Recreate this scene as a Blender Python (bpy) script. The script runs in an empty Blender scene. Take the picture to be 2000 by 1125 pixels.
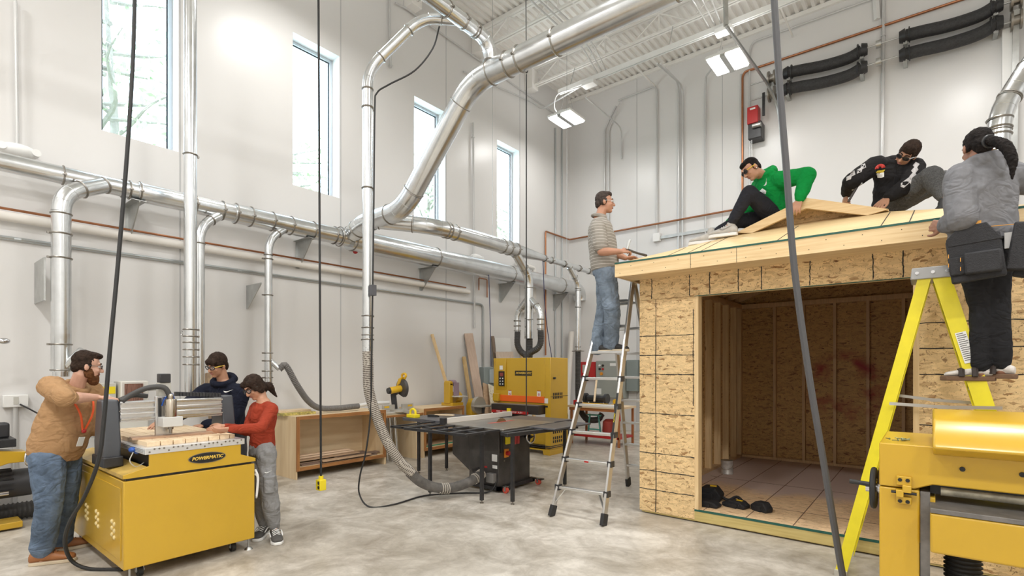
import bpy, bmesh, math, random
from mathutils import Vector, Matrix, Euler
S_ = bpy.context.scene
COL = S_.collection
RND = random.Random(11)
PI = math.pi
# ---------------------------------------------------------------- camera
CAM_Z = 1.6; FPX = 1011.0; YAW = math.atan(815/1011.0)
cam_d = bpy.data.cameras.new('camera'); cam = bpy.data.objects.new('camera', cam_d); COL.objects.link(cam)
cam.location = (0, 0, CAM_Z); cam.rotation_euler = (PI/2, 0, YAW)
cam_d.sensor_width = 36; cam_d.lens = 36*FPX/2000; cam_d.shift_y = (717-562.5)/2000
cam_d.clip_start = .05; S_.camera = cam
# ---------------------------------------------------------------- light
S_.view_settings.view_transform = 'Standard'; S_.view_settings.look = 'None'
S_.view_settings.gamma = 1; S_.view_settings.exposure = 0.04
W = bpy.data.worlds.new('sky'); S_.world = W; W.use_nodes = True
bg = W.node_tree.nodes['Background']; bg.inputs[0].default_value = (.66, .84, 1, 1); bg.inputs[1].default_value = 5.6
LAMP_W = 39.0
FIX = [(x, y, 7.2) for y in (9.88, 3.94, -1.8) for x in (-6.38, -2.88, .62, 4.0)]
for (x, y, z) in FIX:
    ld = bpy.data.lights.new('high_bay_light', 'AREA'); ld.shape = 'RECTANGLE'; ld.size = .5; ld.size_y = .6
    ld.energy = LAMP_W*(.85 if y > 9 else 1.05 if (y > 3 and x < 0) else 2.5 if y > 3 else 3.5)*(.72 if x < -6 else 1.15); ld.color = (1, .985, .965)
    lo = bpy.data.objects.new('high_bay_light', ld); COL.objects.link(lo); lo.location = (x, y, z-.06)
    ud = bpy.data.lights.new('added_ceiling_fill', 'AREA'); ud.shape = 'RECTANGLE'; ud.size = .5; ud.size_y = .6; ud.energy = 8; ud.color = ld.color  # added fill lamp facing up, only there to brighten the ceiling
    uo = bpy.data.objects.new('added_ceiling_fill', ud); COL.objects.link(uo); uo.location = (x, y, z+.12); uo.rotation_euler = (PI, 0, 0)
for (y,) in ((2.15,), (4.53,), (6.97,), (9.42,)):
    ld = bpy.data.lights.new('window_daylight', 'AREA'); ld.shape = 'RECTANGLE'; ld.size = 2.3; ld.size_y = .75
    ld.energy = 30; ld.color = (.6, .8, 1)
    lo = bpy.data.objects.new('window_daylight', ld); COL.objects.link(lo); lo.location = (-8.1, y, 5.62); lo.rotation_euler = (0, -PI/2, 0)
# ---------------------------------------------------------------- helpers
def at(px, py, x=None, y=None, z=None, t=None):
    """a point of the room seen at (px, py) on a known wall, floor or depth"""
    s, c = math.sin(YAW), math.cos(YAW); u = (px-1000)/FPX; v = (717-py)/FPX
    d = Vector((-s+c*u, c+s*u, v))
    if x is not None: t = x/d.x
    elif y is not None: t = y/d.y
    elif z is not None: t = (z-CAM_Z)/d.z
    return Vector((0, 0, CAM_Z)) + d*t
OFF = {}
def empty(name, loc, label=None, cat=None, group=None):
    o = bpy.data.objects.new(name, None); COL.objects.link(o); o.location = loc; o.empty_display_size = .1
    OFF[o.name] = Vector(loc)
    if label: tag(o, label, cat, group)
    return o
def tag(o, label=None, cat=None, group=None, kind=None):
    if label: o['label'] = label
    if cat: o['category'] = cat
    if group: o['group'] = group
    if kind: o['kind'] = kind
    return o
def frame(d):
    d = Vector(d).normalized(); a = Vector((0, 0, 1)) if abs(d.z) < .95 else Vector((1, 0, 0))
    u = d.cross(a).normalized(); return u, u.cross(d).normalized(), d
def catmull(pts, n=6):
    P = [Vector(p) for p in pts]; P = [P[0]*2-P[1]] + P + [P[-1]*2-P[-2]]; out = []
    for i in range(1, len(P)-2):
        for k in range(n):
            t = k/n; a, b, c, d = P[i-1:i+3]
            out.append(.5*((2*b)+(c-a)*t+(2*a-5*b+4*c-d)*t*t+(3*b-a-3*c+d)*t**3))
    out.append(P[-2]); return out
def fillet(pts, r=.1, n=6):
    """polyline with rounded corners"""
    P = [Vector(p) for p in pts]; out = [P[0]]
    for i in range(1, len(P)-1):
        a, b, c = P[i-1], P[i], P[i+1]; d1 = (a-b); d2 = (c-b); k = min(r, d1.length*.49, d2.length*.49)
        p, q = b+d1.normalized()*k, b+d2.normalized()*k
        for j in range(n+1):
            t = j/n; out.append(p*(1-t)**2+b*2*t*(1-t)+q*t*t)
    out.append(P[-1]); return out
class MB:
    def __init__(s): s.bm = bmesh.new()
    def _add(s, verts, faces):
        vs = [s.bm.verts.new(v) for v in verts]
        for f in faces:
            try: s.bm.faces.new([vs[i] for i in f])
            except ValueError: pass
        return vs
    def box(s, a, b, M=None):
        """box from corner a to corner b, optionally moved by matrix M"""
        x0, x1 = sorted((a[0], b[0])); y0, y1 = sorted((a[1], b[1])); z0, z1 = sorted((a[2], b[2]))
        v = [Vector(p) for p in ((x0,y0,z0),(x1,y0,z0),(x1,y1,z0),(x0,y1,z0),(x0,y0,z1),(x1,y0,z1),(x1,y1,z1),(x0,y1,z1))]
        if M: v = [M@p for p in v]
        s._add(v, [(0,3,2,1),(4,5,6,7),(0,1,5,4),(1,2,6,5),(2,3,7,6),(3,0,4,7)]); return s
    def cbox(s, c, sz, rot=(0,0,0)):
        M = Matrix.Translation(c) @ Euler(rot).to_matrix().to_4x4()
        h = Vector(sz)*.5; return s.box(-h, h, M)
    def bar(s, p, q, w, h, up=(0,0,1)):
        """rectangular bar from p to q: w across, h along up"""
        p, q = Vector(p), Vector(q); d = (q-p).normalized(); a = d.cross(Vector(up))
        if a.length < 1e-4: a = d.cross(Vector((1, 0, 0)))
        a.normalize(); b = a.cross(d).normalized(); a *= w/2; b *= h/2
        v = [p-a-b, p+a-b, p+a+b, p-a+b, q-a-b, q+a-b, q+a+b, q-a+b]
        s._add(v, [(0,3,2,1),(4,5,6,7),(0,1,5,4),(1,2,6,5),(2,3,7,6),(3,0,4,7)]); return s
    def tube(s, pts, r, n=10, cap=True, closed=False):
        P = [Vector(p) for p in pts]; m = len(P); rr = r if isinstance(r, (list, tuple)) else [r]*m
        rings = []; u = None
        for i in range(m):
            if closed: d = P[(i+1) % m]-P[i-1]
            else: d = P[min(i+1, m-1)]-P[max(i-1, 0)]
            if d.length < 1e-9: d = Vector((0, 0, 1))
            d.normalize()
            if u is None: u = frame(d)[0]
            u = (u-d*u.dot(d))
            if u.length < 1e-6: u = frame(d)[0]
            u.normalize(); v = d.cross(u)
            rings.append([s.bm.verts.new(P[i]+(u*math.cos(2*PI*k/n)+v*math.sin(2*PI*k/n))*rr[i]) for k in range(n)])
        seg = m if closed else m-1
        for i in range(seg):
            A, B = rings[i], rings[(i+1) % m]
            for k in range(n): s.bm.faces.new((A[k], A[(k+1) % n], B[(k+1) % n], B[k]))
        if cap and not closed:
            s.bm.faces.new(rings[0][::-1]); s.bm.faces.new(rings[-1])
        return s
    def cyl(s, p, q, r, r2=None, n=16, cap=True): return s.tube([p, q], [r, r if r2 is None else r2], n, cap)
    def ring(s, c, axis, R, r, n=20, m=6):
        u, v, d = frame(axis); c = Vector(c)
        return s.tube([c+(u*math.cos(2*PI*k/n)+v*math.sin(2*PI*k/n))*R for k in range(n)], r, m, closed=True)
    def lathe(s, prof, c=(0,0,0), axis=(0,0,1), n=20):
        u, v, d = frame(axis); c = Vector(c); rings = []
        for (r, h) in prof:
            rings.append([s.bm.verts.new(c+d*h+(u*math.cos(2*PI*k/n)+v*math.sin(2*PI*k/n))*max(r, 1e-4)) for k in range(n)])
        for A, B in zip(rings, rings[1:]):
            for k in range(n): s.bm.faces.new((A[k], A[(k+1) % n], B[(k+1) % n], B[k]))
        s.bm.faces.new(rings[0][::-1]); s.bm.faces.new(rings[-1]); return s
    def prism(s, poly, o, u, v, w):
        """polygon (in u, v from o) pushed along vector w"""
        o, u, v, w = Vector(o), Vector(u), Vector(v), Vector(w); n = len(poly)
        a = [o+u*p[0]+v*p[1] for p in poly]; vs = [s.bm.verts.new(p) for p in a]+[s.bm.verts.new(p+w) for p in a]
        s.bm.faces.new(vs[:n][::-1]); s.bm.faces.new(vs[n:])
        for k in range(n): s.bm.faces.new((vs[k], vs[(k+1) % n], vs[n+(k+1) % n], vs[n+k]))
        return s
    def sph(s, c, r, rot=None, n=16, m=10):
        r = (r, r, r) if isinstance(r, (int, float)) else r
        M = Matrix.Translation(Vector(c)) @ (rot.to_4x4() if rot else Matrix()) @ Matrix.Diagonal((r[0], r[1], r[2], 1))
        bmesh.ops.create_uvsphere(s.bm, u_segments=n, v_segments=m, radius=1, matrix=M); return s
    def build(s, name, m, parent=None, bevel=0, ang=.6, tagged=None, seg=2):
        bm = s.bm; bmesh.ops.recalc_face_normals(bm, faces=bm.faces[:])
        for f in bm.faces: f.smooth = True
        for e in bm.edges:
            if len(e.link_faces) == 2 and e.calc_face_angle(0) > ang: e.smooth = False
        vs = [v.co for v in bm.verts]
        if parent is not None: off = OFF.get(parent.name, Vector())
        else:
            mn = [min(v[i] for v in vs) for i in range(3)]; mx = [max(v[i] for v in vs) for i in range(3)]
            off = Vector(((mn[0]+mx[0])/2, (mn[1]+mx[1])/2, mn[2]))
        for v in bm.verts: v.co -= off
        me = bpy.data.meshes.new(name); bm.to_mesh(me); bm.free(); me.materials.append(m)
        o = bpy.data.objects.new(name, me); COL.objects.link(o)
        if parent is not None: o.parent = parent
        else: o.location = off
        OFF[o.name] = off.copy()
        if bevel:
            b = o.modifiers.new('bevel', 'BEVEL'); b.width = bevel; b.segments = seg; b.limit_method = 'ANGLE'; b.angle_limit = .6
            b.harden_normals = False
        if tagged: tag(o, *tagged)
        return o
def B(a, b): return MB().box(a, b)
def text(name, body, m, parent, M, size=.1, shear=0, bold=.0, depth=.001, align='CENTER'):
    """lettering as a mesh; M places its x (reading direction), y (up) and z (out) axes"""
    cu = bpy.data.curves.new(name, 'FONT'); cu.body = body; cu.size = size; cu.shear = shear; cu.offset = bold; cu.extrude = depth
    cu.align_x = align; cu.align_y = 'CENTER'; cu.resolution_u = 3
    t = bpy.data.objects.new('tmp_text', cu); COL.objects.link(t)
    me = bpy.data.meshes.new_from_object(t.evaluated_get(bpy.context.evaluated_depsgraph_get()))
    bpy.data.objects.remove(t); bpy.data.curves.remove(cu)
    off = OFF.get(parent.name, Vector()) if parent else Vector()
    me.transform(Matrix.Translation(-off) @ M); me.materials.clear(); me.materials.append(m); me.name = name
    o = bpy.data.objects.new(name, me); COL.objects.link(o); o.parent = parent; OFF[o.name] = off.copy()
    return o
def axes(o, x, y):
    x, y = Vector(x).normalized(), Vector(y).normalized(); z = x.cross(y)
    return Matrix(((x.x, y.x, z.x, o[0]), (x.y, y.y, z.y, o[1]), (x.z, y.z, z.z, o[2]), (0, 0, 0, 1)))
def copy_tree(o, parent=None):
    c = o.copy(); COL.objects.link(c)
    if parent is not None: c.parent = parent
    for ch in list(o.children): copy_tree(ch, c)
    return c
# ---------------------------------------------------------------- materials
MATS = {}
def mat(name, col, rough=.5, metal=0, var=0, scale=8, bump=0, bscale=60, emit=None, alpha=1, spec=None, coat=0, stretch=(1,1,1), col2=None, trans=0, rvar=0):
    if name in MATS: return MATS[name]
    m = bpy.data.materials.new(name); m.use_nodes = True; nt = m.node_tree; p = nt.nodes['Principled BSDF']; MATS[name] = m
    p.inputs['Base Color'].default_value = (*col, 1); p.inputs['Roughness'].default_value = rough; p.inputs['Metallic'].default_value = metal
    if spec is not None: p.inputs['Specular IOR Level'].default_value = spec
    if coat: p.inputs['Coat Weight'].default_value = coat; p.inputs['Coat Roughness'].default_value = .15
    if trans: p.inputs['Transmission Weight'].default_value = trans
    if emit: p.inputs['Emission Color'].default_value = (*col, 1); p.inputs['Emission Strength'].default_value = emit
    if alpha < 1: p.inputs['Alpha'].default_value = alpha
    if var or bump or rvar:
        tc = nt.nodes.new('ShaderNodeTexCoord'); mp = nt.nodes.new('ShaderNodeMapping'); mp.inputs['Scale'].default_value = stretch
        nt.links.new(tc.outputs['Object'], mp.inputs[0])
    if var:
        n = nt.nodes.new('ShaderNodeTexNoise'); n.inputs['Scale'].default_value = scale; n.inputs['Detail'].default_value = 5; n.inputs['Roughness'].default_value = .6
        r = nt.nodes.new('ShaderNodeValToRGB'); c2 = col2 or tuple(max(0, c*(1-var)) for c in col); c1 = col if col2 else tuple(min(1, c*(1+var)) for c in col)
        r.color_ramp.elements[0].position = .3; r.color_ramp.elements[1].position = .7
        r.color_ramp.elements[0].color = (*c2, 1); r.color_ramp.elements[1].color = (*c1, 1)
        nt.links.new(mp.outputs[0], n.inputs[0]); nt.links.new(n.outputs[0], r.inputs[0]); nt.links.new(r.outputs[0], p.inputs['Base Color'])
        if rvar:
            mr = nt.nodes.new('ShaderNodeMapRange'); mr.inputs['To Min'].default_value = rough-rvar; mr.inputs['To Max'].default_value = rough+rvar
            nt.links.new(n.outputs[0], mr.inputs[0]); nt.links.new(mr.outputs[0], p.inputs['Roughness'])
    if bump:
        n2 = nt.nodes.new('ShaderNodeTexNoise'); n2.inputs['Scale'].default_value = bscale; n2.inputs['Detail'].default_value = 3
        b = nt.nodes.new('ShaderNodeBump'); b.inputs['Strength'].default_value = bump; b.inputs['Distance'].default_value = .02
        nt.links.new(mp.outputs[0], n2.inputs[0]); nt.links.new(n2.outputs[0], b.inputs['Height']); nt.links.new(b.outputs[0], p.inputs['Normal'])
    return m
def wood(name, c1, c2, axis=0, rough=.55, scale=3, ring=14, knots=True):
    """boards with grain along one axis and a few dark knots"""
    if name in MATS: return MATS[name]
    m = bpy.data.materials.new(name); m.use_nodes = True; nt = m.node_tree; p = nt.nodes['Principled BSDF']; MATS[name] = m
    tc = nt.nodes.new('ShaderNodeTexCoord'); mp = nt.nodes.new('ShaderNodeMapping'); sc = [ring]*3; sc[axis] = .7
    mp.inputs['Scale'].default_value = sc; nt.links.new(tc.outputs['Object'], mp.inputs[0])
    n = nt.nodes.new('ShaderNodeTexNoise'); n.inputs['Scale'].default_value = scale; n.inputs['Detail'].default_value = 4; n.inputs['Distortion'].default_value = .6
    r = nt.nodes.new('ShaderNodeValToRGB'); r.color_ramp.elements[0].position = .32; r.color_ramp.elements[1].position = .68
    r.color_ramp.elements[0].color = (*c2, 1); r.color_ramp.elements[1].color = (*c1, 1)
    nt.links.new(mp.outputs[0], n.inputs[0]); nt.links.new(n.outputs[0], r.inputs[0]); out = r.outputs[0]
    if knots:
        mp2 = nt.nodes.new('ShaderNodeMapping'); s2 = [5.0]*3; s2[axis] = 2.2; mp2.inputs['Scale'].default_value = s2; nt.links.new(tc.outputs['Object'], mp2.inputs[0])
        v = nt.nodes.new('ShaderNodeTexVoronoi'); v.inputs['Scale'].default_value = 1.0; nt.links.new(mp2.outputs[0], v.inputs[0])
        k = nt.nodes.new('ShaderNodeValToRGB'); k.color_ramp.elements[0].position = .03; k.color_ramp.elements[1].position = .09
        k.color_ramp.elements[0].color = (.16, .08, .03, 1); k.color_ramp.elements[1].color = (1, 1, 1, 1)
        nt.links.new(v.outputs['Distance'], k.inputs[0])
        mx = nt.nodes.new('ShaderNodeMixRGB'); mx.blend_type = 'MULTIPLY'; mx.inputs[0].default_value = .8
        nt.links.new(out, mx.inputs[1]); nt.links.new(k.outputs[0], mx.inputs[2]); out = mx.outputs[0]
    nt.links.new(out, p.inputs['Base Color']); p.inputs['Roughness'].default_value = rough
    return m
def osb(name, plane='xz', light=(.80, .58, .3), dark=(.36, .19, .07), amount=1.0, spray=None):
    """oriented strand board: overlapping flakes of several tones with dark specks"""
    if name in MATS: return MATS[name]
    m = bpy.data.materials.new(name); m.use_nodes = True; nt = m.node_tree; p = nt.nodes['Principled BSDF']; MATS[name] = m
    L = nt.links.new; N = nt.nodes.new
    tc = N('ShaderNodeTexCoord'); sx = N('ShaderNodeSeparateXYZ'); L(tc.outputs['Object'], sx.inputs[0]); cx = N('ShaderNodeCombineXYZ')
    L(sx.outputs['XYZ'.index(plane[0].upper())], cx.inputs[0]); L(sx.outputs['XYZ'.index(plane[1].upper())], cx.inputs[1])
    ds = N('ShaderNodeTexNoise'); ds.inputs['Scale'].default_value = 7; ds.inputs['Detail'].default_value = 2; L(cx.outputs[0], ds.inputs[0])
    dm = N('ShaderNodeMixRGB'); dm.blend_type = 'ADD'; dm.inputs[0].default_value = .09; L(cx.outputs[0], dm.inputs[1]); L(ds.outputs['Color'], dm.inputs[2])
    base = None; mid = tuple(.3*dark[k]+.7*light[k] for k in range(3))
    for i, (ang, sc) in enumerate(((.3, 15), (-.8, 13), (1.3, 17), (-.1, 22))):
        mp = N('ShaderNodeMapping'); mp.inputs['Rotation'].default_value = (0, 0, ang); mp.inputs['Scale'].default_value = (.75, 2.6, 1); mp.inputs['Location'].default_value = (i*3.7, i*1.9, 0)
        L(dm.outputs[0], mp.inputs[0]); v = N('ShaderNodeTexVoronoi'); v.inputs['Scale'].default_value = sc; L(mp.outputs[0], v.inputs[0])
        sep = N('ShaderNodeSeparateColor'); L(v.outputs['Color'], sep.inputs[0])
        r = N('ShaderNodeValToRGB'); r.color_ramp.elements[0].color = (*dark, 1); r.color_ramp.elements[1].color = tuple(min(1, c*1.12) for c in light)+(1,)
        r.color_ramp.elements[0].position = .0; r.color_ramp.elements[1].position = 1.0
        for q, c in ((.1, mid), (.5, light)): e = r.color_ramp.elements.new(q); e.color = (*c, 1)
        L(sep.outputs[0], r.inputs[0])
        if base is None: base = r.outputs[0]
        else:
            th = N('ShaderNodeMath'); th.operation = 'GREATER_THAN'; th.inputs[1].default_value = .5; L(sep.outputs[1], th.inputs[0])
            mx = N('ShaderNodeMixRGB'); L(th.outputs[0], mx.inputs[0]); L(base, mx.inputs[1]); L(r.outputs[0], mx.inputs[2]); base = mx.outputs[0]
    for sc, lo, k in ((30, .33, .7), (80, .32, .55)):
        n = N('ShaderNodeTexNoise'); n.inputs['Scale'].default_value = sc; n.inputs['Detail'].default_value = 3; n.inputs['Distortion'].default_value = 1.5; L(cx.outputs[0], n.inputs[0])
        r2 = N('ShaderNodeValToRGB'); r2.color_ramp.elements[0].position = lo; r2.color_ramp.elements[1].position = lo+.06
        r2.color_ramp.elements[0].color = (.2, .1, .04, 1); r2.color_ramp.elements[1].color = (1, 1, 1, 1); L(n.outputs[0], r2.inputs[0])
        mx = N('ShaderNodeMixRGB'); mx.blend_type = 'MULTIPLY'; mx.inputs[0].default_value = k*amount; L(base, mx.inputs[1]); L(r2.outputs[0], mx.inputs[2]); base = mx.outputs[0]
    if spray: base = spray(nt, tc, base)
    L(base, p.inputs['Base Color']); p.inputs['Roughness'].default_value = .6
    return m
WALL = mat('white_wall_paint', (.74, .73, .715), .32, var=.015, scale=.6, bump=.03, bscale=9)
DECK = mat('white_steel_deck', (.86, .84, .8), .5)
WHITE = mat('white_paint', (.82, .82, .8), .4)
GALV = mat('galvanized_steel', (.72, .74, .75), .24, 1, var=.1, scale=5, rvar=.06)
GALV2 = mat('dull_galvanized_steel', (.5, .51, .5), .4, 1, var=.1, scale=9)
CLAMP = mat('clamp_steel', (.3, .28, .25), .35, 1)
COPPER = mat('copper', (.42, .19, .1), .35, 1, var=.15, scale=6)
YEL = mat('yellow_machine_enamel', (.58, .355, .025), .3, var=.05, scale=1.5, coat=.2)
BLK = mat('black_steel', (.025, .025, .027), .4, var=.3, scale=20)
RUB = mat('black_rubber', (.02, .02, .02), .6)
DRUB = mat('dark_hose_rubber', (.05, .048, .046), .55)
GRAYHOSE = mat('grey_hose_rubber', (.16, .15, .14), .6)
PLASTIC = mat('black_plastic', (.03, .03, .033), .45)
CHROME = mat('polished_steel', (.65, .65, .66), .18, 1)
ALU = mat('aluminium', (.7, .7, .7), .32, 1, var=.05, scale=20)
RED = mat('red_paint', (.45, .02, .02), .4)
# ================================================================ ROOM
XL, YB, ZC, XR, YF = -7.7, 12.05, 8.9, 5.5, -4.0
def concrete():
    m = bpy.data.materials.new('polished_concrete'); m.use_nodes = True; nt = m.node_tree; p = nt.nodes['Principled BSDF']; L = nt.links.new; N = nt.nodes.new
    tc = N('ShaderNodeTexCoord'); out = None
    for sc, a, b, d, k in ((.55, (.5, .455, .385), (.8, .755, .68), 6, None), (2.0, (.5, .47, .42), (1, 1, 1), 9, .8), (9, (.6, .57, .54), (1, 1, 1), 6, .5)):
        n = N('ShaderNodeTexNoise'); n.inputs['Scale'].default_value = sc; n.inputs['Detail'].default_value = d; n.inputs['Roughness'].default_value = .65; n.inputs['Distortion'].default_value = .8
        L(tc.outputs['Object'], n.inputs[0]); r = N('ShaderNodeValToRGB'); r.color_ramp.elements[0].position = .34; r.color_ramp.elements[1].position = .62
        r.color_ramp.elements[0].color = (*a, 1); r.color_ramp.elements[1].color = (*b, 1); L(n.outputs[0], r.inputs[0])
        if out is None: out = r.outputs[0]; first = n
        else:
            mx = N('ShaderNodeMixRGB'); mx.blend_type = 'MULTIPLY'; mx.inputs[0].default_value = k; L(out, mx.inputs[1]); L(r.outputs[0], mx.inputs[2]); out = mx.outputs[0]
    L(out, p.inputs['Base Color']); mr = N('ShaderNodeMapRange'); mr.inputs['To Min'].default_value = .22; mr.inputs['To Max'].default_value = .5
    L(first.outputs[0], mr.inputs[0]); L(mr.outputs[0], p.inputs['Roughness']); return m
tag(B((XL-.4, YF, -.15), (XR, YB+.3, 0)).build('floor', concrete()), kind='structure')
WIN = [(y, y+.815) for y in (1.735, 4.125, 6.56, 9.01)]; WZ0, WZ1 = 4.435, 6.81
mb = MB(); TH = .34
mb.box((XL-TH, YF, 0), (XL, YB+.3, WZ0)); mb.box((XL-TH, YF, WZ1), (XL, YB+.3, ZC+.2))
ys = [YF]+[v for w in WIN for v in w]+[YB+.3]
for i in range(0, len(ys), 2): mb.box((XL-TH, ys[i], WZ0), (XL, ys[i+1], WZ1))
tag(mb.build('wall_left', WALL), kind='structure')
tag(B((XL-TH, YB, 0), (XR, YB+.3, ZC+.2)).build('wall_back', WALL), kind='structure')
tag(B((XR, YF, 0), (XR+.3, YB+.3, ZC+.2)).build('wall_right', WALL), kind='structure')
tag(B((XL-TH, YF-.3, 0), (XR+.3, YF, ZC+.2)).build('wall_front', WALL), kind='structure')
# corrugated roof deck, flutes along y
mb = MB(); x = XL-.3; v0 = []; prof = []
while x < XR:
    prof += [(x, ZC), (x+.06, ZC), (x+.078, ZC+.045), (x+.132, ZC+.045), (x+.15, ZC)]; x += .15
a = [mb.bm.verts.new((p[0], YF, p[1])) for p in prof]; b = [mb.bm.verts.new((p[0], YB+.2, p[1])) for p in prof]
for i in range(len(a)-1): mb.bm.faces.new((a[i], a[i+1], b[i+1], b[i]))
c0 = [mb.bm.verts.new(q) for q in ((XL-.3, YF, ZC+.1), (XR, YF, ZC+.1), (XR, YB+.2, ZC+.1), (XL-.3, YB+.2, ZC+.1))]; mb.bm.faces.new(c0)
tag(mb.build('ceiling', DECK), kind='structure')
# seams between the wall panels
SEAM = mat('grey_seam', (.5, .5, .5), .6)
mb = MB()
for y in (2.57, 4.965, 7.40, 9.85): mb.box((XL, y-.008, 0), (XL+.004, y+.008, ZC))
tag(mb.build('trim_1', SEAM), kind='structure')
mb = MB()
for px in (1244, 1411, 1722): 
    x = at(px, 300, y=YB).x; mb.box((x-.007, YB-.004, 0), (x+.007, YB, ZC))
tag(mb.build('trim_2', SEAM), kind='structure')
tag(B((XL, YB-.06, ZC-.09), (XR, YB, ZC-.005)).build('trim_3', DECK), kind='structure')
# windows
FRAMEM = mat('window_frame_aluminium', (.62, .66, .7), .35, .6)
glass = bpy.data.materials.new('window_glass'); glass.use_nodes = True; nt = glass.node_tree
p = nt.nodes['Principled BSDF']; p.inputs['Base Color'].default_value = (.97, .99, 1, 1); p.inputs['Roughness'].default_value = .0; p.inputs['Alpha'].default_value = .08
for i, (y0, y1) in enumerate(WIN):
    r = empty('window_%d' % (i+1), (XL-.25, (y0+y1)/2, WZ0)); tag(r, kind='structure')
    mb = MB(); x0, x1 = XL-.27, XL-.21; w = .05
    mb.box((x0, y0, WZ0), (x1, y0+w, WZ1)); mb.box((x0, y1-w, WZ0), (x1, y1, WZ1)); mb.box((x0, y0+w, WZ0), (x1, y1-w, WZ0+w)); mb.box((x0, y0+w, WZ1-w), (x1, y1-w, WZ1))
    mb.build('window_frame', FRAMEM, r)
    g = MB(); w2 = .014; gx0, gx1 = XL-.25, XL-.235
    g.box((gx0, y0+w, WZ0+w), (gx1, y0+w+w2, WZ1-w)); g.box((gx0, y1-w-w2, WZ0+w), (gx1, y1-w, WZ1-w)); g.box((gx0, y0+w, WZ1-w-w2), (gx1, y1-w, WZ1-w)); g.box((gx0, y0+w, WZ0+w), (gx1, y1-w, WZ0+w+w2))
    g.build('gasket', RUB, r)
    B((XL-.248, y0+w, WZ0+w), (XL-.242, y1-w, WZ1-w)).build('pane', glass, r)
# roof joists (open web) along x
for k, y in enumerate((10.15, 8.28, 6.42, 4.55, 2.68, .8)):
    r = empty('roof_joist', (XL+.1, y, 8.42), ['white open web roof joist nearest the back wall', 'white open web roof joist second from the back wall', 'white open web roof joist third from the back wall', 'white open web roof joist crossing above the big diagonal duct', 'white open web roof joist fifth from the back wall', 'white open web roof joist nearest the camera'][k], 'joist', 'roof joists')
    mb = MB()
    for s in (-.035, .035): mb.box((XL+.25, y+s-.02, 8.42), (XR, y+s+.02, 8.455))
    mb.build('bottom_chord', DECK, r)
    mb = MB()
    for s in (-.035, .035): mb.box((XL, y+s-.03, 8.82), (XR, y+s+.03, 8.895))
    mb.build('top_chord', DECK, r)
    mb = MB(); x = XL+.3; up = False
    while x < XR-.7:
        mb.cyl((x, y, 8.44 if not up else 8.84), (x+.62, y, 8.84 if not up else 8.44), .016, n=6)
        if not up: mb.box((x+.6, y-.012, 8.44), (x+.625, y+.012, 8.84))
        x += .62; up = not up
    mb.build('web_rods', DECK, r)
    B((XL, y-.12, 8.35), (XL+.25, y+.12, 8.82)).build('bearing_seat', DECK, r, bevel=.01)
for k, x in enumerate((-5.2, -2.2, .8)):
    MB().bar((x, YF, 8.44), (x, YB-.06, 8.44), .03, .03).build('bridging_bar', DECK, tagged=(['white bridging bar under the roof deck above the far light', 'white bridging bar under the roof deck, middle of the three', 'white bridging bar under the roof deck, rightmost of the three'][k], 'bar', 'bridging bars'))
# trees and ground outside the windows
LEAF = mat('overexposed_leaves', (.55, .72, .42), .7, var=.3, scale=2)  # overexposure of the foliage is put into this pale base colour
BARK = mat('grey_bark', (.3, .27, .23), .9, var=.3)
def tree(x, y, h, seed, label):
    rr = random.Random(seed); t = empty('tree', (x, y, 0), label, 'tree', 'trees outside the windows'); br = MB(); lf = MB()
    br.tube(catmull([(x, y, -.5), (x+.1, y+.1, h*.3), (x-.1, y+.2, h*.6), (x, y, h*.95)]), [.22-.19*i/18 for i in range(19)], 8)
    for k in range(26):
        z = h*(.3+.65*rr.random()); a = rr.random()*2*PI; l = (1.0-.5*z/h)*(2.0+rr.random()*1.6); p0 = Vector((x, y, z)); d = Vector((math.cos(a), math.sin(a), .35+.3*rr.random()))
        pts = [p0+d*l*q+Vector((rr.uniform(-.12, .12), rr.uniform(-.12, .12), -.1*q)) for q in (0, .35, .7, 1)]
        br.tube(catmull(pts, 3), [.05-.043*i/9 for i in range(10)], 5)
        for j in range(60):
            c = pts[1]+(pts[3]-pts[1])*rr.random()+Vector((rr.gauss(0, .3), rr.gauss(0, .3), rr.gauss(0, .28)))
            M = Matrix.Translation(c) @ Euler((rr.random()*6, rr.random()*6, rr.random()*6)).to_matrix().to_4x4(); s = .05+.06*rr.random()
            lf._add([M@Vector(q) for q in ((-s, 0, 0), (0, -s*.5, .01), (s, 0, 0), (0, s*.5, .01))], [(0, 1, 2, 3)])
    br.build('trunk', BARK, t); tag(lf.build('foliage', LEAF, t), kind='stuff')
tree(-12.6, 2.9, 9.5, 3, 'leafy tree beyond the tall window nearest the camera')
tree(-14.6, 7.4, 9.0, 5, 'leafy tree beyond the second tall window')
tree(-14.5, 13.0, 9.2, 8, 'leafy tree beyond the third tall window')
tree(-15.0, 19.0, 9.2, 9, 'leafy tree beyond the tall window nearest the corner')
tag(B((-60, -40, -.3), (XL-.4, 60, -.16)).build('ground', mat('lawn', (.25, .35, .15), .9, var=.3)), kind='structure')
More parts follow.
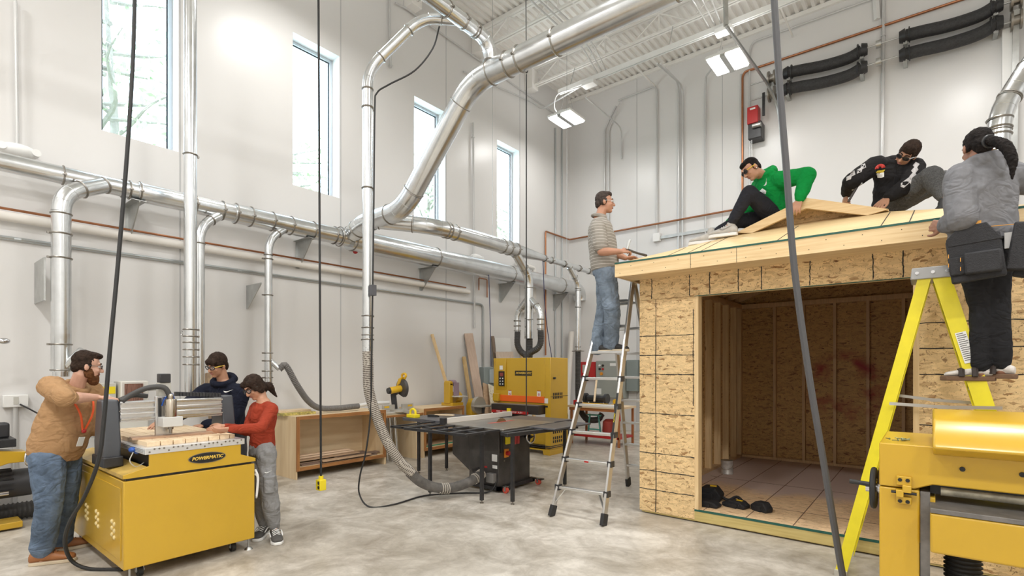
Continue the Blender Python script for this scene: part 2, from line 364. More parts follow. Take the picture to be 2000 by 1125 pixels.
# high bay lights
LENS = mat('lit_lens', (1, .98, .95), .4, emit=9)
def high_bay(x, y, z, label, group):
    r = empty('high_bay_light', (x, y, z), label, 'light', group)
    MB().box((x-.3, y-.33, z), (x+.3, y+.33, z+.05)).box((x-.1, y-.28, z+.05), (x+.1, y+.28, z+.1)).build('housing', WHITE, r, bevel=.008)
    for s in (-1, 1): B((x+s*.168-.115, y-.31, z-.035), (x+s*.168+.115, y+.31, z-.001)).build('lens', LENS, r, bevel=.02)
    B((x-.045, y-.32, z-.045), (x+.045, y+.32, z-.001)).build('gap_shade_strip', GALV2, r)  # added grey strip stands in for the dimmer gap between the lenses
    mb = MB()
    for s in (-1, 1): mb.cyl((x+s*.2, y, z+.05), (x+s*.03, y, z+.7), .004, n=5)
    mb.build('hanger_wire', GALV2, r)
high_bay(-6.38, 9.88, 7.2, 'twin lens high bay light in the far left corner', 'high bay lights')
high_bay(-2.88, 9.88, 7.2, 'twin lens high bay light above the shed, left of the door track', 'high bay lights')
for (x, y, z) in FIX:
    if (x, y) not in ((-6.38, 9.88), (-2.88, 9.88)): high_bay(x, y, z, 'high bay light elsewhere above the shop floor', 'high bay lights outside the view')
# ================================================================ DUST COLLECTION DUCTS
def duct(root, pts, r, fil=.25, rings=True, start_ring=True, end_ring=True, n=20, m=GALV):
    """straight pipes, round elbows and clamp rings along a path"""
    P = [Vector(p) for p in pts]; cuts = []
    for i in range(1, len(P)-1):
        d1 = P[i-1]-P[i]; d2 = P[i+1]-P[i]; k = min(fil, d1.length*.48, d2.length*.48); cuts.append((P[i]+d1.normalized()*k, P[i], P[i]+d2.normalized()*k))
    a = P[0]
    for i in range(len(P)-1):
        b = cuts[i][0] if i < len(cuts) else P[-1]; d = (b-a)
        if d.length > .02:
            MB().cyl(a, b, r, n=n).build('pipe', m, root); dn = d.normalized()
            if rings:
                if i > 0 or start_ring: MB().ring(a+dn*.02, dn, r+.004, .008, n).build('clamp', CLAMP, root)
                if i < len(P)-2 or end_ring: MB().ring(b-dn*.02, dn, r+.004, .008, n).build('clamp', CLAMP, root)
        if i < len(cuts):
            p0, p1, p2 = cuts[i]; q = [p0*(1-t)**2+p1*2*t*(1-t)+p2*t*t for t in [j/10 for j in range(11)]]
            e = MB().tube(q, r*1.01, n)
            for j in (3, 7): e.ring(q[j], q[j+1]-q[j-1], r*1.01, .003, n, 5)
            e.build('elbow', m, root); a = p2
def rings(root, p, q, r, ts, w=.009, bolt=True):
    p, q = Vector(p), Vector(q); d = (q-p).normalized(); u, v, _ = frame(d)
    for t in ts:
        c = p+(q-p)*t; mb = MB().ring(c, d, r+.004, w, 20)
        if bolt: mb.cbox(c+u*(r+.014)-v*.01, (.03, .03, .02))
        mb.build('clamp', CLAMP, root)
DX = -7.35
t = empty('wall_duct', (DX, 5, 3.69), 'long galvanized main duct on brackets along the left wall, widening toward the corner', 'duct')
secs = [(-1.5, 2.0, .095), (2.0, 3.1, .115), (3.1, 4.9, .13), (4.9, 11.75, .185)]
for (y0, y1, r) in secs: MB().cyl((DX, y0, 3.69), (DX, y1, 3.69), r, n=24).build('pipe', GALV, t)
for y, r in ((1.32, .095), (1.85, .097), (1.92, .1), (2.02, .115), (2.62, .115), (2.95, .118), (3.12, .13), (3.32, .13), (3.62, .13), (3.9, .13), (4.25, .13), (4.62, .133), (4.72, .15), (4.95, .185), (6.78, .185), (9.05, .185), (11.1, .185)): rings(t, (DX, y-.5, 3.69), (DX, y+.5, 3.69), r, [.5])
MB().tube([(DX, 11.75+.3*math.sin(a), 3.69-.3+.3*math.cos(a)) for a in [j*PI/20 for j in range(11)]], .185, 24).build('elbow', GALV, t)
for k, (y, w) in enumerate(((2.0, 'under its narrow end'), (4.2, 'behind the hanging outlet box cord'), (6.72, 'under its wide part'), (9.1, 'above the drum sander'), (11.3, 'nearest the far corner'))):
    z = 3.69-(.115 if y < 4 else .13 if y < 5 else .185)
    MB().prism([(0, 0), (.42, 0), (.42, -.02), (.04, -.42), (0, -.42)], (XL+.003, y, z), (1, 0, 0), (0, 0, 1), (0, .012, 0)).box((XL+.003, y-.07, z-.006), (XL+.44, y+.07, z)).box((XL+.003, y-.03, z-.42), (XL+.006, y+.04, z)).build('duct_bracket', GALV2, tagged=('grey triangular steel bracket holding the wall duct, '+w, 'bracket', 'duct brackets'))
# left drop
def drop(label, x, y, top, low, r, off, group='branch ducts from the wall duct', tail=None):
    t = empty('branch_duct', (x, y, low), label, 'duct', group)
    duct(t, [(DX+.03, y+off, top+.02), (x, y, top-.22), (x, y, low)], r, .2)
    return t
t = drop('galvanized branch duct dropping behind the man in the tan sweater', -7.15, 1.27, 3.66, 1.55, .085, .42)
rings(t, (-7.15, 1.27, 3.2), (-7.15, 1.27, 1.6), .085, (.12, .28, .85)); MB().cyl((-7.15, 1.27, 1.95), (-7.15, 1.27, 1.5), .088, .07).build('reducer', GALV, t)
MB().cyl((-7.15, 1.27, 1.55), (-7.0, 1.42, 1.78), .045).build('side_branch', GALV, t)
MB().box((XL+.003, 1.14, 2.3), (-7.2, 1.155, 2.75)).build('wall_bracket', GALV2, t)
t = drop('galvanized branch duct ending in a grey flexible hose above the left cabinet', -7.2, 3.5, 3.6, 1.35, .052, .3)
rings(t, (-7.2, 3.5, 3.2), (-7.2, 3.5, 1.4), .052, (.05, .33, .78, .84, .92, .97)); MB().cyl((-7.2, 3.5, 1.72), (-7.12, 3.62, 1.57), .036).build('side_branch', GALV, t)
MB().prism([(0, 0), (.45, 0), (.45, -.02), (.04, -.34), (0, -.34)], (XL+.003, 3.42, 2.78), (1, 0, 0), (0, 0, 1), (0, .01, 0)).build('wall_bracket', GALV2, t)
t = drop('short galvanized branch duct half hidden behind the tall vertical duct', -7.2, 2.62, 3.6, 1.3, .06, .3)
# tall vertical duct with telescoping bottom
t = empty('vertical_duct', (-6.75, 2.36, 1.9), 'tall galvanized vertical duct in front of the left wall between the first two windows', 'duct')
MB().cyl((-6.75, 2.36, 1.62), (-6.75, 2.36, 8.85), .068, n=24).build('pipe', GALV, t); MB().cyl((-6.75, 2.36, 1.3), (-6.75, 2.36, 1.7), .06).build('lower_pipe', GALV, t)
rings(t, (-6.75, 2.36, 0), (-6.75, 2.36, 10), .068, (.204, .196, .189, .1805, .172, .163, .409, .62)); MB().ring((-6.84, 2.3, 2.0), (0, 1, 0), .03, .004).build('latch_ring', CHROME, t)
# big diagonal duct
t = empty('diagonal_duct', (-5.3, 4.9, 3.8), 'thickest galvanized duct climbing diagonally from the wall duct to the ceiling', 'duct')
duct(t, [(-7.28, 4.9, 3.74), (-6.95, 4.9, 3.88), (-5.98, 4.9, 3.9), (-4.6, 4.9, 5.3), (3.5, 4.9, 5.3)], .145, .3, n=28)
for x in (-6.75, -4.0, -3.82, -3.3, -1.9, -1.5): rings(t, (x-.5, 4.9, 5.3 if x > -5 else 3.89), (x+.5, 4.9, 5.3 if x > -5 else 3.89), .145, [.5], .011)
q = at(694, 490, t=8.6); MB().sph(q, (.045, .045, .05)).cyl(q, q+Vector((0, 0, .12)), .02).build('red_valve', RED, t)
t = empty('ceiling_duct', (-4.3, 3, 5.68), 'galvanized duct running under the ceiling and bending down into the diagonal duct', 'duct')
duct(t, [(-4.3, -.6, 5.7), (-4.3, 4.9, 5.7), (-4.3, 4.9, 5.2)], .085, .24, n=24)
rings(t, (-4.3, 4, 5.7), (-4.3, 5, 5.7), .085, (.15, .42, .6))
t = empty('standpipe_duct', (-5.04, 3.6, 1.8), 'slim galvanized duct rising from the striped hose and arching over to the ceiling duct', 'duct')
duct(t, [(-5.04, 3.6, 1.95), (-5.04, 3.6, 5.02), (-4.58, 4.02, 5.66), (-4.3, 4.42, 5.7)], .058, .2, n=20)
rings(t, (-5.04, 3.6, 1.8), (-5.04, 3.6, 4.8), .058, (.04, .085, .13, .62, .93)); MB().box((-5.14, 3.58, 1.91), (-5.05, 3.62, 1.925)).build('blast_gate_handle', CLAMP, t)
MB().cyl((-5.04, 3.6, 1.78), (-5.04, 3.6, 2.05), .062).build('hose_collar', GALV, t)
# second duct and sander branches
t = empty('room_duct', (-6, 8, 3.77), 'tapering galvanized duct hung in front of the wall duct, feeding the drum sander', 'duct')
duct(t, [(-6.62, 4.92, 3.86), (-6.0, 5.5, 3.79), (-6.0, 7.55, 3.78)], .125, .3, n=24)
MB().cyl((-6, 7.5, 3.78), (-6, 8.15, 3.78), .125, .085, 24).cyl((-6, 8.1, 3.78), (-6, 8.5, 3.78), .085, .06).build('reducer', GALV, t); MB().cyl((-6, 8.45, 3.78), (-6, 10.4, 3.77), .058).build('pipe', GALV, t)
rings(t, (-6, 5, 3.79), (-6, 8, 3.78), .125, (.25, .32, .72, .78, .85)); rings(t, (-6, 8, 3.78), (-6, 10.4, 3.77), .062, (.2, .3, .5, .75, .92))
for y in (6.9, 9.3): MB().tube([(-6, y, 3.9), (-6, y, 8.45)], .004, 5).build('hanger_wire', GALV2, t)
t = empty('sander_duct', (-6.02, 8, 1.9), 'three legged galvanized duct dropping to the yellow drum sander', 'duct')
duct(t, [(-6.0, 7.55, 3.72), (-6.03, 8.0, 3.35), (-6.03, 8.0, 2.15)], .085, .2, end_ring=False)
for s, d in ((-1, .0), (1, .0)):
    duct(t, [(-6.03, 8.0, 2.95), (-6.03+s*.28, 8.0, 2.66), (-6.03+s*.28, 8.0, 2.3)], .062, .14)
    rings(t, (-6.03+s*.28, 8, 2.6), (-6.03+s*.28, 8, 2.3), .06, (.3, .65)); MB().box((-6.03+s*.28, 7.9, 2.4), (-6.03+s*.28+.14, 7.92, 2.412)).build('blast_gate_handle', CLAMP, t)
rings(t, (-6.03, 8, 2.7), (-6.03, 8, 2.15), .066, (.3, .6, .95)); MB().box((-6.0, 7.88, 2.5), (-5.86, 7.91, 2.512)).build('blast_gate_handle', CLAMP, t)
def ribbed(name, pts, r, m, label=None, group=None, parent=None, pitch=.03, n=14, amp=.1):
    P = catmull(pts, 14); L = [0]
    for a, b in zip(P, P[1:]): L.append(L[-1]+(b-a).length)
    N = int(L[-1]/pitch*3); Q = []; rr = []; j = 0
    for i in range(N+1):
        s = L[-1]*i/N
        while j < len(L)-2 and L[j+1] < s: j += 1
        f = (s-L[j])/max(1e-9, L[j+1]-L[j]); Q.append(P[j].lerp(P[j+1], min(1, f))); rr.append(r*(1+(amp if i % 3 == 0 else -amp*.5)))
    o = MB().tube(Q, rr, n).build(name, m, parent, ang=1.2)
    if label: tag(o, label, 'hose', group)
    return o
ribbed('flexible_hose', [(-6.31, 8, 2.3), (-6.31, 8, 2.05), (-6.22, 8, 1.9), (-6.12, 8, 1.84), (-6.1, 8, 1.77)], .058, DRUB, 'left black flexible hose on top of the yellow drum sander', 'sander hoses')
ribbed('flexible_hose', [(-6.03, 8.02, 2.16), (-6.03, 8.02, 2.0), (-6.03, 8.02, 1.77)], .062, DRUB, 'straight middle black flexible hose on top of the yellow drum sander', 'sander hoses')
ribbed('flexible_hose', [(-5.75, 8, 2.3), (-5.75, 8, 2.08), (-5.8, 7.96, 1.95), (-5.95, 7.93, 1.87), (-6.02, 7.93, 1.77)], .058, DRUB, 'right black flexible hose curving onto the yellow drum sander', 'sander hoses')
t = empty('branch_duct', (-6.02, 9.75, 1.8), 'galvanized branch duct dropping beside the man on the aluminium ladder', 'duct', 'branch ducts from the room duct')
duct(t, [(-6, 9.4, 3.74), (-6.0, 9.75, 3.45), (-6.0, 9.75, 1.95)], .06, .15); rings(t, (-6, 9.75, 3.4), (-6, 9.75, 2), .06, (.06, .35, .97)); MB().cbox((-6, 9.75, 1.95), (.25, .1, .02)).build('blast_gate', CLAMP, t)
ribbed('flexible_hose', [(-6.0, 9.75, 1.95), (-6.0, 9.75, 1.5), (-6.0, 9.75, 1.0), (-5.95, 9.73, .72), (-5.7, 9.6, .5), (-5.4, 9.55, .5), (-5.3, 9.55, .62)], .06, DRUB, 'black flexible hose hanging behind the red work table')
# right side duct
t = empty('exhaust_duct', (.85, 6.8, 3.2), 'wide galvanized duct with clamps bending down at the right edge', 'duct')
p = [at(1948, 300, t=7), at(1953, 222, t=7), at(1990, 160, t=7), at(2060, 60, t=7)]
duct(t, p, .13, .22, n=24); rings(t, p[0], p[1], .13, (.2, .45, .62, .85), .013)
B((p[3].x-.02, p[3].y-.02, p[3].z), (p[3].x+.02, p[3].y+.02, 8.5)).build('hanger_rod', GALV2, t)
# hoses
def striped():
    m = bpy.data.materials.new('striped_clear_hose'); m.use_nodes = True; p = m.node_tree.nodes['Principled BSDF']; p.inputs['Base Color'].default_value = (.45, .41, .35, 1); p.inputs['Roughness'].default_value = .5; return m
STR = striped(); WRAP = mat('brown_wire_helix', (.07, .05, .04), .5)
hp = [(-5.04, 3.6, 1.86), (-5.03, 3.6, 1.6), at(722, 770, t=5.95), at(748, 845, t=5.95), at(775, 893, t=5.98), at(805, 925, t=6.05)]
t = empty('saw_hose', (-4.9, 4.1, .1), 'large striped flexible hose sweeping down from the slim duct to the table saw', 'hose')
H1 = [Vector(p) for p in hp]; c = catmull(H1, 30); MB().tube(c, .057, 16).build('upper_hose', STR, t)
def helix(P, r, pitch, wr, root, m, name='wire_helix'):
    L = 0; pts = []; u = None; prev = P[0]; ph = 0
    for a, b in zip(P, P[1:]):
        d = b-a; l = d.length; d.normalize()
        if u is None: u = frame(d)[0]
        steps = max(1, int(l/pitch*9))
        for k in range(steps):
            u = (u-d*u.dot(d)).normalized(); v = d.cross(u); ph += 2*PI*l/steps/pitch; q = a+d*(l*k/steps); pts.append(q+(u*math.cos(ph)+v*math.sin(ph))*r)
    MB().tube(pts, wr, 5).build(name, m, root)
helix(c, .058, .021, .0045, t, WRAP)
H2 = [at(800, 922, t=6.05), at(822, 941, t=6.12), at(850, 952, t=6.2), at(880, 953, t=6.3), at(910, 944, t=6.42), at(932, 932, t=6.55), at(942, 924, t=6.63)]
MB().tube(catmull(H2, 10), .06, 16).build('lower_hose', mat('dusty_dark_hose', (.13, .12, .11), .7, var=.4, scale=9), t)
for i0, i1 in ((2.3, 2.9), (4.6, 5.0), (5.3, 6.0)):
    q = catmull(H2, 10); q = q[int(i0*10):int(i1*10)+1]; helix(q, .063, .028, .008, t, STR, 'clamp_wire')
H3 = [(-7.12, 3.62, 1.57), at(558, 714, x=-7.08), at(580, 752, x=-7.1), at(602, 783, x=-7.18), at(625, 797, x=-7.2), at(660, 797, x=-7.2), at(690, 794, x=-7.2), at(700, 793, x=-7.2)]
ribbed('flexible_hose', H3, .042, GRAYHOSE, 'grey flexible hose lying along the top of the left plywood cabinet', None, pitch=.025)
MB().tube(catmull([at(696, 793, x=-7.2), at(725, 788, x=-7.2), at(760, 786, x=-7.15)], 4), .03, 12).build('hose_end_pipe', mat('white_plastic_pipe', (.7, .7, .68), .4), tagged=('white pipe end lying between the grey hose and the miter saw', 'pipe'))
ribbed('flexible_hose', [(-7.5, .2, .095), (-7.46, .7, .095), (-7.42, 1.15, .095), (-7.4, 1.7, .095), (-7.45, 2.2, .095)], .085, DRUB, 'thick black ribbed hose on the floor by the left wall', pitch=.035)
# ---------------------------------------------------------------- pipes and conduits
CND = mat('painted_conduit', (.6, .6, .59), .35, .2); EMT = mat('steel_conduit', (.5, .53, .54), .35, .9); PVC = mat('white_pipe_paint', (.8, .77, .72), .4)
def conduit(pts, r, label, m=CND, name='conduit', cat='conduit', group=None, fil=.12, n=8, clips=()):
    P = fillet(pts, fil); o = MB().tube(P, r, n)
    for p in clips: o.cbox(p, (r*2.5, r*2.5, .02))
    return o.build(name, m, tagged=(label, cat, group))
WX = XL+.05
conduit([(WX+.02, -1, 3.2), (WX+.02, 8.0, 3.2)], .052, 'long white pipe along the left wall under the main duct', PVC, 'water_pipe', 'pipe', n=16)
conduit([(WX+.03, -1, 3.28), (WX+.03, 7.9, 3.28)], .014, 'thin copper line running along the top of the white wall pipe', COPPER, 'copper_pipe', 'pipe')
conduit([(XL+.03, -1, 2.98), (XL+.03, 8.5, 2.98), (XL+.03, 8.5, 1.6)], .022, 'galvanized conduit below the white wall pipe, bending down to the grey box', EMT, clips=[(XL+.03, y, 2.98) for y in (1, 3.3, 6, 7.2)])
conduit([(XL+.04, 8.35, 3.28), (XL+.04, 8.35, 3.55), (XL+.04, 8.62, 3.55), (XL+.04, 8.62, 3.15)], .013, 'small copper pipe loop at the end of the white wall pipe', COPPER, 'copper_pipe', 'pipe', fil=.03)
conduit([(XL+.1, 9.6, 4.05), (XL+.1, 10.3, 4.05), (XL+.1, 10.3, 2.95), (XL+.1, 9.7, 2.95)], .05, 'white pipe loop behind the sander ducts', PVC, 'water_pipe', 'pipe', fil=.08, n=12)
conduit([at(30, 0, x=WX), at(34, 284, x=WX)], .016, 'vertical white conduit above the emergency light', CND)
conduit([at(760, -10, x=WX), at(763, 132, x=WX)], .02, 'vertical white conduit dropping to a small box between the second and third windows', CND, clips=[at(763, 128, x=WX)])
conduit([at(772, 6, x=WX), at(790, 14, x=WX), at(1083, 222, x=WX)], .018, 'long white conduit descending along the top of the left wall', CND)
conduit([at(905, 140, x=WX), at(1045, 202, x=WX), (-7.45, 10.4, 7.95), (-6.0, 9.95, 7.87)], .018, 'white conduit crossing from the left wall to the light strut', CND, fil=.3)
conduit([at(924, 240, x=WX), at(927, 640, x=WX)], .022, 'vertical white conduit between the third and fourth windows', CND, clips=[at(924, 268, x=WX), at(925, 470, x=WX)])
for k, px in enumerate((1083, 1096)): conduit([(XL+.03, at(px, 400, x=XL).y, 8.3 if k else 7.9), (XL+.03, at(px, 400, x=XL).y, 1.4)], .02, ['thin vertical conduit on the left wall near the corner, left of a pair', 'vertical conduit on the left wall nearest the corner, right of a pair'][k], EMT)
conduit([(XL+.05, 10.86, 1.9), (XL+.05, 10.86, 5.08), (XL+.05, YB-.06, 5.08), (-3.6, YB-.06, 5.08), (-2.5, YB-.06, 5.08)], .022, 'copper pipe turning the far corner and running along the back wall', COPPER, 'copper_pipe', 'pipe', fil=.05, n=10)
WY = YB-.04
def bw(px, py, d=WY): return at(px, py, y=d)
conduit([bw(1203, 207), bw(1181, 252), bw(1181, 560)], .02, 'left of two white conduits dropping right of the corner light', CND, group='back wall conduits')
conduit([bw(1212, 200, 11.9), bw(1176+13, 252), bw(1189, 560)], .02, 'right of two white conduits dropping right of the corner light', CND, group='back wall conduits')
conduit([bw(1208, 196), bw(1280, 168), bw(1283, 180), bw(1283, 462)], .02, 'white conduit bending down above the wire trough on the back wall', CND, fil=.2, group='back wall conduits')
conduit([bw(1283, 124, 10.0), bw(1325, 160), bw(1325, 510)], .02, 'left of a pair of white conduits in the middle of the back wall', CND, fil=.3, group='back wall conduits')
conduit([bw(1290, 124, 10.0), bw(1333, 168), bw(1333, 510)], .02, 'right of a pair of white conduits in the middle of the back wall', CND, fil=.3, group='back wall conduits')
conduit([bw(1396, 128, 10.4), bw(1378, 150), bw(1378, 490)], .02, 'white conduit dropping from the light above the shed', CND, fil=.3, group='back wall conduits')
conduit([bw(1447, 145), bw(1447, 400)], .02, 'grey conduit just left of the vertical copper pipe', CND, group='back wall conduits')
conduit([bw(1900, -8), bw(1455, 140), bw(1450, 150), bw(1450, 405)], .024, 'copper pipe high on the back wall, dropping behind the boy in green', COPPER, 'copper_pipe', 'pipe', fil=.1, n=10)
conduit([bw(1715, -6), bw(1470, 82), bw(1464, 100), bw(1464, 420)], .02, 'white conduit above the copper pipe high on the back wall', CND, fil=.3, group='back wall conduits')
conduit([bw(1726, -5), bw(1722, 420)], .028, 'vertical white conduit between the two pairs of black springs', CND, group='back wall conduits', clips=[bw(1725, 70)])
conduit([bw(1710, -8), bw(1713, 38)], .05, 'short white hanger at the top of the back wall', WHITE, 'hanger', 'hanger', n=4)
t = empty('wire_trough', bw(1283, 466), 'white junction box with grey wire trough low on the back wall above the shed', 'box')
q = bw(1284, 464); B((q.x-.1, YB-.1, q.z-.1), (q.x+.08, YB-.004, q.z+.1)).build('junction_box', WHITE, t, bevel=.008); B((q.x+.08, YB-.06, q.z-.05), (q.x+2.6, YB-.004, q.z+.02)).build('trough', GALV2, t)
conduit([(-5.9, 9.9, 7.55), (XL+1.8, 11.6, 7.5), (-6.1, WY, 7.45), (-6.1, WY, 6.9)], .016, 'white conduit bending from the light strut to the back wall near the corner', CND, fil=.25)
for k in range(3): conduit([(-5.65+.12*k, YF+4+k, 8.28), (-5.65+.12*k, 9.4, 8.28), (-5.6+.1*k, 9.95, 7.95)], .016, ['left of three white ceiling conduits meeting the light strut', 'middle of three white ceiling conduits meeting the light strut', 'right of three white ceiling conduits meeting the light strut'][k], CND, group='ceiling conduits')
for k in range(3): conduit([(-3.35+.14*k, YF+4+k, 8.28), (-3.35+.14*k, 9.5, 8.28), (-3.2+.1*k, 9.95, 7.95)], .016, ['left of three white ceiling conduits above the shed light', 'middle of three white ceiling conduits above the shed light', 'right of three white ceiling conduits above the shed light'][k], CND, group='ceiling conduits')
t = empty('light_strut', (-2, 9.9, 7.9), 'long white strut rail carrying the high bay lights along the back of the shop', 'rail')
MB().box((-6.6, 9.86, 7.9), (XR, 9.94, 7.94)).box((-6.6, 9.86, 7.84), (XR, 9.88, 7.9)).box((-6.6, 9.92, 7.84), (XR, 9.94, 7.9)).build('rail', WHITE, t); MB().box((-5.95, 9.8, 7.76), (-5.65, 10.0, 7.86)).build('junction_box', WHITE, t, bevel=.01)
MB().box((-3.1, 9.8, 7.76), (-2.8, 10.0, 7.86)).build('junction_box', WHITE, t, bevel=.01)
for x in (-6.3, -4, -1.6, 1): MB().cyl((x, 9.9, 7.94), (x, 10.1, 8.43), .008, n=6).build('hanger_rod', GALV2, t)
conduit([(-5.8, 9.9, 7.8), (-6.5, 9.6, 7.7), (-6.6, 9.7, 7.4), (-6.45, 9.85, 7.3)], .012, 'looped power whip feeding the corner light', CND, 'power_whip', 'cable', fil=.3)
# door springs, track, opener on the back wall
SPR = mat('black_spring_cover', (.035, .035, .037), .6, var=.4, scale=30, bump=.4, bscale=40)
SY = YB-.22
def spring(p0, p1, lab):
    a, b = at(*p0, y=SY), at(*p1, y=SY); m = (a+b)/2; t = empty('door_spring', m, lab, 'spring', 'overhead door springs')
    P = catmull([a, a.lerp(b, .18)+Vector((0, 0, -.02)), a.lerp(b, .5)+Vector((0, 0, -.07)), a.lerp(b, .82)+Vector((0, 0, -.07)), b], 12)
    MB().tube(P, .105, 18).build('cover', SPR, t)
    for q, d in ((a, a-b), (b, b-a)):
        d = d.normalized(); MB().cyl(q, q+d*.09, .13, .1).ring(q-d*.06, d, .125, .012).build('end_cone', BLK, t)
    for q in (a, b): B((q.x-.03, SY-.02, q.z-.16), (q.x+.03, YB-.004, q.z-.08)).build('bracket', GALV2, t)
spring((1540, 142), (1683, 99), 'black covered door spring, upper left of the four'); spring((1538, 174), (1683, 133), 'black covered door spring, lower left of the four')
spring((1768, 70), (1945, 12), 'black covered door spring, upper right of the four'); spring((1768, 106), (1945, 47), 'black covered door spring, lower right of the four')
for k, (y0, y1, lab) in enumerate(((166, -4, 'thin steel shaft through the upper door springs'), (200, 30, 'thin steel shaft through the lower door springs'))):
    z = at(1610, (120, 153)[k], y=SY).z; x0 = at(1466, y0, y=SY).x; x1 = at(1985, y1, y=SY).x
    mb = MB().cyl((x0, SY, z), (x1, SY, z), .016, n=8)
    for x in (at(1716, 80, y=SY).x, ): mb.cyl((x-.04, SY, z), (x+.04, SY, z), .07)
    o = mb.build('door_shaft', GALV2, tagged=(lab, 'shaft', 'door shafts'))
    for px, nm in ((1508, 'left'), (1985, 'right')):
        x = at(px, 100, y=SY).x; MB().cyl((x-.06, SY, z), (x+.06, SY, z), .08).cyl((x-.07, SY, z), (x-.04, SY, z), .15).cyl((x+.04, SY, z), (x+.07, SY, z), .15).build('cable_drum', CLAMP, o); 
    o2 = o
t = empty('door_track', (-1.2, 11.9, 3), 'steel overhead door track curving down beside the opener', 'track')
q = [at(1417, -8, t=8.2), at(1418, 50, t=8.2), at(1500, 165, y=11.5), at(1520, 210, y=11.85), at(1532, 330, y=11.9), at(1536, 480, y=11.9)]
MB().tube(fillet(q[1:], .6, 8), .03, 6).build('curved_track', GALV2, t); MB().bar(q[0], q[1], .07, .05).build('hanger_angle', GALV2, t); MB().bar(at(1530, 270, y=YB-.05), at(1534, 520, y=YB-.05), .1, .1).build('jamb_angle', WHITE, t)
MB().bar(at(1966, 60, y=YB-.08), at(1966, 420, y=YB-.08), .16, .12).build('door_jamb', WHITE, tagged=('pale steel door jamb at the right edge of the back wall', 'jamb'))
MB().bar(at(1985, 20, y=YB-.2), at(1978, 420, y=YB-.2), .05, .08).build('door_track', GALV2, tagged=('vertical steel door track at the right edge of the back wall', 'track'))
t = empty('door_opener', at(1478, 235, y=11.9), 'red and black overhead door opener with hanging chain', 'opener')
a, b = at(1461, 213, y=11.8), at(1482, 240, y=11.8); B((a.x, 11.72, b.z), (b.x, 11.95, a.z)).build('red_cover', RED, t, bevel=.01)
B((a.x+.06, 11.714, a.z-.075), (b.x-.05, 11.722, a.z-.04)).build('white_print', WHITE, t)
a, b = at(1462, 243, y=11.8), at(1488, 268, y=11.8); B((a.x, 11.75, b.z), (b.x, YB-.004, a.z)).build('motor', BLK, t, bevel=.015); MB().cyl((a.x+.1, 11.72, a.z-.1), (b.x, 11.72, a.z-.1), .05).build('gear_motor', GALV2, t)
a, b = at(1489, 182, y=11.8), at(1494, 225, y=11.8); B((a.x, 11.78, b.z), (b.x, 11.82, a.z)).build('drive_chain', BLK, t)
for px in (1465, 1468.5):
    mb = MB(); p0, p1 = at(px, 262, y=11.8), at(px, 440, y=11.8)
    for i in range(60): mb.cbox(p0.lerp(p1, i/60), (.012, .012, .035))
    mb.build('hand_chain', GALV2, t)
# emergency lights
def emer(p, lab):
    t = empty('emergency_light', p, lab, 'light'); MB().sph(p, (.1, .17, .075)).build('body', WHITE, t)
    for s in (-1, 1): MB().cyl(p+Vector((.0, s*.125, .0)), p+Vector((.075, s*.135, .005)), .04).build('lamp_head', WHITE, t)
emer(at(36, 295, x=XL+.1), 'white emergency light unit on the left wall above the duct'); emer(at(930, 503, x=XL+.1), 'small white emergency light behind the room duct')
# hanging cords
def cord(pts, r, label, name='extension_cord', m=RUB, n=8, k=8): return MB().tube(catmull(pts, k), r, n).build(name, m, tagged=(label, 'cord', None))
cord([at(272, -900, t=3.95), at(266, -200, t=3.95), at(263, 0, t=3.95), at(258, 150, t=3.9), at(246, 330, t=3.85), at(230, 520, t=3.8), at(215, 680, t=3.72), at(203, 820, t=3.68), at(192, 900, t=3.68), at(165, 970, t=3.75), at(136, 1020, t=3.85), at(127, 1060, t=3.95), at(140, 1095, t=4.05), at(175, 1111, z=.015), at(240, 1112, z=.015)], .014, 'thick black power cord looping down past the router table to the floor')
t = empty('outlet_drop', at(627, 945, t=5.2), 'yellow outlet box hanging on a black cord in front of the plywood cabinet', 'outlet')
MB().tube([at(622, -150, t=5.2), at(622, 0, t=5.2), at(625, 600, t=5.2), at(627, 936, t=5.2)], .011, 8).build('cord', RUB, t)
q = at(627, 946, t=5.2); M = Matrix.Translation(q) @ Euler((0, 0, -.05)).to_matrix().to_4x4(); YP = mat('yellow_plastic', (.85, .68, .02), .4)
MB().box((-.042, -.035, -.057), (.042, .035, .05), M).build('box', YP, t, bevel=.006); MB().cyl(q+Vector((0, 0, .05)), q+Vector((0, 0, .085)), .024).build('strain_relief', YP, t)
for f, sg in (((.012, -.0365), 1),):
    for dz in (-.024, .02):
        MB().cyl(M@Vector((.018, -.0345, dz)), M@Vector((.018, -.039, dz)), .017).build('socket', BLK, t)
cord([at(1027, -40, t=6.6), at(1028, 137, t=6.5)], .006, 'thin black cord hanging from the ceiling to the diagonal duct', 'hanging_wire')
t = empty('hanging_cable', at(1028, 700, t=6.5), 'thin black cord hanging straight down in front of the yellow drum sander', 'cord')
MB().tube([at(1028, 145, t=6.5), at(1028, 812, t=6.5)], .008, 6).build('cord', RUB, t); MB().sph(at(1028, 137, t=6.5), (.025, .025, .04)).build('hook', BLK, t)
cord([at(1500, -180, t=3.0), at(1512, 0, t=3.0), at(1523, 170, t=3.0), at(1536, 330, t=3.0), at(1551, 520, t=3.0), at(1578, 720, t=3.0), at(1608, 900, t=3.0), at(1638, 1080, t=3.0), at(1650, 1160, t=3.0), at(1640, 1230, t=3.0)], .0185, 'thick dark grey cord hanging in front of the shed opening', m=mat('grey_cord_jacket', (.08, .08, .085), .5))
